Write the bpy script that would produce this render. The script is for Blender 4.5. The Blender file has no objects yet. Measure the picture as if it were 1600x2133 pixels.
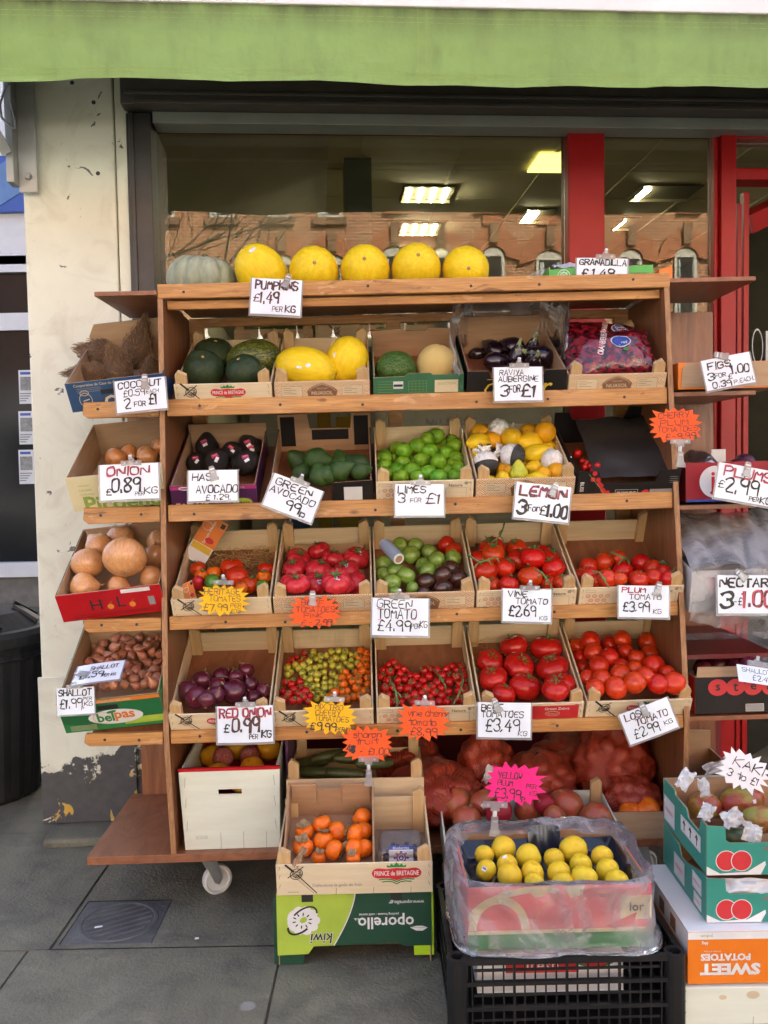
import bpy, bmesh, math, random
from mathutils import Matrix, Vector, noise
from math import sin, cos, pi, radians as rad, sqrt, atan2
R = random.Random(7)
sc = bpy.context.scene
COL = sc.collection
# ---------------------------------------------------------------- camera, sky, sun, exposure
FPX = 1844.0; HC = 1.38; PITCH = rad(3.0); ROLL = rad(1.0)
CR0 = Vector((1, 0, 0)); CF = Vector((0, cos(PITCH), -sin(PITCH))); CU0 = Vector((0, sin(PITCH), cos(PITCH)))
CR = CR0*cos(ROLL) - CU0*sin(ROLL); CU = CR0*sin(ROLL) + CU0*cos(ROLL)
CC = Vector((0, 0, HC))
cam = bpy.data.cameras.new('camera'); co = bpy.data.objects.new('camera', cam); COL.objects.link(co)
cam.sensor_fit = 'HORIZONTAL'; cam.sensor_width = 36.0; cam.lens = FPX/1600*36.0
cam.clip_start = 0.05; cam.clip_end = 2000
co.matrix_world = Matrix(((CR.x, CU.x, -CF.x, CC.x), (CR.y, CU.y, -CF.y, CC.y), (CR.z, CU.z, -CF.z, CC.z), (0, 0, 0, 1)))
sc.camera = co
SUN_EL = rad(36); SUN_DIR = Vector((0.45, 0.89, 0)).normalized()*cos(SUN_EL) + Vector((0, 0, sin(SUN_EL)))
w = bpy.data.worlds.new('World'); sc.world = w; w.use_nodes = True
nt = w.node_tree; bg = nt.nodes['Background']; sky = nt.nodes.new('ShaderNodeTexSky')
sky.sky_type = 'NISHITA'; sky.sun_disc = False; sky.sun_elevation = SUN_EL
sky.sun_rotation = atan2(SUN_DIR.x, SUN_DIR.y); sky.air_density = 0.7; sky.dust_density = 8.0; sky.ozone_density = 0.5
nt.links.new(sky.outputs[0], bg.inputs[0]); bg.inputs[1].default_value = 0.13
sl = bpy.data.lights.new('sun', 'SUN'); sl.energy = 3.2; sl.angle = rad(0.5); sl.color = (1, 0.975, 0.82)
so = bpy.data.objects.new('sun', sl); COL.objects.link(so)
so.rotation_euler = SUN_DIR.to_track_quat('Z', 'Y').to_euler(); so.location = SUN_DIR*30
sc.view_settings.view_transform = 'Standard'; sc.view_settings.look = 'None'; sc.view_settings.gamma = 1
sc.view_settings.exposure = 2.78
sc.cycles.max_bounces = 8; sc.cycles.transparent_max_bounces = 16; sc.cycles.diffuse_bounces = 4
sc.cycles.caustics_reflective = False; sc.cycles.caustics_refractive = False
# ---------------------------------------------------------------- pixel rays (photo pixels -> points on real planes)
def ray(x, y): return CF + CR*((x-800)/FPX) + CU*((1066.5-y)/FPX)
def hit(x, y, p0, n):
    d = ray(x, y); return CC + d*((p0-CC).dot(n)/d.dot(n))
def atY(x, y, Y): return hit(x, y, Vector((0, Y, 0)), Vector((0, 1, 0)))
def atZ(x, y, Z): return hit(x, y, Vector((0, 0, Z)), Vector((0, 0, 1)))
def rot(ax, a): return Matrix.Rotation(a, 4, ax)
def tr(x, y=0, z=0): return Matrix.Translation((x, y, z))
SM = tr(0, 2.64, 0) @ rot('Z', rad(1.0)) @ rot('Y', rad(-0.5))      # stand frame
BM = tr(0, 3.43, 0) @ rot('Z', rad(4.2))                            # shop front frame
def locin(M, x, y, yl):
    n = (M.to_3x3() @ Vector((0, 1, 0))); p = hit(x, y, M @ Vector((0, yl, 0)), n); return M.inverted() @ p
def SL(x, y, yl): return locin(SM, x, y, yl)
def BL(x, y, yl): return locin(BM, x, y, yl)
# ---------------------------------------------------------------- materials
MATS = {}
def nd(t, typ, **kw):
    n = t.nodes.new(typ)
    for k, v in kw.items():
        if k in n.inputs: n.inputs[k].default_value = v
        else: setattr(n, k, v)
    return n
def pm(name, c1, c2=None, rough=0.55, ns=6.0, st=(1, 1, 1), bump=0.0, bs=30.0, coat=0.0, sss=0.0, rnd=0.0, lo=0.35, hi=0.65,
       spec=0.5, emit=0.0, detail=5.0, alpha=None, metal=0.0, wave=None, hrnd=0.0, dist=0.0, trans=0.0, sheen=0.0):
    m = bpy.data.materials.new(name); m.use_nodes = True; t = m.node_tree; b = t.nodes['Principled BSDF']
    L = t.links.new
    tc = nd(t, 'ShaderNodeTexCoord'); mp = nd(t, 'ShaderNodeMapping'); mp.inputs['Scale'].default_value = st
    L(tc.outputs['Object'], mp.inputs[0])
    if c2 is None: c2 = tuple(x*0.8 for x in c1)
    if wave:
        n = nd(t, 'ShaderNodeTexWave', Scale=ns, Distortion=wave, Detail=3.0); n.inputs['Detail Scale'].default_value = 1.5
    else:
        n = nd(t, 'ShaderNodeTexNoise', Scale=ns, Detail=detail, Roughness=0.6, Distortion=dist)
    oi = nd(t, 'ShaderNodeObjectInfo')
    off = nd(t, 'ShaderNodeVectorMath', operation='ADD'); sc_ = nd(t, 'ShaderNodeVectorMath', operation='SCALE'); sc_.inputs[0].default_value = (13.1, 7.7, 5.3)
    L(oi.outputs['Random'], sc_.inputs['Scale']); L(mp.outputs[0], off.inputs[0]); L(sc_.outputs[0], off.inputs[1])
    L(off.outputs[0], n.inputs['Vector'])
    r = nd(t, 'ShaderNodeValToRGB'); r.color_ramp.elements[0].position = lo; r.color_ramp.elements[1].position = hi
    r.color_ramp.elements[0].color = (*c1, 1); r.color_ramp.elements[1].color = (*c2, 1)
    L(n.outputs['Fac' if not wave else 'Fac'], r.inputs[0]); out = r.outputs[0]
    if rnd or hrnd:
        hs = nd(t, 'ShaderNodeHueSaturation')
        mr = nd(t, 'ShaderNodeMapRange'); mr.inputs['To Min'].default_value = 1-rnd; mr.inputs['To Max'].default_value = 1+rnd*0.7
        L(oi.outputs['Random'], mr.inputs[0]); L(mr.outputs[0], hs.inputs['Value'])
        if hrnd:
            m2 = nd(t, 'ShaderNodeMath', operation='MULTIPLY_ADD'); m2.inputs[1].default_value = 7.31; m2.inputs[2].default_value = 0
            fr = nd(t, 'ShaderNodeMath', operation='FRACT'); m3 = nd(t, 'ShaderNodeMapRange')
            m3.inputs['To Min'].default_value = 0.5-hrnd*0.15; m3.inputs['To Max'].default_value = 0.5+hrnd
            L(oi.outputs['Random'], m2.inputs[0]); L(m2.outputs[0], fr.inputs[0]); L(fr.outputs[0], m3.inputs[0]); L(m3.outputs[0], hs.inputs['Hue'])
        L(out, hs.inputs['Color']); out = hs.outputs[0]
    L(out, b.inputs['Base Color'])
    b.inputs['Roughness'].default_value = rough; b.inputs['Specular IOR Level'].default_value = spec; b.inputs['Metallic'].default_value = metal
    b.inputs['Coat Weight'].default_value = coat; b.inputs['Coat Roughness'].default_value = 0.12
    if sss:
        b.inputs['Subsurface Weight'].default_value = sss; b.inputs['Subsurface Radius'].default_value = (0.4, 0.15, 0.06); b.inputs['Subsurface Scale'].default_value = 0.02
    if trans: b.inputs['Transmission Weight'].default_value = trans
    if bump:
        bn = nd(t, 'ShaderNodeTexNoise', Scale=bs, Detail=4.0); L(off.outputs[0], bn.inputs['Vector'])
        bp = nd(t, 'ShaderNodeBump', Strength=bump, Distance=0.01); L(bn.outputs['Fac'], bp.inputs['Height']); L(bp.outputs[0], b.inputs['Normal'])
    if emit:
        L(out, b.inputs['Emission Color']); b.inputs['Emission Strength'].default_value = emit
    m['out'] = 0; MATS[name] = m; return m
def film(name, col, dens=0.3, gloss=0.3, rough=0.2, bump=0.5, bs=25.0, edge=0.5):
    """thin clear plastic: see-through, a milky share, glossy creases"""
    m = bpy.data.materials.new(name); m.use_nodes = True; t = m.node_tree; t.nodes.remove(t.nodes['Principled BSDF']); L = t.links.new
    o = t.nodes['Material Output']; T = nd(t, 'ShaderNodeBsdfTransparent'); D = nd(t, 'ShaderNodeBsdfDiffuse'); D.inputs[0].default_value = (*col, 1)
    Tl = nd(t, 'ShaderNodeBsdfTranslucent'); Tl.inputs[0].default_value = (*col, 1)
    G = nd(t, 'ShaderNodeBsdfGlossy'); G.inputs['Roughness'].default_value = rough
    tc = nd(t, 'ShaderNodeTexCoord'); n = nd(t, 'ShaderNodeTexNoise', Scale=bs, Detail=5.0, Distortion=1.5); L(tc.outputs['Object'], n.inputs['Vector'])
    bp = nd(t, 'ShaderNodeBump', Strength=bump, Distance=0.02); L(n.outputs['Fac'], bp.inputs['Height'])
    for q in (G, D): L(bp.outputs[0], q.inputs['Normal'])
    lw = nd(t, 'ShaderNodeLayerWeight', Blend=0.35); L(bp.outputs[0], lw.inputs['Normal'])
    a1 = nd(t, 'ShaderNodeMixShader', Fac=0.4); L(D.outputs[0], a1.inputs[1]); L(Tl.outputs[0], a1.inputs[2])
    mr = nd(t, 'ShaderNodeMapRange'); mr.inputs['To Min'].default_value = dens; mr.inputs['To Max'].default_value = min(1, dens+edge); L(lw.outputs['Facing'], mr.inputs[0])
    n2 = nd(t, 'ShaderNodeTexNoise', Scale=bs*0.45, Detail=3.0, Distortion=0.8); L(tc.outputs['Object'], n2.inputs['Vector'])
    ab = nd(t, 'ShaderNodeMath', operation='SUBTRACT'); ab.inputs[1].default_value = 0.5; L(n2.outputs['Fac'], ab.inputs[0]); a0 = nd(t, 'ShaderNodeMath', operation='ABSOLUTE'); L(ab.outputs[0], a0.inputs[0])
    cr = nd(t, 'ShaderNodeMapRange', interpolation_type='SMOOTHSTEP'); cr.inputs['From Max'].default_value = 0.10; cr.inputs['To Min'].default_value = 0.20 if edge > 0.45 else 0.0; cr.inputs['To Max'].default_value = 0.0; L(a0.outputs[0], cr.inputs[0])
    ad = nd(t, 'ShaderNodeMath', operation='ADD', use_clamp=True); L(mr.outputs[0], ad.inputs[0]); L(cr.outputs[0], ad.inputs[1]); mr = ad
    a2 = nd(t, 'ShaderNodeMixShader'); L(mr.outputs[0], a2.inputs[0]); L(T.outputs[0], a2.inputs[1]); L(a1.outputs[0], a2.inputs[2])
    mg = nd(t, 'ShaderNodeMath', operation='MULTIPLY'); mg.inputs[1].default_value = gloss; L(lw.outputs['Fresnel'], mg.inputs[0])
    a3 = nd(t, 'ShaderNodeMixShader'); L(mg.outputs[0], a3.inputs[0]); L(a2.outputs[0], a3.inputs[1]); L(G.outputs[0], a3.inputs[2])
    L(a3.outputs[0], o.inputs['Surface']); MATS[name] = m; return m
def M_(n): return MATS[n]
# wood of the stand, crates, card
pm('stand_wood', (0.58, 0.28, 0.095), (0.31, 0.11, 0.03), 0.42, 3.0, (2.2, 30, 30), bump=0.12, bs=20, coat=0.12, rnd=0.14, dist=0.8, lo=0.3, hi=0.8)
pm('ply_edge', (0.42, 0.22, 0.095), (0.24, 0.11, 0.045), 0.6, 6.0, (30, 30, 3), rnd=0.1)
pm('ply_panel', (0.311, 0.1190, 0.0455), (0.176, 0.0630, 0.0260), 0.42, 3.0, (10, 10, 1.2), bump=0.08, coat=0.1, dist=1.2)
pm('ply_board', (0.30, 0.115, 0.05), (0.20, 0.07, 0.03), 0.45, 3.0, (6, 2, 10), bump=0.08, coat=0.1, dist=1.2)
pm('crate_pale', (0.70, 0.54, 0.32), (0.62, 0.45, 0.25), 0.6, 2.0, (3, 25, 40), bump=0.08, rnd=0.06, dist=0.4)
pm('crate_print_face', (0.76, 0.64, 0.43), (0.70, 0.57, 0.37), 0.55, 2.0, (3, 25, 40), rnd=0.05)
pm('crate_post', (0.62, 0.42, 0.20), (0.52, 0.32, 0.14), 0.6, 3.0, (30, 30, 3), rnd=0.08)
pm('crate_floor', (0.36, 0.24, 0.14), (0.29, 0.185, 0.105), 0.7, 2.0, (3, 12, 20), rnd=0.08)
pm('crate_grey', (0.40, 0.34, 0.25), (0.33, 0.28, 0.2), 0.7, 3.0, (3, 12, 20))
pm('card_brown', (0.42, 0.245, 0.13), (0.36, 0.20, 0.10), 0.75, 3.0, (3, 3, 25), rnd=0.06)
pm('card_brown_pale', (0.46, 0.30, 0.17), (0.40, 0.25, 0.13), 0.75, 3.0, (3, 3, 25), rnd=0.06)
pm('white_board', (0.72, 0.75, 0.62), (0.66, 0.68, 0.56), 0.55, 1.5, (3, 20, 20))
pm('black_card', (0.012, 0.010, 0.009), (0.02, 0.016, 0.015), 0.5, 5, spec=0.25)
pm('blue_card', (0.022, 0.062, 0.15), (0.03, 0.08, 0.18), 0.45, 5)
pm('cream_card', (0.72, 0.66, 0.40), (0.68, 0.6, 0.36), 0.6, 3)
pm('purple_card', (0.075, 0.014, 0.075), (0.06, 0.012, 0.06), 0.4, 5)
pm('red_card', (0.504, 0.0084, 0.0140), (0.432, 0.0084, 0.0126), 0.4, 4, spec=0.3)
pm('crimson_card', (0.324, 0.0126, 0.0245), (0.270, 0.0105, 0.0210), 0.45, 4, spec=0.3)
pm('green_card', (0.018, 0.16, 0.05), (0.02, 0.13, 0.045), 0.4, 3)
pm('bright_green_card', (0.07, 0.40, 0.06), (0.06, 0.35, 0.05), 0.4, 3)
pm('lime_card', (0.46, 0.72, 0.02), (0.42, 0.68, 0.02), 0.35, 3)
pm('dark_green_card', (0.012, 0.055, 0.03), (0.014, 0.065, 0.035), 0.35, 3)
pm('forest_card', (0.045, 0.16, 0.075), (0.035, 0.13, 0.06), 0.55, 8)
pm('teal_card', (0.035, 0.28, 0.21), (0.03, 0.24, 0.185), 0.45, 4, bump=0.03)
pm('orange_card', (0.82, 0.22, 0.012), (0.76, 0.19, 0.01), 0.4, 3)
pm('white_card', (0.78, 0.78, 0.78), (0.70, 0.71, 0.72), 0.45, 4)
pm('pink_card', (0.72, 0.16, 0.19), (0.66, 0.10, 0.13), 0.5, 3)
pm('leaf_green_card', (0.14, 0.34, 0.12), (0.11, 0.28, 0.10), 0.5, 3)
pm('magenta_card', (0.72, 0.02, 0.14), (0.6, 0.02, 0.12), 0.45, 6)
# signs
pm('sign_paper', (0.74, 0.80, 0.86), (0.69, 0.75, 0.82), 0.32, 14, coat=0.5, bump=0.05, bs=12)
pm('star_orange', (0.902, 0.1105, 0.0200), (0.855, 0.0978, 0.0160), 0.5, 5, spec=0.2)
pm('star_yellow', (0.874, 0.4760, 0.0096), (0.836, 0.4420, 0.0080), 0.5, 5, spec=0.2)
pm('star_pink', (0.855, 0.0213, 0.2160), (0.807, 0.0170, 0.1920), 0.5, 5, spec=0.2)
pm('star_white', (0.82, 0.83, 0.86), (0.78, 0.79, 0.83), 0.5, 5)
pm('ink_black', (0.012, 0.011, 0.013), (0.02, 0.018, 0.02), 0.5)
pm('ink_brown', (0.05, 0.016, 0.014), (0.10, 0.03, 0.03), 0.5, 40)
pm('ink_red', (0.60, 0.05, 0.11), (0.55, 0.08, 0.12), 0.5)
pm('ink_on_orange', (0.10, 0.02, 0.015), (0.07, 0.015, 0.012), 0.5)
pm('ink_on_yellow', (0.20, 0.11, 0.015), (0.12, 0.07, 0.015), 0.5)
pm('print_black', (0.02, 0.02, 0.02), None, 0.5)
pm('print_brown', (0.22, 0.10, 0.05), (0.2, 0.09, 0.045), 0.55)
pm('print_red', (0.62, 0.03, 0.035), None, 0.5)
pm('print_rose', (0.66, 0.25, 0.17), None, 0.5)
pm('print_green', (0.03, 0.24, 0.06), None, 0.5)
pm('print_white', (0.80, 0.80, 0.78), None, 0.5)
pm('print_yellow', (0.75, 0.50, 0.04), None, 0.5)
pm('print_lime', (0.42, 0.58, 0.06), None, 0.5)
pm('print_orange', (0.80, 0.22, 0.03), None, 0.5)
pm('print_grey', (0.30, 0.30, 0.29), None, 0.5)
pm('print_olive', (0.30, 0.42, 0.08), None, 0.5)
pm('print_blue', (0.02, 0.06, 0.35), None, 0.45)
pm('print_magenta', (0.45, 0.03, 0.20), None, 0.45)
pm('print_cream', (0.70, 0.58, 0.38), None, 0.55)
pm('sticker_white', (0.80, 0.80, 0.82), None, 0.4)
# fruit
pm('yellow_melon', (0.86, 0.62, 0.018), (0.80, 0.52, 0.012), 0.42, 2.2, (4, 4, .6), detail=2.0, bump=0.05, bs=9, rnd=0.05, spec=0.25)
pm('grey_pumpkin', (0.40, 0.40, 0.27), (0.23, 0.26, 0.17), 0.55, 4.0, (1, 1, 0.4), bump=0.12, spec=0.25, rnd=0.02)
pm('dark_squash', (0.022, 0.036, 0.014), (0.055, 0.075, 0.028), 0.42, 4.0, (4, 4, 1.2), bump=0.1, lo=0.45, hi=0.75, spec=0.22)
pm('striped_melon', (0.020, 0.040, 0.008), (0.22, 0.22, 0.02), 0.45, 5.0, (3.2, 3.2, 0.9), bump=0.1, lo=0.46, hi=0.62, dist=0.8)
pm('watermelon', (0.026, 0.068, 0.010), (0.11, 0.18, 0.035), 0.38, 4.0, (3, 3, 0.8), lo=0.45, hi=0.62, dist=1.5, spec=0.22)
pm('galia', (0.72, 0.52, 0.18), (0.64, 0.43, 0.13), 0.7, 24.0, bump=0.35, bs=40)
pm('scar', (0.42, 0.27, 0.10), (0.30, 0.17, 0.06), 0.8, 30)
pm('aubergine', (0.010, 0.004, 0.010), (0.018, 0.006, 0.015), 0.16, 3, coat=0.5)
pm('calyx_green', (0.07, 0.14, 0.03), (0.11, 0.19, 0.05), 0.6, 8)
pm('calyx_pale', (0.30, 0.36, 0.14), (0.22, 0.28, 0.1), 0.65, 8)
pm('dry_calyx', (0.38, 0.27, 0.13), (0.16, 0.10, 0.05), 0.85, 8)
pm('vine_green', (0.09, 0.16, 0.04), (0.13, 0.21, 0.06), 0.6, 8)
pm('onion_skin', (0.62, 0.28, 0.09), (0.48, 0.17, 0.05), 0.28, 2.0, (6, 6, 0.6), detail=2.0, rnd=0.12, coat=0.3, hrnd=0.01)
pm('big_onion_skin', (0.70, 0.37, 0.15), (0.56, 0.23, 0.085), 0.24, 1.6, (5, 5, 0.5), detail=2.0, lo=.3, hi=.75, rnd=0.07, coat=0.35)
pm('onion_root', (0.50, 0.34, 0.14), (0.36, 0.22, 0.08), 0.8, 10)
pm('shallot_skin', (0.52, 0.20, 0.105), (0.33, 0.095, 0.05), 0.28, 2.2, (8, 8, 0.8), rnd=0.25, coat=0.25, hrnd=0.012)
pm('red_onion_skin', (0.20, 0.026, 0.052), (0.055, 0.007, 0.016), 0.24, 2.4, (7, 7, 0.6), bump=0.06, rnd=0.35, coat=0.3)
pm('coconut_husk', (0.32, 0.19, 0.10), (0.14, 0.07, 0.035), 0.95, 4.0, (9, 9, 1.0), bump=0.9, bs=22, rnd=0.12)
pm('coir', (0.42, 0.26, 0.13), (0.22, 0.12, 0.06), 0.95, 6)
pm('hass_skin', (0.014, 0.011, 0.012), (0.028, 0.024, 0.020), 0.45, 20, bump=0.5, bs=40, spec=0.22)
pm('green_avocado', (0.020, 0.050, 0.006), (0.045, 0.085, 0.012), 0.30, 30, bump=0.3, bs=50, rnd=0.25, spec=0.35)
pm('lime_skin', (0.245, 0.4074, 0.0175), (0.098, 0.2619, 0.0140), 0.33, 1.4, bump=0.10, bs=60, rnd=0.16, sss=0.05, hrnd=0.022, coat=0.1, spec=0.25)
pm('lemon_skin', (0.823, 0.5820, 0.0210), (0.784, 0.4850, 0.0140), 0.36, 1.5, bump=0.12, bs=50, rnd=0.06, sss=0.06, hrnd=0.008, coat=0.1, spec=0.25)
pm('deep_lemon_skin', (0.804, 0.4074, 0.0112), (0.764, 0.3492, 0.0098), 0.36, 1.5, bump=0.12, bs=50, rnd=0.05, sss=0.06, coat=0.1, spec=0.25)
pm('green_lemon_skin', (0.74, 0.58, 0.03), (0.30, 0.42, 0.02), 0.36, 1.0, bump=0.12, bs=50, sss=0.05)
pm('tissue', (0.66, 0.68, 0.69), (0.50, 0.49, 0.48), 0.7, 7, bump=0.6, bs=9)
pm('tissue_print', (0.03, 0.03, 0.03), (0.05, 0.05, 0.05), 0.5, 7, bump=0.5, bs=9)
pm('tomato_skin', (0.581, 0.0176, 0.0060), (0.493, 0.0110, 0.0050), 0.22, 1.5, rnd=0.10, hrnd=0.012, coat=0.22, spec=0.3, sss=0.03)
pm('loose_tomato_skin', (0.598, 0.0264, 0.0070), (0.510, 0.0132, 0.0050), 0.24, 1.2, rnd=0.10, hrnd=0.008, coat=0.22, spec=0.3, sss=0.03)
pm('beef_tomato_skin', (0.510, 0.0165, 0.0090), (0.440, 0.0099, 0.0060), 0.24, 1.5, rnd=0.08, coat=0.22, spec=0.3, sss=0.03)
pm('pink_tomato_skin', (0.558, 0.0276, 0.0358), (0.486, 0.0156, 0.0221), 0.26, 1.5, rnd=0.08, coat=0.2, spec=0.3, sss=0.03)
pm('green_tomato_skin', (0.25, 0.38, 0.055), (0.15, 0.26, 0.03), 0.22, 1.4, coat=0.35, sss=0.06, rnd=0.10)
pm('dark_tomato_skin', (0.085, 0.020, 0.014), (0.05, 0.030, 0.016), 0.2, 1.2, coat=0.4, rnd=0.15)
pm('orange_tomato_skin', (0.764, 0.1746, 0.0070), (0.725, 0.1261, 0.0056), 0.2, 1.5, coat=0.35, sss=0.06, rnd=0.08, spec=0.25)
pm('yellow_tomato_skin', (0.50, 0.42, 0.035), (0.40, 0.36, 0.03), 0.2, 1.5, coat=0.35, sss=0.08, rnd=0.14, hrnd=0.012)
pm('unripe_green_skin', (0.05, 0.20, 0.02), (0.12, 0.26, 0.02), 0.22, 1.5, coat=0.3)
pm('cherry_red_skin', (0.528, 0.0121, 0.0080), (0.458, 0.0077, 0.0060), 0.2, 1.5, rnd=0.14, coat=0.22, spec=0.3, sss=0.03)
pm('persimmon_skin', (0.804, 0.1843, 0.0084), (0.745, 0.1261, 0.0070), 0.3, 1.5, coat=0.25, sss=0.07, rnd=0.06, spec=0.25)
pm('pomegranate_skin', (0.46, 0.065, 0.035), (0.40, 0.13, 0.04), 0.38, 1.5, bump=0.06, rnd=0.18, coat=0.15)
pm('plum_skin', (0.784, 0.5626, 0.0350), (0.725, 0.4559, 0.0245), 0.36, 1.5, sss=0.08, rnd=0.06, hrnd=0.01, spec=0.25)
pm('mango_skin', (0.25, 0.24, 0.035), (0.30, 0.045, 0.025), 0.36, 0.9, lo=0.42, hi=0.58, coat=0.15)
pm('marrow_skin', (0.045, 0.055, 0.012), (0.07, 0.08, 0.02), 0.45, 5)
pm('grapefruit_skin', (0.764, 0.4074, 0.0210), (0.706, 0.3298, 0.0140), 0.4, 2, bump=0.1, bs=50, rnd=0.08, spec=0.25)
pm('plum_dark_skin', (0.05, 0.012, 0.03), (0.09, 0.02, 0.05), 0.4, 3)
pm('straw_mat', (0.58, 0.42, 0.17), (0.42, 0.28, 0.10), 0.7, 8, rnd=0.1)
pm('cranberry', (0.22, 0.008, 0.018), (0.035, 0.003, 0.008), 0.15, 60.0, lo=0.42, hi=0.62, bump=0.9, bs=44, coat=1.0, detail=1)
# plastics and films
film('drape_film', (0.78, 0.79, 0.82), 0.17, 1.0, 0.12, 0.7, 9, 0.5)
film('clear_film', (0.78, 0.79, 0.82), 0.07, 1.0, 0.10, 0.7, 12, 0.5)
film('milky_film', (0.74, 0.75, 0.78), 0.26, 0.9, 0.12, 0.7, 10, 0.5)
film('clip_plastic', (0.80, 0.82, 0.84), 0.30, 0.9, 0.08, 0.1, 10, 0.4)
film('sleeve_film', (0.72, 0.74, 0.78), 0.32, 0.9, 0.12, 0.2, 8, 0.3)
film('punnet_film', (0.55, 0.57, 0.62), 0.12, 0.8, 0.06, 0.2, 10, 0.3)
film('wrap_roll', (0.42, 0.45, 0.52), 0.7, 0.8, 0.15, 0.2, 20, 0.3)
pm('black_plastic', (0.011, 0.011, 0.011), (0.018, 0.017, 0.017), 0.42, 5, spec=0.3, rnd=0.05)
pm('navy_tray', (0.014, 0.020, 0.040), (0.010, 0.012, 0.022), 0.2, 4, coat=0.4)
pm('white_nylon', (0.72, 0.74, 0.74), (0.60, 0.61, 0.60), 0.4, 5)
pm('zinc', (0.40, 0.42, 0.43), (0.30, 0.31, 0.32), 0.4, 8, metal=0.7)
pm('net_onion', (0.22, 0.055, 0.024), (0.11, 0.020, 0.010), 0.4, 14.0, (1, 1, 1), bump=0.5, bs=60, lo=0.4, hi=0.6, rnd=0.15)
pm('black_sheet', (0.030, 0.026, 0.024), (0.045, 0.040, 0.036), 0.38, 5, bump=0.25, bs=12, coat=0.1)
# shop front
pm('red_paint', (0.359, 0.0070, 0.0070), (0.296, 0.0055, 0.0060), 0.36, 3, bump=0.05, dist=0.5, spec=0.3, coat=0.05)
pm('dark_red_paint', (0.16, 0.008, 0.009), (0.12, 0.007, 0.008), 0.4, 3)
pm('black_paint', (0.032, 0.029, 0.027), (0.050, 0.045, 0.041), 0.45, 6, bump=0.05)
pm('grey_green_paint', (0.30, 0.335, 0.31), (0.24, 0.27, 0.25), 0.5, 5)
pm('bracket_metal', (0.50, 0.51, 0.51), (0.40, 0.41, 0.41), 0.4, 7, metal=0.3)
pm('cable', (0.35, 0.36, 0.38), None, 0.4)
pm('white_paint', (0.78, 0.78, 0.78), (0.70, 0.71, 0.72), 0.45, 4)
pm('ceiling_tile', (0.72, 0.64, 0.42), (0.64, 0.57, 0.37), 0.8, 3)
pm('room_wall', (0.55, 0.49, 0.36), (0.48, 0.43, 0.32), 0.8, 3)
pm('room_floor', (0.26, 0.23, 0.19), None, 0.5, 3)
pm('tube_light', (1.0, 0.93, 0.70), (1.0, 0.93, 0.70), 0.5, emit=12.0)
pm('light_panel', (0.75, 0.70, 0.22), (0.75, 0.70, 0.22), 0.5, emit=0.5)
pm('light_tray', (0.17, 0.15, 0.09), (0.15, 0.13, 0.08), 0.35)
pm('sign_blue', (0.03, 0.10, 0.42), (0.03, 0.10, 0.42), 0.4, 3)
pm('sign_pale_blue', (0.12, 0.25, 0.52), None, 0.4, 3)
pm('dark_glass', (0.012, 0.013, 0.015), (0.018, 0.02, 0.022), 0.12, 2, spec=0.12)
pm('poster', (0.34, 0.34, 0.31), (0.20, 0.20, 0.19), 0.5, 30)
pm('bin_plastic', (0.010, 0.010, 0.010), (0.02, 0.02, 0.019), 0.5, 6, bump=0.15, spec=0.3)
pm('iron', (0.105, 0.105, 0.10), (0.07, 0.07, 0.068), 0.6, 14, bump=0.3, bs=60)
pm('kerb_concrete', (0.24, 0.225, 0.19), (0.17, 0.16, 0.135), 0.85, 9, bump=0.2, bs=40)
pm('asphalt', (0.115, 0.115, 0.11), (0.09, 0.09, 0.088), 0.9, 30, bump=0.3, bs=90)
pm('shaded_canopy', (0.050, 0.056, 0.034), (0.036, 0.040, 0.026), 0.85, 5)  # canvas colour darkened to stand for the shade under the awning
pm('shutter_paint', (0.115, 0.108, 0.095), (0.085, 0.08, 0.07), 0.4, 5)
pm('white_wrap', (0.90, 0.89, 0.86), (0.74, 0.69, 0.63), 0.7, 5, bump=0.5, bs=7)
pm('joint_grit', (0.07, 0.068, 0.058), (0.045, 0.044, 0.04), 0.95, 30)
pm('sash_paint', (0.46, 0.46, 0.42), (0.40, 0.40, 0.37), 0.6, 4)
pm('bark', (0.06, 0.045, 0.035), (0.035, 0.026, 0.02), 0.9, 6, (4, 4, 1), bump=0.5)
pm('terracotta', (0.34, 0.13, 0.06), (0.26, 0.09, 0.045), 0.8, 6)
pm('curtain', (0.45, 0.52, 0.55), (0.25, 0.30, 0.33), 0.8, 3, (14, 14, 0.4))
pm('stone_trim', (0.22, 0.12, 0.07), (0.13, 0.08, 0.05), 0.8, 6)
pm('bud_stem', (0.20, 0.16, 0.06), None, 0.8)
# ---------------------------------------------------------------- special materials
def custom(name):
    m = bpy.data.materials.new(name); m.use_nodes = True; t = m.node_tree; MATS[name] = m
    return m, t, t.nodes['Principled BSDF'], t.links.new
def mixc(t, fac, a, b, typ='MIX'):
    n = nd(t, 'ShaderNodeMix', data_type='RGBA', blend_type=typ); L = t.links.new
    for i, v in ((0, fac), (6, a), (7, b)):
        if hasattr(v, 'links'): L(v, n.inputs[i])
        elif isinstance(v, tuple): n.inputs[i].default_value = (*v, 1)
        else: n.inputs[i].default_value = v
    return n.outputs[2]
def ramp(t, src, pts):
    r = nd(t, 'ShaderNodeValToRGB'); e = r.color_ramp.elements
    while len(e) < len(pts): e.new(0.5)
    for q, (p, v) in zip(e, pts): q.position = p; q.color = (v, v, v, 1)
    t.links.new(src, r.inputs[0]); return r.outputs[0]
def coords(t, scale=(1, 1, 1), rotz=0):
    tc = nd(t, 'ShaderNodeTexCoord'); mp = nd(t, 'ShaderNodeMapping'); mp.inputs['Scale'].default_value = scale; mp.inputs['Rotation'].default_value = (0, 0, rotz)
    t.links.new(tc.outputs['Object'], mp.inputs[0]); return mp.outputs[0], tc.outputs['Object']
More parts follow.
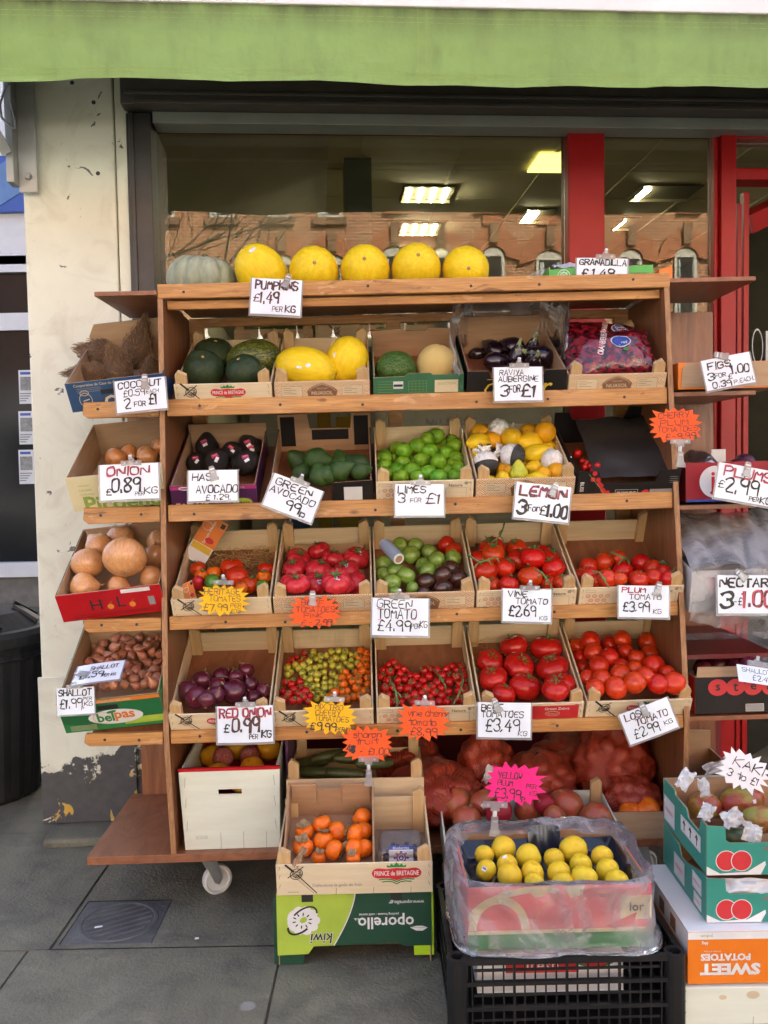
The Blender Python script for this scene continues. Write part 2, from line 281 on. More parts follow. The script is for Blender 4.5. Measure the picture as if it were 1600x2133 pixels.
def ntex(t, vec, s, d=5.0, dist=0.0):
    n = nd(t, 'ShaderNodeTexNoise', Scale=s, Detail=d, Roughness=0.62, Distortion=dist); t.links.new(vec, n.inputs['Vector']); return n.outputs['Fac']
def sepz(t, vec, i):
    s = nd(t, 'ShaderNodeSeparateXYZ'); t.links.new(vec, s.inputs[0]); return s.outputs[i]
def mth(t, op, a, b=0.0, c=0.0):
    n = nd(t, 'ShaderNodeMath', operation=op)
    for i, v in enumerate((a, b, c)):
        if hasattr(v, 'links'): t.links.new(v, n.inputs[i])
        else: n.inputs[i].default_value = v
    return n.outputs[0]
def mk_wood():
    m, t, b, L = custom('stand_wood'); tc = nd(t, 'ShaderNodeTexCoord'); oi = nd(t, 'ShaderNodeObjectInfo')
    sc_ = nd(t, 'ShaderNodeVectorMath', operation='SCALE'); sc_.inputs[0].default_value = (3.1, 7.7, 5.3); L(oi.outputs['Random'], sc_.inputs['Scale'])
    ad = nd(t, 'ShaderNodeVectorMath', operation='ADD'); L(tc.outputs['Object'], ad.inputs[0]); L(sc_.outputs[0], ad.inputs[1]); o = ad.outputs[0]
    def mp(s):
        n = nd(t, 'ShaderNodeMapping'); n.inputs['Scale'].default_value = s; L(o, n.inputs[0]); return n.outputs[0]
    broad = ntex(t, mp((1.1, 14, 14)), 3.0, 4, 0.8); grain = ntex(t, mp((3.0, 90, 90)), 3.0, 4, 0.5)
    c = mixc(t, ramp(t, broad, [(0.3, 0), (0.72, 1)]), (0.61, 0.305, 0.082), (0.36, 0.140, 0.030))
    c = mixc(t, mth(t, 'MULTIPLY', ramp(t, grain, [(0.45, 0), (0.7, 1)]), 0.55), c, (0.22, 0.075, 0.022))
    kn = nd(t, 'ShaderNodeTexVoronoi', Scale=3.2); L(mp((1, 2.2, 2.2)), kn.inputs['Vector'])
    c = mixc(t, ramp(t, kn.outputs['Distance'], [(0.035, 1), (0.075, 0)]), c, (0.10, 0.032, 0.012))
    c = mixc(t, mth(t, 'MULTIPLY', ramp(t, ntex(t, mp((2.5, 9, 9)), 3.0, 6, 1.0), [(0.60, 0), (0.68, 1)]), 0.75), c, (0.13, 0.042, 0.016))
    c = mixc(t, mth(t, 'MULTIPLY', ramp(t, ntex(t, mp((4, 12, 12)), 2.0, 6, 1.0), [(0.60, 0), (0.66, 1)]), 0.5), c, (0.68, 0.40, 0.18))
    L(c, b.inputs['Base Color']); b.inputs['Roughness'].default_value = 0.45; b.inputs['Coat Weight'].default_value = 0.1
    bp = nd(t, 'ShaderNodeBump', Strength=0.3, Distance=0.004); L(grain, bp.inputs['Height']); L(bp.outputs[0], b.inputs['Normal'])
mk_wood()
def mk_awning():
    m, t, b, L = custom('awning_fabric'); v, o = coords(t, (5, 1, 1.4)); z = sepz(t, o, 2)
    fine, _ = coords(t, (160, 1, 160))
    streak = ntex(t, v, 2.2, 8); blot = ntex(t, o, 3.0, 6, 0.5)
    base = mixc(t, ramp(t, blot, [(0.3, 0), (0.75, 1)]), (0.26, 0.40, 0.115), (0.215, 0.32, 0.10))
    top = mth(t, 'MULTIPLY', ramp(t, z, [(0.13, 0), (0.205, 0.5), (0.235, 1)]), ramp(t, streak, [(0.32, 0.2), (0.62, 1)]))
    mid = mth(t, 'MULTIPLY', ramp(t, streak, [(0.50, 0), (0.85, 1)]), 0.35)
    dirt = mth(t, 'MAXIMUM', top, mid)
    c = mixc(t, dirt, base, (0.055, 0.062, 0.038))
    weave = ntex(t, fine, 3.0, 2); c = mixc(t, mth(t, 'MULTIPLY', weave, 0.22), c, (0.15, 0.24, 0.06))
    L(c, b.inputs['Base Color']); b.inputs['Roughness'].default_value = 0.8
    bp = nd(t, 'ShaderNodeBump', Strength=0.35, Distance=0.02); L(ntex(t, o, 7, 4), bp.inputs['Height']); L(bp.outputs[0], b.inputs['Normal'])
mk_awning()
def mk_pillar():
    m, t, b, L = custom('pillar_paint'); v, o = coords(t); z = sepz(t, o, 2); x = sepz(t, o, 0)
    big = ntex(t, o, 1.6, 5); fine = ntex(t, o, 30, 6)
    c = mixc(t, ramp(t, big, [(0.35, 0), (0.7, 1)]), (0.80, 0.81, 0.68), (0.68, 0.68, 0.555))
    c = mixc(t, mth(t, 'MULTIPLY', ramp(t, ntex(t, o, 5.5, 8, 1.5), [(0.5, 0), (0.78, 1)]), 0.5), c, (0.45, 0.38, 0.28))
    spots = ramp(t, ntex(t, o, 13, 7, 0.8), [(0.655, 0), (0.675, 1)])
    c = mixc(t, spots, c, (0.13, 0.125, 0.115))
    edge = mth(t, 'ADD', z, mth(t, 'MULTIPLY', mth(t, 'SUBTRACT', ntex(t, o, 6.5, 8), 0.5), 0.45))
    edge = mth(t, 'SUBTRACT', edge, mth(t, 'MULTIPLY', mth(t, 'MAXIMUM', mth(t, 'ADD', x, 1.16), 0.0), 0.75))
    peel = ramp(t, edge, [(0.232, 1), (0.238, 0)])
    keep = ramp(t, ntex(t, o, 9, 7, 1.0), [(0.60, 0), (0.615, 1)])
    peel2 = mth(t, 'MULTIPLY', peel, mth(t, 'SUBTRACT', 1.0, keep))
    dk = mixc(t, fine, (0.035, 0.036, 0.038), (0.10, 0.10, 0.10))
    c = mixc(t, peel2, c, dk)
    ye = mth(t, 'MULTIPLY', mth(t, 'MULTIPLY', keep, ramp(t, z, [(0.20, 1), (0.26, 0)])), ramp(t, ntex(t, o, 3, 2), [(0.45, 0), (0.5, 1)]))
    c = mixc(t, ye, c, (0.60, 0.36, 0.05))
    L(c, b.inputs['Base Color']); b.inputs['Roughness'].default_value = 0.6
    h = mth(t, 'ADD', mth(t, 'MULTIPLY', peel2, -0.6), mth(t, 'MULTIPLY', fine, 0.12))
    bp = nd(t, 'ShaderNodeBump', Strength=0.5, Distance=0.012); L(h, bp.inputs['Height']); L(bp.outputs[0], b.inputs['Normal'])
mk_pillar()
def mk_paving():
    m, t, b, L = custom('paving_stone'); v, o = coords(t)
    big = ntex(t, o, 1.3, 6, 0.4); mid = ntex(t, o, 7, 7, 0.6); fine = ntex(t, o, 90, 3)
    oi = nd(t, 'ShaderNodeObjectInfo')
    c = mixc(t, ramp(t, big, [(0.3, 0), (0.72, 1)]), (0.185, 0.176, 0.115), (0.090, 0.088, 0.060))
    c = mixc(t, mth(t, 'MULTIPLY', ramp(t, mid, [(0.46, 0), (0.70, 1)]), 0.75), c, (0.046, 0.045, 0.036))
    c = mixc(t, mth(t, 'MULTIPLY', ramp(t, ntex(t, o, 3.1, 6, 1.2), [(0.52, 0), (0.68, 1)]), 0.5), c, (0.25, 0.24, 0.175))
    c = mixc(t, mth(t, 'MULTIPLY', ramp(t, ntex(t, o, 260, 2), [(0.3, 0), (0.7, 1)]), 0.35), c, (0.21, 0.19, 0.145))
    vo = nd(t, 'ShaderNodeTexVoronoi', Scale=4.2); L(o, vo.inputs['Vector'])
    gum = mth(t, 'MULTIPLY', ramp(t, vo.outputs['Distance'], [(0.07, 1), (0.10, 0)]), ramp(t, ntex(t, o, 2.3, 2), [(0.5, 0), (0.56, 1)]))
    c = mixc(t, mth(t, 'MULTIPLY', gum, 0.7), c, (0.30, 0.29, 0.27))
    L(c, b.inputs['Base Color']); b.inputs['Roughness'].default_value = 0.72
    bp = nd(t, 'ShaderNodeBump', Strength=0.7, Distance=0.008); L(mth(t, 'ADD', fine, mth(t, 'MULTIPLY', mid, 1.5)), bp.inputs['Height']); L(bp.outputs[0], b.inputs['Normal'])
mk_paving()
def mk_brick():
    m, t, b, L = custom('red_brick'); tc = nd(t, 'ShaderNodeTexCoord'); mp = nd(t, 'ShaderNodeMapping'); mp.inputs['Rotation'].default_value = (rad(90), 0, 0)
    L(tc.outputs['Object'], mp.inputs[0])
    br = nd(t, 'ShaderNodeTexBrick', Scale=4.4); L(mp.outputs[0], br.inputs['Vector'])
    br.inputs['Color1'].default_value = (0.31, 0.115, 0.045, 1); br.inputs['Color2'].default_value = (0.21, 0.068, 0.028, 1); br.inputs['Mortar'].default_value = (0.45, 0.36, 0.25, 1)
    br.inputs['Mortar Size'].default_value = 0.045; br.inputs['Brick Width'].default_value = 0.95; br.inputs['Row Height'].default_value = 0.33
    c = mixc(t, mth(t, 'MULTIPLY', ramp(t, ntex(t, tc.outputs['Object'], 0.7, 5), [(0.35, 0), (0.7, 1)]), 0.5), br.outputs['Color'], (0.22, 0.10, 0.06))
    L(c, b.inputs['Base Color']); b.inputs['Roughness'].default_value = 0.85
mk_brick()
def mk_glass():
    m = bpy.data.materials.new('shop_glass'); m.use_nodes = True; t = m.node_tree; t.nodes.remove(t.nodes['Principled BSDF']); L = t.links.new; MATS['shop_glass'] = m
    T = nd(t, 'ShaderNodeBsdfTransparent'); T.inputs[0].default_value = (0.86, 0.87, 0.82, 1); G = nd(t, 'ShaderNodeBsdfGlossy'); G.inputs['Roughness'].default_value = 0.003
    G.inputs[0].default_value = (1, 0.97, 0.92, 1)
    fr = nd(t, 'ShaderNodeFresnel', IOR=1.5); f2 = mth(t, 'ADD', mth(t, 'MULTIPLY', fr.outputs[0], 0.9), 0.015)
    x = nd(t, 'ShaderNodeMixShader'); L(f2, x.inputs[0]); L(T.outputs[0], x.inputs[1]); L(G.outputs[0], x.inputs[2]); L(x.outputs[0], t.nodes['Material Output'].inputs[0])
mk_glass()
def mk_weave():
    """basket-weave print of the patterned crates: short diagonal bars in alternating blocks"""
    m, t, b, L = custom('weave_print'); v, o = coords(t, (1, 1, 1)); x = sepz(t, o, 0); z = sepz(t, o, 2)
    S = 62.0
    u = mth(t, 'MULTIPLY', mth(t, 'ADD', x, z), S*0.7); w_ = mth(t, 'MULTIPLY', mth(t, 'SUBTRACT', x, z), S*0.7)
    ch = mth(t, 'MODULO', mth(t, 'ADD', mth(t, 'FLOOR', u), mth(t, 'ADD', mth(t, 'FLOOR', w_), 200.0)), 2.0)
    a = mth(t, 'FRACT', mth(t, 'ADD', mth(t, 'MULTIPLY', u, 3.0), 300.0)); c2 = mth(t, 'FRACT', mth(t, 'ADD', mth(t, 'MULTIPLY', w_, 3.0), 300.0))
    k = mth(t, 'ADD', mth(t, 'MULTIPLY', a, ch), mth(t, 'MULTIPLY', c2, mth(t, 'SUBTRACT', 1.0, ch)))
    line = mth(t, 'LESS_THAN', k, 0.30)
    c = mixc(t, line, (0.70, 0.54, 0.34), (0.42, 0.18, 0.08))
    L(c, b.inputs['Base Color']); b.inputs['Roughness'].default_value = 0.6
mk_weave()
def mk_net():
    m = bpy.data.materials.new('net_mesh'); m.use_nodes = True; t = m.node_tree; L = t.links.new; MATS['net_mesh'] = m
    b = t.nodes['Principled BSDF']; b.inputs['Base Color'].default_value = (0.50, 0.055, 0.022, 1); b.inputs['Roughness'].default_value = 0.5
    v, o = coords(t); 
    w1 = nd(t, 'ShaderNodeTexWave', Scale=72.0, Distortion=1.5); w1.bands_direction = 'DIAGONAL'; L(o, w1.inputs['Vector'])
    v2, _ = coords(t, (-1, 1, 1)); w2 = nd(t, 'ShaderNodeTexWave', Scale=72.0, Distortion=1.5); w2.bands_direction = 'DIAGONAL'; L(v2, w2.inputs['Vector'])
    f = mth(t, 'GREATER_THAN', mth(t, 'MAXIMUM', w1.outputs['Fac'], w2.outputs['Fac']), 0.80)
    T = nd(t, 'ShaderNodeBsdfTransparent'); x = nd(t, 'ShaderNodeMixShader'); L(f, x.inputs[0]); L(T.outputs[0], x.inputs[1]); L(b.outputs[0], x.inputs[2])
    L(x.outputs[0], t.nodes['Material Output'].inputs[0])
mk_net()
# ---------------------------------------------------------------- mesh builder
class G:
    def __init__(s): s.v = []; s.f = []; s.m = []; s.T = None
    def add(s, vs, fs, m=0):
        o = len(s.v)
        s.v += [tuple(s.T @ Vector(p)) for p in vs] if s.T else [tuple(p) for p in vs]
        s.f += [tuple(i+o for i in q) for q in fs]; s.m += [m]*len(fs)
    def box(s, x0, x1, y0, y1, z0, z1, m=0):
        s.add([(x0, y0, z0), (x1, y0, z0), (x1, y1, z0), (x0, y1, z0), (x0, y0, z1), (x1, y0, z1), (x1, y1, z1), (x0, y1, z1)],
              [(0, 3, 2, 1), (4, 5, 6, 7), (0, 1, 5, 4), (1, 2, 6, 5), (2, 3, 7, 6), (3, 0, 4, 7)], m); return s
    def prism(s, pts, y0, y1, m=0, ax='y'):
        """2-D outline (x,z) (or (y,z) for ax x, (x,y) for ax z) given thickness"""
        n = len(pts)
        mk = {'y': lambda a, b, c: (a, c, b), 'x': lambda a, b, c: (c, a, b), 'z': lambda a, b, c: (a, b, c)}[ax]
        vs = [mk(a, b, y0) for a, b in pts]+[mk(a, b, y1) for a, b in pts]
        s.add(vs, [tuple(range(n)), tuple(range(2*n-1, n-1, -1))]+[(i, i+n, (i+1) % n+n, (i+1) % n) for i in range(n)], m); return s
    def flat(s, pts, y=0, m=0): s.add([(a, y, b) for a, b in pts], [tuple(range(len(pts)))], m); return s
    def tube(s, P, r, n=6, m=0, cap=True):
        P = [Vector(p) for p in P]; k = len(P); rr = r if isinstance(r, (list, tuple)) else [r]*k; vs = []; fs = []
        up = Vector((0.13, 0.31, 0.94))
        for i, p in enumerate(P):
            d = (P[min(i+1, k-1)]-P[max(i-1, 0)]).normalized(); a = d.cross(up)
            if a.length < 1e-3: a = d.cross(Vector((1, 0, 0)))
            a.normalize(); b = d.cross(a)
            vs += [p+(a*cos(2*pi*j/n)+b*sin(2*pi*j/n))*rr[i] for j in range(n)]
        for i in range(k-1): fs += [(i*n+j, i*n+(j+1) % n, (i+1)*n+(j+1) % n, (i+1)*n+j) for j in range(n)]
        if cap: fs += [tuple(range(n-1, -1, -1)), tuple(range((k-1)*n, k*n))]
        s.add(vs, fs, m); return s
    def lathe(s, prof, n=24, m=0, ax='z', fn=None):
        """prof: (radius, height) points; fn(theta, r, h) -> (r, h)"""
        vs = []; k = len(prof)
        for r_, h in prof:
            for j in range(n):
                a = 2*pi*j/n; r2, h2 = fn(a, r_, h) if fn else (r_, h)
                p = (r2*cos(a), r2*sin(a), h2)
                vs.append(p if ax == 'z' else ((p[0], p[2], p[1]) if ax == 'y' else (p[2], p[0], p[1])))
        s.add(vs, [(i*n+j, i*n+(j+1) % n, (i+1)*n+(j+1) % n, (i+1)*n+j) for i in range(k-1) for j in range(n)]+[tuple(range(n-1, -1, -1)), tuple(range((k-1)*n, k*n))], m); return s
    def grid(s, fn, nu, nv, m=0, wrap=False):
        vs = [fn(i/nu, j/nv) for i in range(nu+1) for j in range(nv+1)]
        s.add(vs, [(i*(nv+1)+j, (i+1)*(nv+1)+j, (i+1)*(nv+1)+j+1, i*(nv+1)+j+1) for i in range(nu) for j in range(nv)], m); return s
    def mesh(s, name, mats, smooth=False):
        me = bpy.data.meshes.new(name); me.from_pydata(s.v, [], s.f)
        for q in (mats if isinstance(mats, (list, tuple)) else [mats]): me.materials.append(MATS[q])
        if any(s.m): me.polygons.foreach_set('material_index', s.m)
        if smooth: me.polygons.foreach_set('use_smooth', [True]*len(s.f))
        bm = bmesh.new(); bm.from_mesh(me); bmesh.ops.recalc_face_normals(bm, faces=bm.faces); bm.to_mesh(me); bm.free()
        me.update(); return me
    def out(s, name, mats, parent=None, M=None, smooth=False, bevel=0.0, label=None):
        o = bpy.data.objects.new(name, s.mesh(name, mats, smooth)); COL.objects.link(o)
        if parent: o.parent = parent
        if M: o.matrix_basis = M
        if bevel:
            b = o.modifiers.new('bevel', 'BEVEL'); b.width = bevel; b.segments = 2; b.limit_method = 'ANGLE'; b.angle_limit = rad(40)
        if label: o['label'] = label
        return o
def tag(o, label, cat, group=None, kind=None):
    if label: o['label'] = label
    if cat: o['category'] = cat
    if group: o['group'] = group
    if kind: o['kind'] = kind
    return o
def thing(name, label, cat, M, group=None):
    o = bpy.data.objects.new(name, None); COL.objects.link(o); o.empty_display_size = 0.05
    o.matrix_world = M; return tag(o, label, cat, group)
def structure(o): o['kind'] = 'structure'; return o
def sub(o, lv=1):
    b = o.modifiers.new('subdivision', 'SUBSURF'); b.levels = lv; b.render_levels = lv; return o
# ---------------------------------------------------------------- printed type and hand lettering
TXT = {}
def type_mesh(s, off=0.0, sh=0.0):
    k = (s, off, sh)
    if k not in TXT:
        c = bpy.data.curves.new('type', 'FONT'); c.body = s; c.size = 1; c.align_x = 'CENTER'; c.align_y = 'CENTER'; c.offset = off; c.shear = sh; c.resolution_u = 2; c.extrude = 0
        o = bpy.data.objects.new('type', c); me = bpy.data.meshes.new_from_object(o)
        vs = [v.co.copy() for v in me.vertices]; fs = [tuple(p.vertices) for p in me.polygons]
        xs = [v.x for v in vs]; ys = [v.y for v in vs]
        cx, cy = (min(xs)+max(xs))/2, (min(ys)+max(ys))/2
        TXT[k] = ([(v.x-cx, v.y-cy) for v in vs], fs, max(xs)-min(xs), max(ys)-min(ys))
        bpy.data.objects.remove(o); bpy.data.curves.remove(c); bpy.data.meshes.remove(me)
    return TXT[k]
def type_on(g, s, x, z, wid=None, hgt=None, y=0.0, m=0, off=0.0, sh=0.0, ang=0.0, flip=False):
    """type set in the xz plane of g, centred at x,z, scaled to width and/or height"""
    vs, fs, W, Hh = type_mesh(s, off, sh); kx = (wid/W) if wid else (hgt/Hh); kz = (hgt/Hh) if hgt else kx
    ca, sa = cos(ang), sin(ang); P = []
    for a, b in vs:
        a *= kx*(-1 if flip else 1); b *= kz; P.append((x+a*ca-b*sa, y, z+a*sa+b*ca))
    g.add(P, fs, m)
GL = {'A': '002640 1232', 'B': '0006 06264544330333 43424130 3000', 'C': '4536160501103041', 'D': '0006 063645413000', 'E': '46060040 0333', 'F': '460600 0333',
 'G': '45361605011030414323', 'H': '0006 4046 0343', 'I': '2026', 'J': '4641301001', 'K': '0006 460340', 'L': '060040', 'M': '0006234640', 'N': '00064046',
 'O': '361605011030414536', 'P': '0006 063645443303', 'R': '0006 063645443303 2340', 'S': '4536160504133342413010 1001', 'T': '0646 2620', 'U': '060110304146',
 'V': '062046', 'W': '0610243046', 'X': '0640 0046', 'Y': '0623 4620', 'Z': '06460040', '0': '361605011030414536', '1': '152620', '2': '051636454433110040',
 '3': '0516364544332333424130100 1', '4': '360242 3430', '5': '460604344341301001', '6': '360401103041423303', '7': '0646102', '8': '233445361605142342413010010223',
 '9': '443313040516364544402', 'q': '4536261512111000400 0', '£': '45362615110040 0333', '.': '1921', ',': '2110', '-': '1333', '~': '02133342', "'": '2624',
 'a': '4440 433414030110304 1', 'c': '4334140301103041', 'e': '02424334140301103041', 'f': '463620 1444', 'h': '0006 0314344340', 'i': '2024 2526', 'm': '0400 03142420 24344340',
 'n': '0400 0314344340', 'o': '341403011030414334', 'r': '0400 02143443', 's': '4334140342413010 01', 't': '2630 0444', 'u': '0401103041 4440', 'v': '042044', 'y': '0421 4400',
 'p': '0400 03143443413001', '*': '0123 0321 1026 0226 2106'}
def glyph(ch):
    out = []
    for s in GL[ch].split(' '):
        s = s if len(s) % 2 == 0 else s[:-1]
        p = [(int(s[i]), int(s[i+1])) for i in range(0, len(s), 2)]
        if len(p) > 1: out.append(p)
    return out
for k_, v_ in {'B': '0006 062645443303 334342413000', '3': '051636454433 23334241301001', 'S': '45361605041333424130 3010 1001', '7': '064620', '9': '44331304051636454440', 'a': '4440 43341403011030 3041', '£': '45362615110040 0333', '2': '0516364544330040', '.': '2021', 's': '433414034241301001'}.items(): GL[k_] = v_
NARROW = {'I': 1.6, '.': 2.0, ',': 2.0, '1': 2.6, 'i': 1.6, "'": 1.5, ' ': 3.2, 't': 3.8, 'f': 3.8, 'r': 3.6}
def hand(g, s, x, z, h, wid, wt=0.1, y=0.0, m=0, ang=0.0, rnd=None, slant=0.06, wob=0.22):
    """handwritten line starting at x, baseline z, letter height h, total width wid, stroke wt*h"""
    q = rnd or R; adv = [NARROW.get(c, 5.2) for c in s]; tot = sum(adv)-1.2; kx = wid/max(tot, 1); kz = h/6.0; px = 0.0; ca, sa = cos(ang), sin(ang); lay = 0
    for c, a in zip(s, adv):
        if c == ' ': px += a; continue
        ox = -2.0+0.3 if c in 'Ii.,1\'' else 0; dz = q.uniform(-0.3, 0.3); gs = q.uniform(0.92, 1.06); sl = slant+q.uniform(-0.05, 0.05)
        for st in glyph(c):
            p = [((px+ox+u)+q.uniform(-wob, wob)*0.7, (v*gs+dz)+q.uniform(-wob, wob)) for u, v in st]
            if len(p) > 3:
                n = [p[0]]
                for i in range(len(p)-1):
                    a_, b_ = p[i], p[i+1]
                    n += [(a_[0]*.75+b_[0]*.25, a_[1]*.75+b_[1]*.25), (a_[0]*.25+b_[0]*.75, a_[1]*.25+b_[1]*.75)]
                p = n+[p[-1]]
            P = [Vector(((u+v*sl)*kx, v*kz)) for u, v in p]; hw = wt*h*0.60*q.uniform(0.85, 1.15)
            d0 = (P[0]-P[1]).normalized(); P[0] = P[0]+d0*hw*0.7; d1 = (P[-1]-P[-2]).normalized(); P[-1] = P[-1]+d1*hw*0.7
            vs = []; k = len(P); lay += 1
            wv = q.uniform(0, 6)
            for i in range(k):
                d = P[min(i+1, k-1)]-P[max(i-1, 0)]
                if d.length < 1e-9: d = Vector((1, 0))
                d.normalize(); nn = Vector((-d.y, d.x))*hw*(1+.28*sin(wv+i*1.1))
                if 0 < i < k-1:
                    e = (P[i]-P[i-1]).normalized(); cc = abs(e.dot(d)); nn = nn/max(cc, 0.6)
                for sg in (1, -1):
                    u = P[i]+nn*sg; vs.append((x+u.x*ca-u.y*sa, y-0.00004*(lay % 5), z+u.x*sa+u.y*ca))
            g.add(vs, [(2*i, 2*i+1, 2*i+3, 2*i+2) for i in range(k-1)], m)
        px += a
# ---------------------------------------------------------------- printed designs (xz plane at y=-0.0007 of a front wall)
YP = -0.0008
def ellipse(cx, cz, a, b, n=24, ang=0, a0=0, a1=2*pi):
    return [(cx+a*cos(a0+(a1-a0)*i/n)*cos(ang)-b*sin(a0+(a1-a0)*i/n)*sin(ang), cz+a*cos(a0+(a1-a0)*i/n)*sin(ang)+b*sin(a0+(a1-a0)*i/n)*cos(ang)) for i in range(n if abs(a1-a0-2*pi) < 1e-6 else n+1)]
def ring(g, cx, cz, a, b, wd, y, m, n=20, ang=0, a0=0, a1=2*pi):
    o = ellipse(cx, cz, a, b, n, ang, a0, a1); i_ = ellipse(cx, cz, a-wd, b-wd, n, ang, a0, a1); k = len(o); full = abs(a1-a0-2*pi) < 1e-6
    g.add([(u, y, v) for u, v in o]+[(u, y, v) for u, v in i_], [(j, (j+1) % k, (j+1) % k+k, j+k) for j in range(k if full else k-1)], m)
def line(g, x0, z0, x1, z1, wd, y, m):
    d = Vector((x1-x0, z1-z0)).normalized(); n = Vector((-d.y, d.x))*wd/2
    g.flat([(x0+n.x, z0+n.y), (x1+n.x, z1+n.y), (x1-n.x, z1-n.y), (x0-n.x, z0-n.y)], y, m)
def frame(g, x0, z0, x1, z1, wd, y, m):
    for a in ((x0, z0, x1, z0), (x1, z0, x1, z1), (x1, z1, x0, z1), (x0, z1, x0, z0)): line(g, *a, wd, y, m)
def rect(g, x0, z0, x1, z1, y, m): g.flat([(x0, z0), (x1, z0), (x1, z1), (x0, z1)], y, m)
PMATS = ['print_black', 'print_red', 'print_green', 'print_white', 'print_brown', 'print_rose', 'print_cream', 'print_grey', 'print_yellow', 'print_lime', 'print_orange', 'print_olive', 'print_blue', 'print_magenta']
BK, RD, GN, WH, BR, RO, CRM, GY, YE, LI, OR, OL, BL_, MG = range(14)
def d_prince(g, w, h, lx, lw, sx, big=False):
    hz = min(h, 0.10); y = YP
    gx, gz = sx, h-0.30*hz
    line(g, gx-0.030, gz+0.029, gx-0.006, gz+0.006, 0.006, y, BK)
    line(g, gx, gz, gx+0.054, gz-0.060 if h > 0.09 else gz-0.052, 0.003, y, BK); line(g, gx-0.006, gz-0.008, gx+0.046, gz-0.060 if h > 0.09 else gz-0.052, 0.001, y-.0001, BK)
    q = random.Random(3)
    ring(g, gx, gz, 0.019, 0.016, 0.0022, y-.0002, BK, ang=0.7); ring(g, gx+.002, gz-.002, 0.012, 0.009, 0.0016, y-.0002, BK, ang=0.2)
    for i in range(16):
        a, b = q.uniform(-.015, .015), q.uniform(-.012, .012); c, d = q.uniform(-.015, .015), q.uniform(-.012, .012); line(g, gx+a, gz+b, gx+c, gz+d, 0.0011, y-.0003-i*.00003, BK)
    line(g, gx-0.024, gz-0.012, gx+0.020, gz+0.022, 0.0028, y-.0001, BK)
    lz = h-0.34*hz; hh = lw*0.115
    pts = ellipse(lx-lw*.36, lz, lw*.14, hh, 12, 0, pi/2, 3*pi/2)+[(lx-lw*.15, lz-hh*1.0), (lx, lz-hh*1.45), (lx+lw*.15, lz-hh*1.0)]+ellipse(lx+lw*.36, lz, lw*.14, hh, 12, 0, -pi/2, pi/2)+[(lx+lw*.2, lz+hh*.8), (lx, lz+hh*1.0), (lx-lw*.2, lz+hh*.8)]
    g.flat(pts, y, RD)
    type_on(g, 'PRINCE de BRETAGNE', lx, lz, wid=lw*.90, hgt=hh*0.95, y=y-.0003, m=WH, off=0.012)
    cw = lw*.19; cz = lz+hh*1.15; C = [(-1, 0), (-1.05, .55), (-.72, .3), (-.55, .85), (-.3, .4), (0, 1.1), (.3, .4), (.55, .85), (.72, .3), (1.05, .55), (1, 0)]
    g.flat([(lx+a*cw, cz+b*hh*.9) for a, b in C], y, GN)
    for k in (0, 1):
        P = [(-1, .1), (-.6, .28), (-.25, .05), (0, -.5), (.25, .05), (.6, .28), (1, .1)]
        for a, b in zip(P, P[1:]): line(g, lx+a[0]*lw*(.36-.06*k), lz-hh*(1.35+.45*k)+a[1]*hh*.7, lx+b[0]*lw*(.36-.06*k), lz-hh*(1.35+.45*k)+b[1]*hh*.7, hh*.22, y-.0001*k, GN)
    type_on(g, 'Défendons le goût du frais', lx-lw*(0.02 if not big else 1.2), lz-hh*3.0 if not big else h*0.30, wid=lw*1.0, y=y, m=GY, off=0.008)
    type_on(g, 'www.prince', gx-0.01, 0.010, wid=0.03, y=y, m=BK)
    stap(g, w, h)
def stap(g, w, h):
    for sx in (-1, 1):
        for fz in (.25, .55, .82): line(g, sx*(w/2-.008), h*fz, sx*(w/2-.011), h*(fz+.13), .0009, YP-.0004, BK)
    for fx in (-.12, .12, .36): line(g, fx*w, 0.001, fx*w+.001, h*.22, .0009, YP-.0004, BK)
def d_nuasol(g, w, h):
    y = YP
    hb = min(.026, h*.33); cz = h-.032
    hexp = [(-.040, -.030), (-.047, 0), (-.036, .012), (0, .027), (.036, .012), (.047, 0), (.040, -.030)]
    g.flat([(a, cz+b) for a, b in hexp], y-.0002, BR)
    for a, b in zip(hexp[1:], hexp[2:-1]): line(g, a[0]*.87, cz+a[1]*.87, b[0]*.87, cz+b[1]*.87, .0012, y-.0004, CRM)
    type_on(g, 'NUASOL', 0, cz-.006, wid=.066, y=y-.0005, m=CRM, off=.008)
    for i in range(5): line(g, (i-2)*.005, cz+.006, (i-2)*.008, cz+.012, .0012, y-.0005, CRM)
    for sx in (-1, 1):
        x0, x1 = sorted((sx*.062, sx*.125)); rect(g, x0, cz-.016, x1, cz+.017, y-.0002, CRM); frame(g, x0, cz-.016, x1, cz+.017, .0008, y-.0003, BR)
        for i in range(4): line(g, x0+.005, cz+.011-i*.006, x0+.005+(.04 if i % 2 else .025), cz+.011-i*.006, .0014, y-.0003, BR)
def d_nature(g, w, h):
    y = YP
    for r_ in range(3):
        for i in range(4-(r_ % 2)):
            cx = -w/2+.026+i*.020+(.010 if r_ % 2 else 0); cz = h-.030-r_*.016; ring(g, cx, cz, .0075, .0068, .0024, y, RO, 14); ring(g, cx, cz, .0030, .0028, .0012, y-.0001, RO, 8)
    type_on(g, 'Nature', w/2-.055, h-.017, wid=.042, y=y, m=BK, off=.006)
    ring(g, w/2-.022, h-.010, .006, .005, .0016, y, BK, 14, 0, .3, 5.6); ring(g, w/2-.022, h-.010, .0028, .0026, .0012, y, BK, 8); line(g, w/2-.017, h-.010, w/2-.011, h-.006, .0014, y, BK)
    frame(g, w/2-.085, .004, w/2-.022, h-.026, .0010, y-.0001, GY); frame(g, -w/2+.018, h-.016, -w/2+.048, h-.008, .0009, y-.0001, GY)
    type_on(g, 'a', -w/2+.19, h-.035, hgt=.018, y=y, m=BK, off=.02)
    stap(g, w, h)
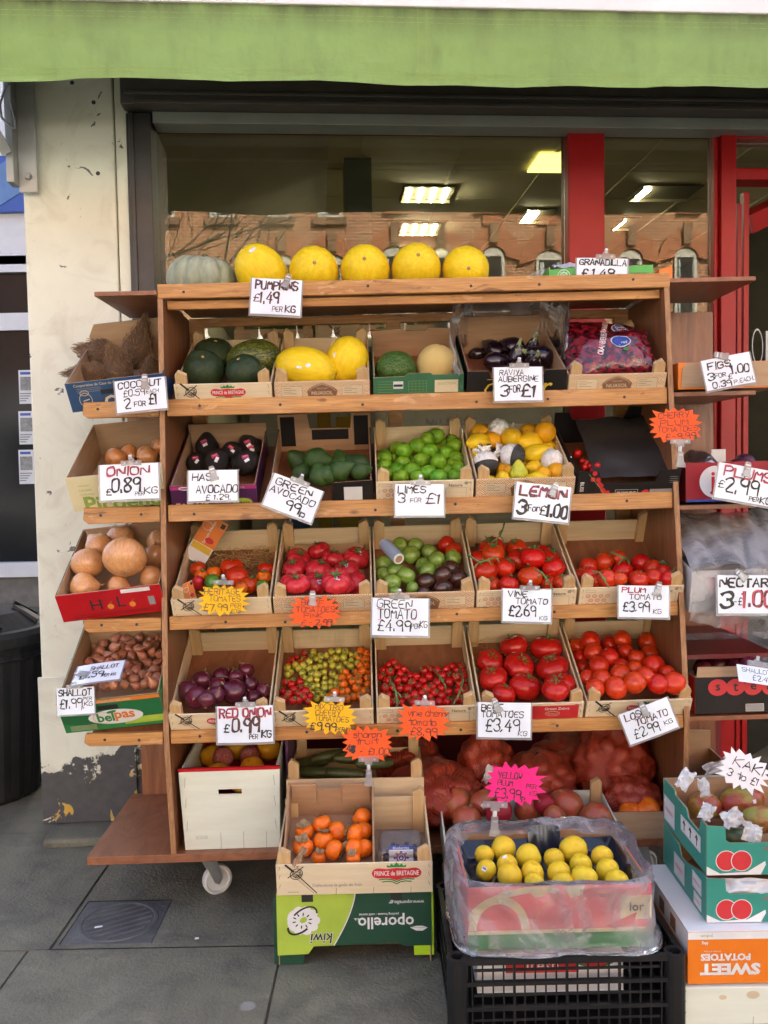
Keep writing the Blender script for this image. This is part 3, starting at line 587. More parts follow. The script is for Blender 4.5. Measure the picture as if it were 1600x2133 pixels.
# ---------------------------------------------------------------- wooden crate: local x across, y from front to back, z up
def crate(label, M, w, d, h, style, ph=0.125, big=False, group='wooden crates of produce on the stand', pale=None, back_h=None):
    t = thing('wooden_crate', label, 'crate', M, group); th = .005; face = 'crate_print_face' if style != 'nuasol' else 'weave_print'
    pale = pale or 'crate_pale'; bh = back_h or h
    G().box(-w/2, w/2, 0, th, 0, h).out('front_panel', [face if style else pale], t, bevel=.0008)
    G().box(-w/2, w/2, d-th, d, 0, bh).out('back_panel', [pale], t, bevel=.0008)
    for s in (-1, 1):
        a, b = sorted((s*(w/2-th), s*w/2)); G().box(a, b, th+.0005, d-th-.0005, .004, h-.004).out('side_panel', [pale], t)
    G().box(-w/2+th, w/2-th, th, d-th, .001, .006).out('crate_floor', ['crate_floor'], t)
    for s in (-1, 1):
        for back in (0, 1):
            x0 = s*(w/2-th-.001); x1 = s*(w/2-th-.035); hh = ph if not back else max(ph, bh+.04)
            pts = [(x0, .006), (x0, hh-.012), (x0+(x1-x0)*.3, hh), (x1, hh-.014), (x1, .006)]
            ya, yb = (th+.001, th+.020) if not back else (d-th-.020, d-th-.001)
            G().prism(pts, ya, yb).out('corner_post', ['crate_post'], t, bevel=.001)
    if style:
        g = G()
        if style == 'prince': d_prince(g, w, h, w*.05 if not big else w*.27, .108 if not big else .135, -w*.33 if not big else -w*.37, big)
        if style == 'nuasol': d_nuasol(g, w, h)
        if style == 'nature': d_nature(g, w, h)
        g.out('printed_design', PMATS, t)
    return t
def carton(name, label, cat, M, w, d, h, mo, mi, front=None, back=None, side=None, group=None, th=.005, floor=True, side_mat=None, back_mat=None):
    """open cardboard box; front/back/side are outlines ((x,z) or (y,z)), else plain walls"""
    t = thing(name, label, cat, M, group); e = .0006
    F = front or [(-w/2, 0), (w/2, 0), (w/2, h), (-w/2, h)]
    G().prism(F, 0, th*.5).prism(F, th*.5+.0002, th, 1).out('front_wall', [mo, mi], t)
    B = back or [(-w/2, 0), (w/2, 0), (w/2, h), (-w/2, h)]
    G().prism(B, d-th, d-th*.5, 1).prism(B, d-th*.5+.0002, d, 0).out('back_wall', [back_mat or mo, mi], t)
    S = side or [(th+e, 0), (d-th-e, 0), (d-th-e, h), (th+e, h)]
    for s in (-1, 1):
        xo = s*w/2; xm = s*(w/2-th*.5); xi = s*(w/2-th)
        G().prism(S, min(xo, xm), max(xo, xm), 0, 'x').prism(S, min(xm, xi)+.0002*(s < 0), max(xm, xi)-.0002*(s > 0), 1, 'x').out('side_wall', [side_mat or mo, mi], t)
    if floor: G().box(-w/2+th+e, w/2-th-e, th+e, d-th-e, .001, .005).out('box_floor', [mi], t)
    return t
def design(t, fn, name='printed_design'):
    g = G(); fn(g); return g.out(name, PMATS, t)
# ---------------------------------------------------------------- price signs
SIGN_G = 'handwritten price signs clipped to the crates'
def clip_on(t, x, z, kind, sc_=1.0, ang=0):
    g = G(); g.T = tr(x, -.0012, z) @ rot('Y', -ang) @ Matrix.Scale(sc_, 4)
    if kind == 'bar':
        g.box(-.030, .030, -.006, .003, -.007, .007); g.box(-.008, .008, -.005, .002, .007, .014)
        for s in (-1, 1): g.box(s*.018-.003, s*.018+.003, -.008, -.0062, -.003, .003, 2)
        g.tube([(0, -.004, .013), (0, -.012, .021)], .0052, 8, 1)
    elif kind == 'up':
        g.box(-.030, .030, -.006, .003, -.007, .007); g.box(-.011, .011, -.005, .002, -.016, -.007)
        for s in (-1, 1): g.box(s*.018-.003, s*.018+.003, -.008, -.0062, -.003, .003, 2)
        g.tube([(0, -.001, -.014), (0, .002, -.030)], .0055, 8, 1); g.prism([(-.008, -.030), (.008, -.030), (.010, -.062), (.006, -.066), (-.006, -.066), (-.010, -.062)], -.004, .004)
        g.box(-.006, .006, -.0065, -.0045, -.043, -.038, 2); g.prism([(-.012, -.062), (.012, -.062), (.014, -.078), (-.014, -.078)], -.006, -.001)
    else:
        g.prism([(-.010, -.030), (.010, -.030), (.009, .006), (.006, .014), (-.006, .014), (-.009, .006)], -.007, -.001)
        g.box(-.0055, .0055, -.0095, -.0072, -.008, -.003, 2); g.box(-.007, .007, -.0085, -.0072, .002, .006, 1); g.box(-.013, .013, -.004, .003, -.031, -.022)
    return g.out('clip', ['clip_plastic', 'white_nylon', 'zinc'], t)
def sign_frame(px, py, Y, ang, lean):
    p = atY(px, py, Y); return Matrix.Translation(p) @ rot('Y', -(ang-ROLL)) @ rot('X', lean)
def sign(label, px, py, wp, hp, ang, Y, lines, clip=None, lean=rad(-6), sleeve=True, under=None, seed=1):
    M = sign_frame(px, py, Y, rad(ang), lean); k = Y/FPX; w, h = wp*k, hp*k; q = random.Random(seed)
    t = thing('price_sign', label, 'price sign', M, SIGN_G)
    bend = q.uniform(.002, .006)
    f = lambda x: bend*((2*x/w)**2)
    g = G(); n = 8
    for s, y in ((0, -.0006), (1, .0006)):
        g.grid(lambda u, v: (-w/2+w*u, y-f(-w/2+w*u)*-1, -h/2+h*v), n, 1)
    g.out('card', ['sign_paper'], t)
    if sleeve:
        g = G(); a, b = w*.53, h*.535
        g.grid(lambda u, v: (-a+2*a*u, .0012+f(-a+2*a*u), -b*1.04+2*b*v-.001), 6, 1)
        for x0, x1, z0, z1 in ((-a, a, -b*1.04-.001, -h/2-.0005), (w/2+.0005, a, -h/2, b*.95), (-a, -w/2-.0005, -h/2, b*.95)):
            g.box(x0, x1, -.0006+f(max(abs(x0), abs(x1)))*.8, .0005+f(max(abs(x0), abs(x1)))*.8, z0, z1)
        g.out('sleeve', ['sleeve_film'], t)
    g = G()
    for L in lines:
        s, x, z, hh, ww, m, wt = L[:7]; an = L[7] if len(L) > 7 else 0
        hand(g, s, -w/2+x*w, -h/2+z*h, hh*h, ww*w, wt, 0, m, rad(an), q)
    if under:
        for x0, z0, x1, z1, m in under: line(g, -w/2+x0*w, -h/2+z0*h, -w/2+x1*w, -h/2+z1*h, .0016, -.0001, m)
    g.v = [(x, y-.0016+f(x), z) for x, y, z in g.v]
    g.out('lettering', ['ink_black', 'ink_brown', 'ink_red'], t)
    if clip: clip_on(t, (clip[1]-.5)*w, (clip[2]-.5)*h, clip[0], clip[4] if len(clip) > 4 else 1.0, rad(clip[3]) if len(clip) > 3 else 0)
    return t
def star(label, px, py, wp, hp, ang, Y, mat, ink, lines, clip=None, lean=rad(-6), n=17, seed=1):
    M = sign_frame(px, py, Y, rad(ang), lean); k = Y/FPX; w, h = wp*k, hp*k; q = random.Random(seed)
    t = thing('price_sign', label, 'price sign', M, 'jagged star price signs in bright card'); pts = []
    for i in range(n):
        a = 2*pi*(i+q.uniform(-.18, .18))/n+.1
        def sq(a, f): 
            c, s = cos(a), sin(a); e = (abs(c)**3.2+abs(s)**3.2)**(-1/3.2); return (w/2*f*c*e, h/2*f*s*e)
        pts.append(sq(a, q.uniform(.90, 1.06))); pts.append(sq(a+pi/n, q.uniform(.70, .78)))
    G().prism(pts, -.0005, .0005).out('card', [mat], t)
    g = G()
    for L in lines:
        s, x, z, hh, ww, m, wt = L[:7]; hand(g, s, -w/2+x*w, -h/2+z*h, hh*h, ww*w, wt, -.0012, m, rad(L[7]) if len(L) > 7 else 0, q)
    g.out('lettering', [ink, 'ink_black', 'ink_brown'], t)
    if clip: clip_on(t, (clip[1]-.5)*w, (clip[2]-.5)*h, clip[0], clip[4] if len(clip) > 4 else 1.0, rad(clip[3]) if len(clip) > 3 else 0)
    return t
# ---------------------------------------------------------------- fruit and vegetables (unit radius, axis z = stalk up)
def prof(fn, n=14): return [fn(pi*(i+.02)/(n+.04)) for i in range(n, -1, -1)]
def lobed(k, amp, ph=0, jag=.3):
    def f(a, r_, h):
        l = 1-amp*(abs(cos(k*a/2+ph))**6+jag*abs(cos((k+2)*a/2))**8); u = max(0, min(1, r_*1.3)); return (r_*(1-(1-l)*u), h*(1-(1-l)*.6*(1-u*.5)))
    return f
def round_(fl=.9, dt=.10, db=.04, e=1.0, wd=.30):
    def f(t):
        r_ = max(sin(t), .002)**e; z = cos(t)*fl
        return (r_, z-(dt*math.exp(-(r_/wd)**2) if z > 0 else -db*math.exp(-(r_/.3)**2)))
    return f
FM = {}
def fruit_mesh(kind, mat):
    k = (kind, mat)
    if k in FM: return FM[k]
    g = G(); q = random.Random(hash(kind) % 999 if False else len(FM)+11); n = 24; P = None; fn = None
    if kind == 'tomato': P = prof(round_(.90, .10, .03)); fn = lobed(5, .02)
    elif kind == 'beef': P = prof(round_(.70, .16, .05, .85, .34), 18); fn = lobed(9, .085, .3); n = 44
    elif kind == 'beef_smooth': P = prof(round_(.74, .14, .05, .85, .3), 16); fn = lobed(6, .045, .3); n = 36
    elif kind == 'cherry': P = prof(round_(.97, .06, .0), 9); n = 14
    elif kind == 'plumtom': P = prof(round_(1.02, .07, .02)); n = 20
    elif kind == 'lime': P = prof(lambda t: (max(sin(t), .002)**.96, 1.12*cos(t)+.07*cos(t)**15)); n = 20
    elif kind == 'lemon': P = prof(lambda t: (max(sin(t), .002)**1.05*.96, 1.20*cos(t)+.16*cos(t)**13), 18)
    elif kind == 'pear_lemon': P = prof(lambda t: (max(sin(t), .002)*(.92-.20*max(cos(t), 0)), 1.25*cos(t)+.22*max(cos(t), 0)**5), 18)
    elif kind == 'orange': P = prof(round_(.95, .05, .02)); n = 24
    elif kind == 'melon': P = prof(lambda t: (max(sin(t), .002)**.95, 1.16*cos(t)), 20); fn = lobed(11, .012, .4, .9); n = 44
    elif kind == 'squash': P = prof(round_(.88, .14, .06, .9), 18); fn = lobed(9, .03); n = 40
    elif kind == 'pumpkin': P = prof(round_(.70, .16, .06, .70, .28), 22); fn = lobed(10, .10, .2, .15); n = 90
    elif kind == 'onion': P = prof(lambda t: (max(sin(t), .002)**1.05, .88*cos(t)+.24*max(cos(t), 0)**16-.05*max(-cos(t), 0)**14), 20); fn = lobed(13, .010)
    elif kind == 'shallot': P = prof(lambda t: (max(sin(t), .002)*(.95-.28*max(cos(t), 0)), 1.08*cos(t)+.55*max(cos(t), 0)**9), 14); n = 14; fn = lobed(3, .06)
    elif kind == 'avocado': P = prof(lambda t: (max(sin(t), .002)*(.92-.32*max(cos(t), 0)**1.0), 1.02*cos(t)+.42*max(cos(t), 0)**1.5), 16); n = 20
    elif kind == 'aubergine': P = prof(lambda t: (max(sin(t), .002)*(.86-.26*max(cos(t), 0)), 1.25*cos(t)+.25*max(cos(t), 0)**2), 16); n = 20
    elif kind == 'coconut': P = prof(lambda t: (max(sin(t), .002)*(.95-.22*max(cos(t), 0)), 1.05*cos(t)+.55*max(cos(t), 0)**7), 16); fn = lobed(3, .10); n = 26
    elif kind == 'persimmon': P = prof(round_(.86, .10, .02, .72, .4)); fn = lobed(4, .045); n = 32
    elif kind == 'pomegranate': P = prof(round_(.92, .05, .03, .92)); fn = lobed(6, .035); n = 30
    elif kind == 'plum': P = prof(lambda t: (max(sin(t), .002), 1.06*cos(t)+.10*max(-cos(t), 0)**10-.08*math.exp(-(sin(t)/.25)**2)*(cos(t) > 0)), 16); fn = lobed(1, .07); n = 24
    elif kind == 'mango': P = prof(lambda t: (max(sin(t), .002)*(.85-.10*cos(t)), 1.25*cos(t)), 16)
    elif kind == 'marrow': P = prof(lambda t: (max(sin(t), .002)**.6*.42, 1.5*cos(t)), 14); n = 16
    g.lathe(P, n, 0, 'z', fn); sd = len(FM)*3.7
    if kind in ('coconut', 'avocado', 'onion', 'melon', 'lemon', 'pomegranate', 'shallot', 'squash', 'pear_lemon', 'mango', 'aubergine', 'plum', 'persimmon', 'lime', 'orange', 'tomato'):
        am = {'coconut': .10, 'onion': .03, 'lemon': .05, 'pear_lemon': .06, 'pomegranate': .05, 'shallot': .07, 'avocado': .05}.get(kind, .025)
        g.v = [tuple(Vector(p)*(1+am*noise.noise(Vector(p)*1.3+Vector((sd, 0, 0))))) for p in g.v]
    mats = [mat]
    if kind in ('onion',):
        mats.append('onion_root')
        for i in range(12):
            a = i*.55; r_ = .10+.03*(i % 3); g.tube([(.05*cos(a), .05*sin(a), -.86), (r_*cos(a), r_*sin(a), -.98-.05*(i % 2)), (r_*1.6*cos(a+.4), r_*1.6*sin(a+.4), -1.02)], .012, 3, 1)
        g.tube([(0, 0, .98), (.04, 0, 1.22), (.12, .03, 1.36)], [.11, .06, .025], 6, 1)
    if kind == 'shallot': mats.append('onion_root'); g.tube([(0, 0, 1.4), (.05, .02, 1.75), (.13, .04, 2.0)], [.12, .06, .02], 5, 1)
    if kind in ('melon', 'squash'): mats.append('scar'); zz = max(p[2] for p in g.v); g.lathe([(.001, zz+.012), (.05, zz+.014), (.075, zz-.002), (.09, zz-.03)], 10, 1)
    if kind == 'pumpkin': mats.append('bud_stem'); g.tube([(0, 0, .44), (.02, .0, .60), (.10, .02, .70)], [.13, .08, .10], 8, 1)
    if kind in ('lemon', 'lime', 'orange'): mats.append('bud_stem'); zz = max(p[2] for p in g.v); g.lathe([(.001, zz+.015), (.05, zz+.012), (.07, zz-.03)], 8, 1)
    if kind == 'coconut':
        mats.append('coir')
        for i in range(280):
            a = q.uniform(0, 2*pi); t = q.uniform(.1, 2.6); r_ = sin(t)*(.95-.22*max(cos(t), 0)); z = 1.05*cos(t)+.55*max(cos(t), 0)**7; L = q.uniform(.15, .42); s = q.uniform(-.18, .18)
            g.tube([(r_*cos(a)*1.0, r_*sin(a)*1.0, z), (r_*cos(a+s)*1.06, r_*sin(a+s)*1.06, z+L*.5), (r_*cos(a+s*2)*(.95+q.uniform(-.15, .18)), r_*sin(a+s*2)*(.95+q.uniform(-.15, .18)), z+L)], .017, 3, 1, cap=False)
    if kind == 'pomegranate':
        mats.append('dry_calyx')
        for i in range(6):
            a = i*pi/3; g.prism([(-.09, 0), (.09, 0), (.0, .22)], -.012, .012, 1); m_ = tr(.13*cos(a), .13*sin(a), .86) @ rot('Z', a+pi/2) @ rot('X', -.35)
            for j in range(len(g.v)-6, len(g.v)): g.v[j] = tuple(m_ @ Vector(g.v[j]))
    if kind == 'marrow': pass
    me = g.mesh(kind, mats, True); FM[k] = me; return me
CAL = {}
def calyx_mesh(kind):
    if kind in CAL: return CAL[kind]
    g = G(); mat = 'calyx_green'; q = random.Random(5)
    if kind in ('tomato', 'beef', 'cherry'):
        L, z0, dr = {'tomato': (.62, .80, .10), 'beef': (.50, .56, .12), 'cherry': (.85, .92, .02)}[kind]
        for i in range(6):
            a = i*pi/3+q.uniform(-.2, .2); l = L*q.uniform(.8, 1.1); c, s = cos(a), sin(a); wv = .07
            P = [(.05*c-wv*s, .05*s+wv*c, z0), (.05*c+wv*s, .05*s-wv*c, z0), (l*.55*c+wv*s, l*.55*s-wv*c, z0+.12), (l*.55*c-wv*s, l*.55*s+wv*c, z0+.12), (l*c, l*s, z0+dr*(1 if i % 2 else -.3)+.10)]
            g.add(P, [(0, 1, 2, 3), (3, 2, 4)])
        g.tube([(0, 0, z0-.05), (.02, 0, z0+.14), (.08, .03, z0+.30)], [.07, .05, .06], 6)
    elif kind == 'aubergine':
        mat = 'calyx_pale'
        for i in range(5):
            a = i*2*pi/5; c, s = cos(a), sin(a)
            g.add([(.18*c-.2*s, .18*s+.2*c, 1.36), (.18*c+.2*s, .18*s-.2*c, 1.36), (.62*c, .62*s, .86), (.05*c, .05*s, 1.56)], [(0, 1, 2), (0, 3, 1)])
        g.tube([(0, 0, 1.4), (.03, 0, 1.75), (.16, .05, 2.0)], [.20, .13, .12], 8)
    elif kind == 'persimmon':
        mat = 'dry_calyx'
        for i in range(4):
            a = i*pi/2+.3; c, s = cos(a), sin(a)
            for sg in (0,):
                P = [(.08*c-.2*s, .08*s+.2*c, .80), (.08*c+.2*s, .08*s-.2*c, .80), (.45*c+.40*s, .45*s-.40*c, .95), (.78*c+.1*s, .78*s-.1*c, 1.05+.1*(i % 2)), (.5*c-.38*s, .5*s+.38*c, 1.0), (.12*c, .12*s, .9)]
                g.add(P, [(0, 5, 4), (5, 1, 2), (5, 2, 3), (5, 3, 4)])
        g.tube([(0, 0, .75), (0, 0, 1.02)], .08, 6)
    me = g.mesh('calyx', [mat]); CAL[kind] = me; return me
def axis_rot(ax, spin=0): return Vector(ax).normalized().to_track_quat('Z', 'Y').to_matrix().to_4x4() @ rot('Z', spin)
class Bed:
    """a crate or shelf that fruit rests in: spheres slide along the view ray until they touch floor, back wall or each other"""
    def __init__(s, M, d=None, w=None, floor=.006, tight=.94, front=True):
        s.M = M; R3 = M.to_3x3(); s.n = (R3 @ Vector((0, 0, 1))).normalized(); s.p = M @ Vector((0, 0, floor)); s.sph = []; s.tight = tight; s.pl = [(s.p, s.n)]; s.q = []
        if d: s.pl.append((M @ Vector((0, d-.006, 0)), -(R3 @ Vector((0, 1, 0))).normalized()))
        s.w = w; s.front = front and d is not None
    def land(s, px, py, rp, flat=1.0, maxr=None):
        d = ray(px, py); t = 2.6; r_ = rp*t/FPX
        for _ in range(4):
            r_ = rp*t/FPX; best = 9.0
            for p, n in s.pl:
                dn = d.dot(n)
                if dn < -1e-4:
                    tt = (r_*flat-(CC-p).dot(n))/dn
                    best = min(best, tt)
            for c, r2 in s.sph:
                b = d.dot(CC-c); a = d.dot(d); k = (CC-c).dot(CC-c)-((r_+r2)*s.tight)**2; D = b*b-a*k
                if D > 0: best = min(best, (-b-sqrt(D))/a)
            t = best
        c = CC+d*t
        l = s.M.inverted() @ c
        if s.front and l.y < r_*.95+.006: l.y = r_*.95+.006; c = s.M @ l
        if s.w:
            lim = s.w/2-.006-r_*.9
            if abs(l.x) > lim and lim > 0: l.x = max(-lim, min(lim, l.x)); c = s.M @ l
        s.sph.append((c, r_)); return c, r_
def fruit(name, label, cat, c, r_, kind, mat, ax=(0, 0, 1), spin=0, group=None, cal=None, sq=(1, 1, 1)):
    o = bpy.data.objects.new(name, fruit_mesh(kind, mat)); COL.objects.link(o)
    o.matrix_world = Matrix.Translation(c) @ axis_rot(ax, spin) @ Matrix.Diagonal((r_*sq[0], r_*sq[1], r_*sq[2], 1))
    tag(o, label, cat, group)
    if cal:
        k = bpy.data.objects.new('calyx', calyx_mesh(cal)); COL.objects.link(k); k.parent = o
    return o
ORD = ['leftmost', 'second from the left', 'third from the left', 'fourth from the left', 'fifth from the left', 'sixth from the left', 'seventh from the left', 'eighth from the left', 'ninth from the left']
def row_labels(items, desc, where):
    """items: (px, py, object, own description or None); sets a label by row and order"""
    n = len(items); it = sorted(items, key=lambda a: a[1]); nr = 1 if n <= 4 else 2 if n <= 8 else 3 if n <= 17 else 4 if n <= 26 else 5
    names = {1: [''], 2: ['back', 'front'], 3: ['back', 'middle', 'front'], 4: ['back', 'second', 'third', 'front'], 5: ['back', 'second', 'middle', 'fourth', 'front']}[nr]
    for k in range(nr):
        row = sorted(it[n*k//nr:n*(k+1)//nr], key=lambda a: a[0])
        for i, a in enumerate(row):
            od = 'rightmost' if (i == len(row)-1 and i > 0) else ORD[min(i, 8)]
            a[2]['label'] = f"{a[3] or desc}, {od}" + (f" in {names[k]} row" if names[k] else '') + f" {where}"
def rax(q, up=1.0, toward=-.35, s=.45): return (q.uniform(-s, s), toward+q.uniform(-s, s), up)
# ================================================================ THE SETTING
def build_ground():
    q = random.Random(4); g = G(); gap = .0022
    ys = [-3.4, -2.55, -1.7, -.85, 0.0, .80, 1.62, 2.49, 3.32, 4.2, 5.1, 6.0, 7.0, 8.0, 9.0]
    for a, b in zip(ys, ys[1:]):
        x = -9.0+q.uniform(0, .5); xs = [x]
        while xs[-1] < 8: xs.append(xs[-1]+q.uniform(.62, 1.0))
        if a == 2.49: xs = [v for v in xs if v < -1.6]+[-.985, -.335, .42, 1.1]+[v for v in xs if v > 1.6]
        if a == 1.62: xs = [v for v in xs if v < -1.6]+[-1.05, -.318, .55, 1.2]+[v for v in xs if v > 1.7]
        for x0, x1 in zip(xs, xs[1:]):
            j = [q.uniform(-.004, .004) for _ in range(4)]; dz = q.uniform(-.0015, .0015)
            p = [(x0+gap+j[0], a+gap), (x1-gap+j[1], a+gap+j[2]), (x1-gap+j[3], b-gap), (x0+gap, b-gap)]
            if a == 2.49 and abs(x0+.985) < .01:   # slab with the access cover: leave the square of the cover open
                cx0, cx1, cy0, cy1 = -.972, -.70, 2.515, 2.775
                rects = [((x0+gap, a+gap), (x1-gap, cy0)), ((x0+gap, cy1), (x1-gap, b-gap)), ((x0+gap, cy0), (cx0, cy1)), ((cx1, cy0), (x1-gap, cy1))]
                for (u0, v0), (u1, v1) in rects: g.add([(u0, v0, 0), (u1, v0, 0), (u1, v1, 0), (u0, v1, 0)], [(0, 1, 2, 3)])
                continue
            n = len(p); e = .003
            top = [(p[0][0]+e, p[0][1]+e, dz), (p[1][0]-e, p[1][1]+e, dz), (p[2][0]-e, p[2][1]-e, dz), (p[3][0]+e, p[3][1]-e, dz)]
            bot = [(u, v, -.012) for u, v in p]
            g.add(top+bot, [(0, 1, 2, 3)]+[(i, (i+1) % 4, (i+1) % 4+4, i+4) for i in range(4)])
    structure(g.out('pavement', ['paving_stone']))
    g = G(); g.add([(-60, -3.4, -.005), (60, -3.4, -.005), (60, 60, -.005), (-60, 60, -.005)], [(0, 1, 2, 3)]); structure(g.out('ground', ['joint_grit']))
    g = G(); g.box(-60, 60, -3.56, -3.41, -.14, .0); structure(g.out('kerb', ['kerb_concrete'], bevel=.01))
    g = G(); g.add([(-300, -300, -.13), (300, -300, -.13), (300, -3.5, -.13), (-300, -3.5, -.13)], [(0, 1, 2, 3)]); structure(g.out('road', ['asphalt']))
    g = G(); g.box(-60, 60, -13.0, -10.2, -.12, -.002); structure(g.out('far_pavement', ['kerb_concrete']))
    # access cover
    t = thing('access_cover', 'square iron access cover with a round ribbed lid set in the paving', 'access cover', tr(-.836, 2.645, -.004))
    G().box(-.134, .134, -.128, .128, -.01, .003).out('cover_frame', ['iron'], t, bevel=.002)
    g = G(); g.lathe([(.001, .004), (.105, .004), (.110, .0065), (.118, .0065), (.120, .003), (.001, .0025)], 48)
    for k in range(-3, 4):
        a = rad(32); hl = sqrt(max(.100**2-(k*.028)**2, .0004)); c, s = cos(a), sin(a); ox, oy = -s*k*.028, c*k*.028
        g.tube([(ox-c*hl, oy-s*hl, .0045), (ox+c*hl, oy+s*hl, .0045)], .0032, 4)
    g.out('round_lid', ['iron'], t)
    for i, (px, py, sx) in enumerate([(205, 1931, .012), (410, 1955, .006)]):
        p = atZ(px, py, .010); g = G(); g.prism([(-sx, -.004), (sx, -.003), (sx*.9, .004), (-sx*.8, .005)], 0, .0012, 0, 'z')
        tag(g.out('paper_scrap', ['white_card'], M=tr(*p) @ rot('Z', .3)), ['small white scrap of paper lying on the round iron cover', 'tiny white scrap on the paving right of the cover'][i], 'litter')
build_ground()
def build_pillar():
    xl = (BL(50, 400, 0).x+BL(84, 1400, 0).x)/2; xr = BL(241, 400, 0).x; xr2 = BL(267, 330, 0).x
    t = thing('pillar', 'off white painted pillar with peeling paint at its foot beside the stand', 'pillar', BM @ tr(0, 0, 0))
    G().box(xl, xr, 0, .34, .032, 3.1).out('shaft', ['pillar_paint'], t, bevel=.006)
    G().box(xl-.012, xr+.01, -.012, -.0005, .032, .60).out('base_band', ['pillar_paint'], t, bevel=.004)
    G().box(xr+.004, xr2, .006, .34, .032, 3.1).out('edge_strip', ['pillar_paint'], t, bevel=.004)
    g = G()
    for px, py in ((195, 213), (204, 361), (150, 172)):
        p = BL(px, py, 0); g.T = tr(p.x, 0, p.z); g.lathe([(.001, -.0012), (.004, -.0016), (.007, -.0008), (.008, 0)], 10, 0, 'y'); g.T = None
    g.out('drill_hole', ['black_paint'], t)
    xs = BL(85, 1750, -.17).x
    tag(G().box(xs, xr2+.55, -.16, .30, -.01, .030).out('concrete_step', ['paving_stone'], M=BM, bevel=.012), 'low grey concrete step under the white pillar', 'step')
build_pillar()
def build_bracket():
    y = -.04; z = lambda py: BL(60, py, y).z; x = lambda px: BL(px, 300, y).x
    t = thing('awning_bracket', 'pale grey steel awning bracket bolted to the top of the pillar', 'bracket', BM @ tr(x(55), y, z(300)))
    X = x(55); Z = z(300); k = 2.84/1844*1.2
    G().box(x(36)-X, x(74)-X, .0, .02, z(400)-Z, z(150)-Z).box(x(20)-X, x(36)-X, -.05, .02, z(388)-Z, z(150)-Z).out('plate', ['bracket_metal'], t, bevel=.003)
    G().tube([(x(24)-X, -.06, z(330)-Z), (x(-60)-X, -.34, z(120)-Z)], .026, 4).out('arm', ['bracket_metal'], t, bevel=.002)
    g = G(); g.T = tr(x(57)-X, -.003, z(368)-Z); g.lathe([(.001, -.014), (.010, -.014), (.012, -.004), (.014, 0)], 12, 0, 'y'); g.out('bolt', ['zinc'], t, smooth=False)
    P = [(58, 172), (30, 200), (18, 235), (20, 262), (38, 280), (47, 285), (47, 262), (40, 230)]
    G().tube([(x(a)-X, -.075, z(b)-Z) for a, b in P], .0045, 6).out('cable', ['cable'], t, smooth=True)
build_bracket()
YG = .12
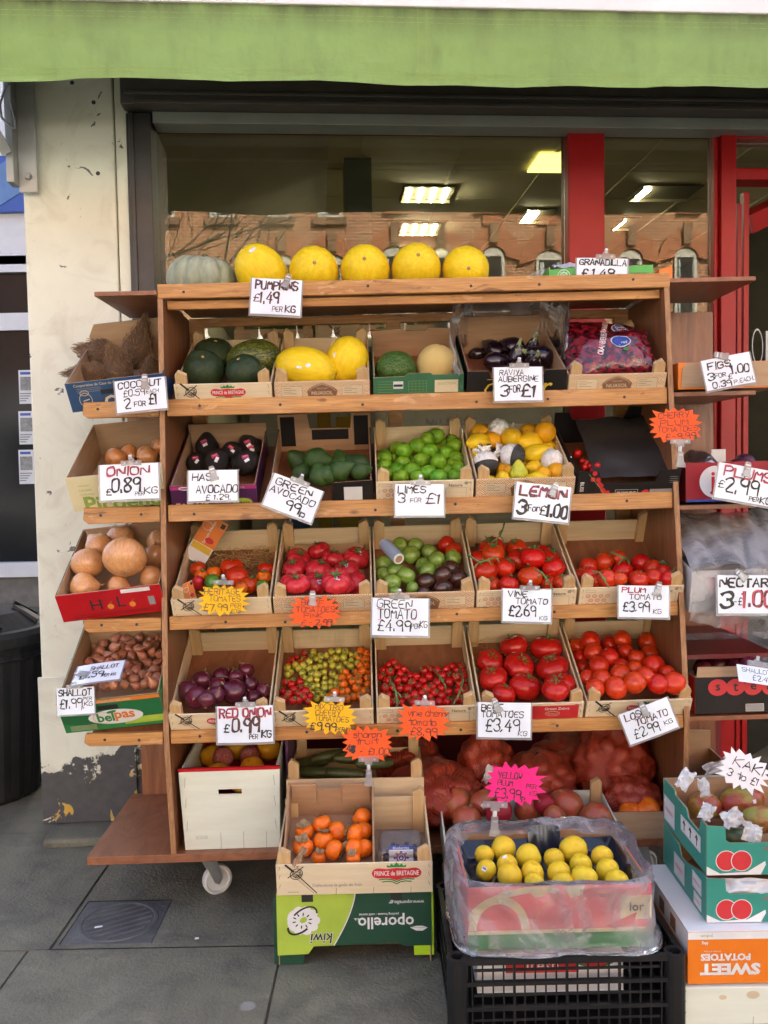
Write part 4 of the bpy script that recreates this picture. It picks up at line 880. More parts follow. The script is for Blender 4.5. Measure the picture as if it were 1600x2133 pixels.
def build_shopfront():
    z = lambda py, yb=YG: BL(900, py, yb).z; x = lambda px, yb=YG, py=400: BL(px, py, yb).x
    xr = 3.2; zh = z(277); zb = .42
    # shutter box and fascia panel
    t = thing('roller_shutter_box', 'long black roller shutter box above the shop window', 'shutter box', BM)
    xl = x(256, -.06); z0 = BL(900, 231, -.06).z; z1 = BL(900, 150, -.06).z
    G().box(xl, xr, -.06, .13, z0+.012, z1+.08).out('housing', ['shutter_paint'], t, bevel=.004)
    G().box(xl+.02, xr, -.075, -.0602, BL(900, 207, -.06).z, BL(900, 199, -.06).z).box(xl+.05, xr, -.08, -.0602, BL(900, 226, -.06).z, BL(900, 217, -.06).z).out('rail', ['shutter_paint'], t, bevel=.003)
    tag(G().box(x(322, .0), xr, .0, .10, BL(900, 262, 0).z, z0+.011).out('fascia_panel', ['grey_green_paint'], M=BM, bevel=.003), 'grey green painted panel between the shutter box and red window head', 'fascia')
    tag(G().box(x(270, .02), x(320, .02), -.01, .16, .07, z0).box(x(276, .02), x(286, .02), -.018, -.0102, .07, z0, 0).out('shutter_guide', ['black_paint'], M=BM, bevel=.003), 'tall black shutter guide post beside the white pillar', 'shutter guide')
    # red timber window frame
    t = thing('window_frame', 'red painted timber shop window frame behind the stand', 'window frame', BM)
    p1a, p1b = x(1176), x(1250); p2a, p2b = x(1483, YG, 480), x(1520, YG, 480)
    xl = x(318)
    G().box(xl, xr, YG-.05, YG+.04, zh, BL(900, 261, YG).z+.02).out('head', ['red_paint'], t, bevel=.003)
    G().box(p1a, p1b, YG-.06, YG+.05, zb, zh-.001).box(p1b-.012, p1b+.006, YG-.035, YG+.03, zb, zh-.002).out('post', ['red_paint'], t, bevel=.004)
    G().box(p2a+.012, p2b, YG-.06, YG+.05, .05, zh-.001).box(p2a-.006, p2a+.011, YG-.035, YG+.03, .05, zh-.002).out('post', ['red_paint'], t, bevel=.004)
    G().box(xl, xl+.018, YG-.03, YG+.25, zb, zh-.001).out('jamb', ['dark_red_paint'], t)
    G().box(xl, p2a+.011, YG-.07, YG+.06, .0, zb-.001).out('stall_riser', ['dark_red_paint'], t)
    for a, b in ((xl+.019, p1a-.001), (p1b+.007, p2a-.007)):
        G().box(a, b, YG-.003, YG+.003, zb, zh-.002).out('pane', ['shop_glass'], t)
    # doorway with the open red door
    d = thing('shop_door', 'red shop doorway frame with a glazed door at the right edge', 'door', BM)
    zt0, zt1 = z(378), z(353)
    G().box(p2b+.001, xr, YG-.05, YG+.05, zt0, zt1).box(p2b+.001, xr, YG-.049, YG+.049, z(292), zh-.001).out('transom', ['red_paint'], d, bevel=.004)
    G().box(p2b+.001, xr, YG-.003, YG+.003, zt1+.001, z(292)-.001).out('pane', ['shop_glass'], d)
    sx = x(1533, YG+.1, 500)
    for k, (px0, px1) in enumerate(((1529, 1538), (1545, 1556))):
        G().box(BL(px0, 640, YG+.06).x, BL(px1, 640, YG+.06).x, YG+.03+k*.012, YG+.07+k*.01, .02, zt0-.02-.05*(1-k)).out('door_stile', ['red_paint'], d, bevel=.002)
    a = Vector((sx+.03, YG+.05, zt0-.12)); 
    G().tube([(sx+.03, YG+.13, zt0-.14), (sx+.45, YG-.45+.55, zt0+.06), (sx+.9, YG+.10, zt0+.30)], .055, 4).out('door_closer_rail', ['red_paint'], d)
    DT = tr(BL(1558, 640, YG+.06).x, YG+.06, 0) @ rot('Z', rad(42)); DP = lambda px, py: locin(BM @ DT, px, py, 0)
    G().box(0, .75, 0, .006, .1, zt0-.10).out('door_pane', ['shop_glass'], d, DT)
    g = G(); g.T = DT; p = DP(1577, 722); hz = (DP(1577, 685)-DP(1577, 760)).z; YL = -.003
    ring(g, p.x, p.z, (DP(1589, 722).x-DP(1566, 722).x)/2, hz/2, .007, YL, 0, 28); rect(g, DP(1594, 722).x, p.z-hz/2, DP(1600, 722).x, p.z+hz/2, YL, 0)
    ring(g, DP(1600, 722).x, p.z+hz*.22, .030, hz*.28, .007, YL, 0, 20, 0, -pi/2, pi/2)
    g.out('lettering', ['print_white'], d)
    g = G(); b = BL(935, 878, YG-.004); type_on(g, '079 9 044', b.x, b.z, wid=.19, hgt=.026, y=YG-.005, m=0, flip=True)
    g.out('lettering', ['print_grey'], t)
    # unseen building over the shop, sized to shade stand and pavement; wall strip
    tag(G().box(-1.36, 26, .02, 9.0, 3.45, 6.6).box(3.4, 26, .03, 9.0, -.1, 3.449).box(-1.36, -1.16, .345, 9.0, .0, 3.449).out('shop_shade_building', ['kerb_concrete'], M=BM), 'unseen grey building mass over the shop, sized to shade the stand and pavement', 'building')
    tag(G().box(-1.36, 3.4, .02, .30, z1+.09, 3.449).out('shop_wall', ['kerb_concrete'], M=BM), 'grey wall strip directly above the shutter box', 'wall')
    # the room behind the glass
    r = thing('shop_room', 'dim shop interior with a dark tiled ceiling behind the glass', 'room', BM)
    x0, x1, y1, zc = -1.15, 4.2, 8.5, 3.3
    G().box(x0, x1, .32, y1, zc, zc+.05).out('room_ceiling', ['ceiling_tile'], r)
    G().box(x0, x1, .20, y1, -.03, -.002).out('room_floor', ['room_floor'], r)
    G().box(x0, x1, y1, y1+.05, 0, zc).box(x0-.05, x0, .20, y1, 0, zc).box(x1, x1+.05, .2, y1, 0, zc).out('room_wall', ['room_wall'], r)
    G().box(-.05, .12, 2.2, 2.5, 0, zc-.001).out('room_column', ['grey_green_paint'], r)
    G().prism([(x0+.01, zc-.55), (x0+.01, zc-.001), (x0+1.0, zc-.001)], .5, y1-.1).out('boxed_beam', ['room_wall'], r)
    g = G()
    for i in range(9): g.box(x0+i*.6, x0+i*.6+.024, .33, y1, zc-.006, zc-.0005)
    for i in range(13): g.box(x0, x1, .6+i*.6, .624+i*.6, zc-.0075, zc-.0062)
    g.out('ceiling_grid', ['ceiling_tile'], r)
    G().box(.2, 2.6, 4.8, 5.2, 0, 2.0).box(-1.0, .0, 6.5, 7.0, 0, 2.1).out('shelving', ['room_floor'], r)
    IB = BM.inverted()
    L = [(832, 357, 958, 390, 4), (826, 443, 930, 466, 4), (826, 503, 912, 521, 4), (1088, 418, 1172, 438, 2), (1330, 355, 1476, 388, 1), (1290, 440, 1345, 455, 1)]
    names = ['lit four tube ceiling light nearest the shop window', 'second lit four tube ceiling light, behind the nearest one', 'farthest lit four tube ceiling light above the melons', 'ceiling light with two lit tubes left of the red post', 'ceiling light with one lit tube right of the red post', 'small far ceiling light right of the red post']
    for (a, b, c, e, n), lb in zip(L, names):
        P = [IB @ atZ(a+8, e, zc-.02), IB @ atZ(c-8, e, zc-.02), IB @ atZ(c-4, b, zc-.02), IB @ atZ(a+10, b, zc-.02)]
        xa, xb = P[0].x, P[1].x; ya, yb = P[0].y, max(P[2].y, P[0].y+.3); cx, cy = (xa+xb)/2, (ya+yb)/2; W, D = xb-xa, yb-ya
        t = thing('ceiling_light', lb, 'ceiling light', BM @ tr(cx, cy, zc-.03), 'fluorescent ceiling lights')
        G().box(-W/2, W/2, -D/2, D/2, .012, .022).box(-W/2, W/2, D/2-.01, D/2, -.01, .0115).box(-W/2, -W/2+.01, -D/2, D/2-.011, -.01, .0115).out('tray', ['light_tray'], t)
        for i in range(n):
            u = -W/2+W*(i+.6)/4.2; G().tube([(u, -D*.42, .0), (u, D*.42, .0)], .011, 8).out('tube', ['tube_light'], t)
    P = [IB @ atZ(1098, 357, zc-.012), IB @ atZ(1176, 357, zc-.012), IB @ atZ(1190, 320, zc-.012), IB @ atZ(1120, 320, zc-.012)]
    t = tag(G().box(P[0].x, P[1].x+.1, P[0].y, P[2].y, zc-.02, zc-.009).out('ceiling_light', ['light_panel'], M=BM), 'glowing yellow square ceiling panel beside the red post', 'ceiling light', 'fluorescent ceiling lights')
build_shopfront()
def build_awning():
    y = -.59; zb = BL(800, 174, y).z; zt = BL(800, 13, y).z; x0, x1 = -1.75, 3.0
    t = thing('awning', 'faded green canvas shop awning with a dirty straight valance', 'awning', BM @ tr(0, y, zb))
    H = zt-zb; q = random.Random(2); g = G()
    def f(u, v):
        x = x0+(x1-x0)*u; s = 1-v
        return (x, .016*s*sin(x*4.1+.5)+.006*s*noise.noise(Vector((x*5, v*3, 0)))+.004*noise.noise(Vector((x*14, v*9, 2))), H*v+(.012*noise.noise(Vector((x*3.0, 0, 5)))+.003*noise.noise(Vector((x*11, 0, 7))))*s**3)
    g.grid(f, 150, 16)
    v = g.out('valance', ['awning_fabric'], t, smooth=True)
    g = G()
    for zf in (.10, .155, .80, .865):
        for i in range(149):
            a, b = f(i/150, zf), f((i+.78)/150, zf); g.add([(a[0], a[1]-.0012, a[2]-.0006), (b[0], b[1]-.0012, b[2]-.0006), (b[0], b[1]-.0012, b[2]+.0006), (a[0], a[1]-.0012, a[2]+.0006)], [(0, 1, 2, 3)])
    for px in (872, 889):
        xs = BL(px, 100, y).x; u = (xs-x0)/(x1-x0)
        for i in range(24):
            a, b = f(u, i/24), f(u, (i+.8)/24); g.add([(a[0]-.0006, a[1]-.0012, a[2]), (b[0]-.0006, b[1]-.0012, b[2]), (b[0]+.0006, b[1]-.0012, b[2]), (a[0]+.0006, a[1]-.0012, a[2])], [(0, 1, 2, 3)])
    g.out('stitching', ['print_olive'], t)
    g = G(); g.grid(lambda u, v: (x0+(x1-x0)*u, .03+v*.58, H+.0+v*.42+.004*noise.noise(Vector((u*30, v*3, 1)))), 60, 8); g.out('canopy', ['shaded_canopy'], t, smooth=True)
    G().box(x0-.02, x1, -.012, .028, H-.004, H+.05).out('front_rail', ['white_paint'], t, bevel=.004)
build_awning()
def build_neighbour():
    Y = 9.0; t = thing('neighbouring_shop', 'blue and white shop front with dark window, left behind the pillar', 'shop', tr(-4.5, Y, 0))
    P = lambda px, py: (lambda p: (p.x+4.5, p.z))(atY(px, py, Y))
    def slab(name, a, b, c, d, mat, y0, y1, par=t): (x0, z1), (x1, z0) = P(a, b), P(c, d); return G().box(x0, x1, y0, y1, z0, z1).out(name, [mat], par)
    slab('wall', -700, -400, 330, 165, 'white_paint', .05, .4); slab('wall', -700, 445, 330, 545, 'white_paint', .0, .4)
    f = slab('fascia_sign', -700, 165, 330, 440, 'sign_blue', -.08, .049)
    slab('sign_panel', -40, 165, 30, 330, 'white_paint', -.09, -.0805, f)
    g = G(); p = [P(20, 340), P(60, 330), P(60, 400), P(10, 432), P(-60, 432), P(-60, 395)]; g.prism(p, -.088, -.0803); g.out('sign_stripe', ['sign_pale_blue'], f)
    w = slab('window', -700, 556, 330, 1186, 'dark_glass', .06, .12); slab('frame', -700, 545, 330, 561, 'white_paint', .0, .119, w); slab('frame', -700, 664, 330, 682, 'white_paint', .01, .118, w); slab('sill', -700, 1184, 330, 1196, 'white_paint', -.04, .119, w)
    for i, (a, b) in enumerate(((770, 840), (856, 925), (937, 1008))):
        po = slab('poster', 34, a, 68, b, 'white_paint', .048, .055); slab('photo_print', 38, a+14, 64, a+42, 'poster', .044, .0475, po)
        for k in range(4): slab('text_line', 38, a+48+k*5, 63-k*4, a+50+k*5, 'print_grey', .045, .0475, po)
        slab('heading', 38, a+4, 60, a+9, 'sign_blue', .045, .0475, po)
    slab('wall_base', -700, 1196, 330, 1330, 'kerb_concrete', .02, .4)
build_neighbour()
def build_bin():
    t = thing('dustbin', 'black plastic dustbin with domed lid standing left of the pillar', 'dustbin', tr(-1.77, 3.78, -.004))
    G().lathe([(.235, 0), (.245, .02), (.285, .60), (.298, .61), (.285, .63), (.30, .665), (.30, .70), (.28, .70)], 96, 0, 'z', lambda a, r_, h: (r_*(1+.010*cos(24*a)), h)).out('body', ['bin_plastic'], t, smooth=False)
    g = G(); g.lathe([(.315, .665), (.318, .705), (.30, .725), (.28, .73), (.20, .79), (.08, .82), (.001, .825)], 40)
    for a in range(8): g.tube([(.27*cos(a*pi/4), .27*sin(a*pi/4), .742), (.17*cos(a*pi/4), .17*sin(a*pi/4), .808)], .012, 5)
    g.out('lid', ['bin_plastic'], t)
build_bin()
IBM = BM.inverted(); OC = IBM @ CC
def refl(px, py, yb):
    """photo pixel -> point on a facade plane in front of the shop, seen by way of the shop glass (shop frame)"""
    d = IBM.to_3x3() @ ray(px, py); p = OC+d*((YG-OC.y)/d.y); d.y = -d.y; return p+d*((yb-p.y)/d.y)
def build_opposite():
    yb = -17.0; t = thing('brick_building', 'red brick terrace with arched windows mirrored in the shop glass', 'building', BM @ tr(0, yb, 0))
    P = lambda px, py: (lambda p: (p.x, p.z))(refl(px, py, yb))
    G().box(-16, 20, -6, 0, -.12, 9.6).out('wall', ['red_brick'], t)
    f = G().box(-16, 20, .004, .06, -.11, 4.25).out('bounce_ground_floor', ['white_paint'], t); G().box(-16, 20, .004, .35, 4.252, 4.5).out('cornice', ['white_paint'], f)  # unseen white ground floor, added to bounce neutral light onto the shop
    for i in range(11): G().box(-15.4+i*3.2, -13.1+i*3.2, .062, .09, .5, 3.2).out('shop_window', ['dark_glass'], f)
    for k, (a, b) in enumerate(((438, 488), (556, 604), (662, 713), (320, 365))):
        (x0, z0), (x1, _) = P(a, 455), P(b, 455)
        f = G().box(x0, x1, .004, .06, z0, z0+1.5).out('window', ['sash_paint'], t); s = (x1-x0)*.13
        G().box(x0+s, x1-s, .062, .07, z0+s, z0+1.5-s).out('window_glass', ['dark_glass'], f); G().box(x0+s, x0+s+(x1-x0)*.3, .071, .074, z0+s, z0+1.4).out('curtain', ['curtain'], f)
        G().box(x0-.1, x1+.1, .004, .12, z0-.16, z0-.001).out('window_sill', ['stone_trim'], f)
    for a, b, top in ((560, 615, 540), (665, 720, 540), (795, 850, 522), (898, 938, 524), (1005, 1050, 522), (1116, 1172, 530), (1288, 1336, 528), (1404, 1450, 524)):
        (x0, z1), (x1, _) = P(a, top), P(b, top); cx, hw = (x0+x1)/2, (x1-x0)/2
        pts = [(x0, z1-2.4), (x1, z1-2.4), (x1, z1-.15)]+[(cx+hw*cos(q), z1-.15+.22*sin(q)) for q in [pi*i/10 for i in range(1, 10)]]+[(x0, z1-.15)]
        f = G().prism(pts, .004, .05).out('window', ['sash_paint'], t)
        G().box(x0+.07, x1-.07, .052, .06, z1-2.3, z1-.14).out('window_glass', ['dark_glass'], f); G().box(x0+.09, cx-.14, .062, .066, z1-2.28, z1-.2).box(cx+.16, x1-.09, .062, .066, z1-2.28, z1-.2).out('curtain', ['curtain'], f)
        g = G(); O = []; I = []
        for i in range(13):
            q = pi*i/12; O.append((cx+(hw+.42)*cos(q), z1-.25+.75*sin(q))); I.append((cx+(hw+.02)*cos(q), z1-.15+.24*sin(q)))
        for i in range(12): g.prism([O[i], O[i+1], I[i+1], I[i]], .005, .10+.004*(i % 2))
        g.out('arch', ['terracotta'], f)
        g = G(); g.box(cx-.10, cx+.10, .112, .18, z1+.15, z1+.62); g.out('keystone', ['stone_trim'], f)
    g = G()
    for a, b, c, e in ((990, 440, 1058, 447), (1005, 449, 1045, 470), (1108, 440, 1172, 447), (1120, 449, 1160, 470), (1410, 440, 1460, 447), (800, 440, 850, 447)):
        (x0, z1), (x1, z0) = P(a, b), P(c, e); g.box(x0, x1, .004, .10 if e-b < 15 else .05, z0+.002, z1)
    g.out('moulding', ['terracotta'], t)
    # bare street tree
    p = refl(300, 470, -9.0); base = BM @ Vector((p.x-.9, -9.0, -.12)); t = thing('bare_tree', 'leafless street tree with thin dark branches mirrored in the glass', 'tree', tr(*base)); q = random.Random(12)
    G().tube([(0, 0, 0), (.05, 0, 1.6), (0, .05, 3.2), (.15, 0, 4.4)], [.17, .14, .12, .10], 10).out('trunk', ['bark'], t)
    g = G()
    def br(p, d, L, r_, n):
        P_ = [p]; dd = d.copy()
        for i in range(4):
            dd = (dd+Vector((q.uniform(-.28, .28), q.uniform(-.28, .28), q.uniform(-.12, .22)))).normalized(); P_.append(P_[-1]+dd*L/4)
        g.tube(P_, [r_*(1-.16*i) for i in range(5)], 5)
        if n > 0:
            for i in range(3 if n > 1 else 4): br(P_[q.choice((2, 3, 4))], (dd+Vector((q.uniform(-.9, .9), q.uniform(-.9, .9), q.uniform(-.5, .7)))).normalized(), L*q.uniform(.5, .72), r_*.5, n-1)
    for z0, d in ((3.4, (1, .1, .25)), (3.9, (.9, -.3, .35)), (4.3, (.8, .3, .3)), (4.4, (-.6, .2, .7)), (4.4, (.2, -.3, 1)), (3.0, (.9, .2, .3))): br(Vector((.05, 0, z0)), Vector(d).normalized(), 2.2, .034, 3)
    g.out('branches', ['bark'], t, smooth=True)
build_opposite()
# ================================================================ THE STAND
ROWS = {'T': (.15, 582, 612), 'S1': (.12, 821, 856), 'S2': (.08, 1040, 1075), 'S3': (.04, 1272, 1300), 'S4': (0.0, 1509, 1536)}
RZ = {k: (y, SL(800, a, y).z, SL(800, b, y).z) for k, (y, a, b) in ROWS.items()}
XL = -.669; XR = .925; TILT = rad(28); ZB = .205; WXL = -.905; WXR = 1.215
ct, st_ = cos(TILT), sin(TILT)
def build_stand():
    t = thing('display_stand', 'stepped wooden greengrocer display stand with orange brown shelf lips on casters', 'display stand', SM)
    q = random.Random(8); zt = RZ['T'][1]
    def lip(x0, x1, y, z0, z1, chamfer=False):
        g = G()
        if chamfer: g.prism([(x0+.012, z0), (x1, z0), (x1, z1), (x0, z1), (x0-.004, z0+.012)], y, y+.02)
        else: g.box(x0, x1, y, y+.02, z0, z1)
        o = g.out('shelf_lip', ['stand_wood'], t, bevel=.0025)
        n = 2 if x1-x0 < .5 else 6
        for i in range(n):
            k = G(); k.T = tr(x0+(x1-x0)*(i+.5+q.uniform(-.2, .2))/n, y-.0004, z0+(z1-z0)*q.uniform(.35, .6)); k.lathe([(.001, -.0003), (.0042, -.0003), (.0048, .0005)], 8, 0, 'y'); k.out('screw_head', ['print_black'], o)
        return o
    def board(x0, x1, y, z, d, name='shelf_board', mat='ply_board', tilt=TILT, th=.012):
        return G().box(x0, x1, 0, d, -th, 0).out(name, [mat], t, tr(0, y, z) @ rot('X', tilt), bevel=.0015)
    for k in ('S1', 'S2', 'S3', 'S4'):
        y, z1, z0 = RZ[k]; lip(XL+.019, XR-.019, y, z0, z1); board(XL+.020, XR-.020, y+.021, z1-.015, .42)
        lip(WXL, XL-.004, y-.002, z0, z1-.002, True); board(WXL+.01, XL-.002, y+.019, z1-.016, .42)
    y, z1, z0 = RZ['T']; lip(XL-.002, XR+.002, y-.004, z0, z1); board(XL+.02, XR-.02, y+.017, z1-.023, .40, tilt=0)
    G().box(XL+.019, XR-.019, y+.03, y+.05, z0-.028, z0-.001).box(XL+.019, XR-.019, .52, .545, z0-.03, z0-.001).out('under_rail', ['stand_wood'], t, bevel=.002)
    fr = [(.035, ZB+.001), (.004, .50), (-.002, RZ['S4'][1]), (.036, RZ['S3'][1]), (.076, RZ['S2'][1]), (.116, RZ['S1'][1]), (.144, zt-.046)]
    for x in (XL, XR-.018):
        G().prism(fr+[(.555, zt-.046), (.555, ZB+.001)], x, x+.015, 0, 'x').out('side_panel', ['ply_panel'], t)
        G().prism([(a-.004, b) for a, b in fr]+[(a-.0005, b) for a, b in fr[::-1]], x-.0005, x+.0155, 0, 'x').out('front_edge', ['ply_edge'], t)
    for s, a, b in ((0, WXL+.02, XL-.001), (1, XR+.001, WXR)):
        G().box(a, b, .54, .555, ZB+.001, zt-.06).out('wing_back', ['ply_panel'], t)
    for a, b in ((XL+.019, XL+.07), (.045, .095), (XR-.07, XR-.019)): G().box(a, b, .52, .545, ZB+.001, zt-.07).out('back_post', ['stand_wood'], t, bevel=.002)
    for k in ('S1', 'S2', 'S3'): z = RZ[k][1]+.10; G().box(XL+.071, .044, .524, .54, z, z+.05).box(.096, XR-.071, .524, .54, z, z+.05).out('back_rail', ['ply_board'], t)
    G().box(SL(180, 1786, .03).x, WXR, .03, .56, ZB-.026, ZB).out('bottom_board', ['ply_board'], t, bevel=.002)
    # flat boards of the two wings
    zt2 = SL(270, 606, .14).z; G().box(SL(196, 610, .14).x, XL-.004, .14, .55, zt2-.014, zt2).out('wing_top', ['ply_board'], t, bevel=.002)
    for py, ry in ((577, .16), (815, .12), (1051, .09), (1492, .02)):
        z = SL(1490, py, ry).z; G().box(XR+.001, SL(1575, py, ry).x+(.05 if py > 1400 else 0), ry, .535, z-.014, z).out('wing_shelf', ['ply_board'], t, bevel=.002)
    z = SL(1470, 1318, .40).z; G().box(XR+.001, WXR, .06, .535, z-.014, z).out('wing_shelf', ['dark_red_paint'], t)
    for x, y in ((-.60, .165), (.80, .165), (-.61, .49), (.80, .49)):
        c = G(); c.box(-.035, .035, -.04, .04, .160, .172); k = c.out('caster', ['zinc'], t, tr(x, y, .003) @ rot('Z', .5))
        G().prism([(-.022, .159), (.03, .159), (.058, .055), (.045, .036), (.032, .045)], -.020, -.0165).prism([(-.022, .159), (.03, .159), (.058, .055), (.045, .036), (.032, .045)], .0165, .020).out('fork', ['zinc'], k)
        g = G(); g.T = tr(.045, 0, .048); g.lathe([(.001, -.008), (.012, -.009), (.014, -.005), (.036, -.006), (.040, -.013), (.0475, -.010), (.048, 0), (.0475, .010), (.040, .013), (.036, .006), (.014, .005), (.012, .009), (.001, .008)], 32, 0, 'y'); g.out('wheel', ['white_nylon'], k, smooth=False)
        g = G(); g.T = tr(.045, 0, .048); g.lathe([(.001, -.023), (.006, -.023), (.006, .023), (.001, .023)], 10, 0, 'y'); g.out('axle', ['zinc'], k)
build_stand()
def shelfM(row, pl, pr, dz=0, dy=0):
    y, z1, z0 = RZ[row]; a, b = SL(pl, ROWS[row][1], y).x, SL(pr, ROWS[row][1], y).x
    return SM @ tr((a+b)/2, y+.024+dy, z1-.010-dz) @ rot('X', TILT), b-a-.004
def wingM(row, px, py, roll, dy=.022, tilt=TILT):
    y = RZ[row][0]; p = SL(px, py, y+dy); return SM @ tr(p.x, y+dy, p.z) @ rot('Y', -roll) @ rot('X', tilt)
CG = 'wooden crates of produce on the stand'; BG_ = 'cardboard boxes of produce on the stand'
def Zc(L, ox, oy, s): return [(ox+a[0]*s, oy+a[1]*s, a[2]*s)+tuple(a[3:]) for a in L]
def fill(bed, items, name, desc, cat, kind, mat, where, group, cal=None, axf=None, flat=.92, seed=1, share=None, sq=None):
    """items: (px, py, rpx, opts)"""
    q = random.Random(seed); out = []
    for it in items:
        o = it[3] if len(it) > 3 else {}; c, r_ = bed.land(it[0], it[1], it[2], o.get('flat', flat))
        ax = o.get('ax') or (axf(q) if axf else rax(q)); kd = o.get('kind', kind); cc = o.get('cal', cal)
        ob = fruit(o.get('name', name), None, o.get('cat', cat), c, r_/1.0, kd, o.get('mat', mat), ax, o.get('spin', q.uniform(0, 6.28)), o.get('group', group), cc, o.get('sq', sq or (q.uniform(.95, 1.05), q.uniform(.95, 1.05), q.uniform(.94, 1.05))))
        out.append((it[0], it[1], ob, o.get('desc')))
        if o.get('label'): ob['label'] = o['label']
    if share:
        for a in out: a[2]['label'] = share
    else:
        keep = {a[2].name: a[2]['label'] for a in out if a[2].get('label')}
        row_labels(out, desc, where)
        for a in out:
            if a[2].name in keep: a[2]['label'] = keep[a[2].name]
    return out
def sticker(o, d, m='sticker_white', sx=.16, sz=.12, name='sticker', rl=1.01, m2=None, spin=0.0):
    """small paper sticker on the surface of a fruit towards world direction d"""
    l = (o.matrix_world.to_3x3().inverted() @ Vector(d)); hit_, loc, nrm, _ = ray_mesh(o, l)
    g = G(); g.prism([(-sx, -sz), (sx, -sz), (sx, sz), (-sx, sz)], -.012, .012)
    if m2: g.prism([(-sx*.7, -sz*.1), (sx*.7, -sz*.1), (sx*.7, sz*.6), (-sx*.7, sz*.6)], -.016, -.0125, 1)
    k = g.out(name, [m]+([m2] if m2 else []), o); up = Vector((0, 0, 1)); x = up.cross(nrm); x = x.normalized() if x.length > .01 else Vector((1, 0, 0)); z = nrm.cross(x)*1.0
    k.matrix_basis = Matrix(((x.x, -nrm.x, z.x, loc.x), (x.y, -nrm.y, z.y, loc.y), (x.z, -nrm.z, z.z, loc.z), (0, 0, 0, 1))) @ rot('Y', spin); return k
from mathutils.bvhtree import BVHTree
BV = {}
def ray_mesh(o, d):
    me = o.data
    if me.name not in BV: BV[me.name] = BVHTree.FromPolygons([v.co.copy() for v in me.vertices], [tuple(p.vertices) for p in me.polygons])
    d = d.normalized(); loc, nrm, i, dist = BV[me.name].ray_cast(d*4, -d)
    if loc is None: return False, d, d, -1
    return True, loc, nrm if nrm.dot(d) > 0 else -nrm, i
VD = (0, -1, .1)
# ---------------------------------------------------------------- top shelf
def top_shelf():
    zs = RZ['T'][1]-.022; M = SM @ tr(0, 0, zs); b = Bed(M, floor=0); 
    def put(px, rpx, yl, kind, mat, ax, sq, label, name, cat, hz, spin=0):
        p = SL(px, 575, yl); r_ = rpx*.97*(2.64+yl)/FPX; c = SM @ Vector((p.x, yl, zs+r_*hz)); return fruit(name, label, cat, c, r_, kind, mat, ax, spin, None, None, sq)
    o = put(421, 74, .34, 'pumpkin', 'grey_pumpkin', (.12, -.12, 1), (1, 1, 1.02), 'grey green ribbed pumpkin at the left end of the top shelf', 'pumpkin', 'pumpkin', .60, .4)
    lb = ['yellow melon with a small white sticker, next to the grey pumpkin', 'second yellow melon from the pumpkin, behind the clip of the PUMPKINS sign', 'middle yellow melon on the top shelf with a brown stalk scar facing out', 'fourth yellow melon from the pumpkin on the top shelf', 'rightmost yellow melon on the top shelf, at the end of the row']
    for i, (px, r_, ax) in enumerate(((545, 53, (-.5, -.4, .7)), (654, 53, (.1, -1, .10)), (761, 53, (0, -1, .20)), (867, 53, (.05, -1, .30)), (970, 50, (.02, -1, -.15)))):
        m = put(px, r_, .30, 'melon', 'yellow_melon', ax, (1, 1, 1.0), lb[i], 'yellow_melon', 'melon', 1.0 if i else 1.03, i*1.3); m['group'] = 'yellow melons on the top shelf'
        if i == 0: sticker(m, (-.25, -1, .8), sx=.16, sz=.07)
    # passion fruit box
    p0 = SL(1147, 575, .18); p1 = SL(1365, 566, .18); w = p1.x-p0.x; hz = .058
    t = carton('fruit_box', 'bright green open cardboard box on the right end of the top shelf', 'box', SM @ tr((p0.x+p1.x)/2, .20, zs+.001), w, .28, hz, 'bright_green_card', 'card_brown', front=[(-w/2, 0), (w/2, 0), (w/2, hz), (w*.28, hz), (w*.26, hz*.93), (-w*.15, hz*.93), (-w*.17, hz), (-w/2, hz*.85)])
    def d(g):
        for r_ in (.020, .012): ring(g, -w*.36, .030, r_, r_, .0018, YP, WH, 20)
        for a in range(8): line(g, -w*.36, .030, -w*.36+.018*cos(a*.785), .030+.018*sin(a*.785), .001, YP-.0001, WH)
        type_on(g, 'COLOMBIAN', w*.32, .030, wid=.088, y=YP, m=BK, off=.006)
    design(t, d)
    q = random.Random(9); g = G()
    g.grid(lambda u, v: (-w*.42+w*.30*u, .05+.1*v+.01*sin(u*9), hz+.010+.016*noise.noise(Vector((u*4, v*4, 3)))+.03*sin(pi*v)*(.5+u*.4)), 10, 8)
    tag(g.out('wrapping_tissue', ['tissue'], M=SM @ tr((p0.x+p1.x)/2, .20, zs), smooth=True), 'crumpled white tissue poking out of the green box on the top shelf', 'tissue')
    bd = Bed(SM @ tr((p0.x+p1.x)/2, .20, zs+.006), .28); 
    for i, px in enumerate((1215, 1255, 1300)): c, r_ = bd.land(px, 552, 17, .95); fruit('passion_fruit', ['dark passion fruit in green box, left of two others', 'dark passion fruit in green box, between two others', 'dark passion fruit in green box, right of two others'][i], 'passion fruit', c, r_, 'orange', 'plum_dark_skin')
    # stray orange card box end behind
    p = SL(1385, 560, .40); tag(G().prism([(-.026, 0), (.026, 0), (.026, .10), (-.02, .085)], 0, .05).out('card_box', ['orange_card'], M=SM @ tr(p.x, .40, zs)), 'small orange card box standing at the back of the top shelf', 'box')
top_shelf()
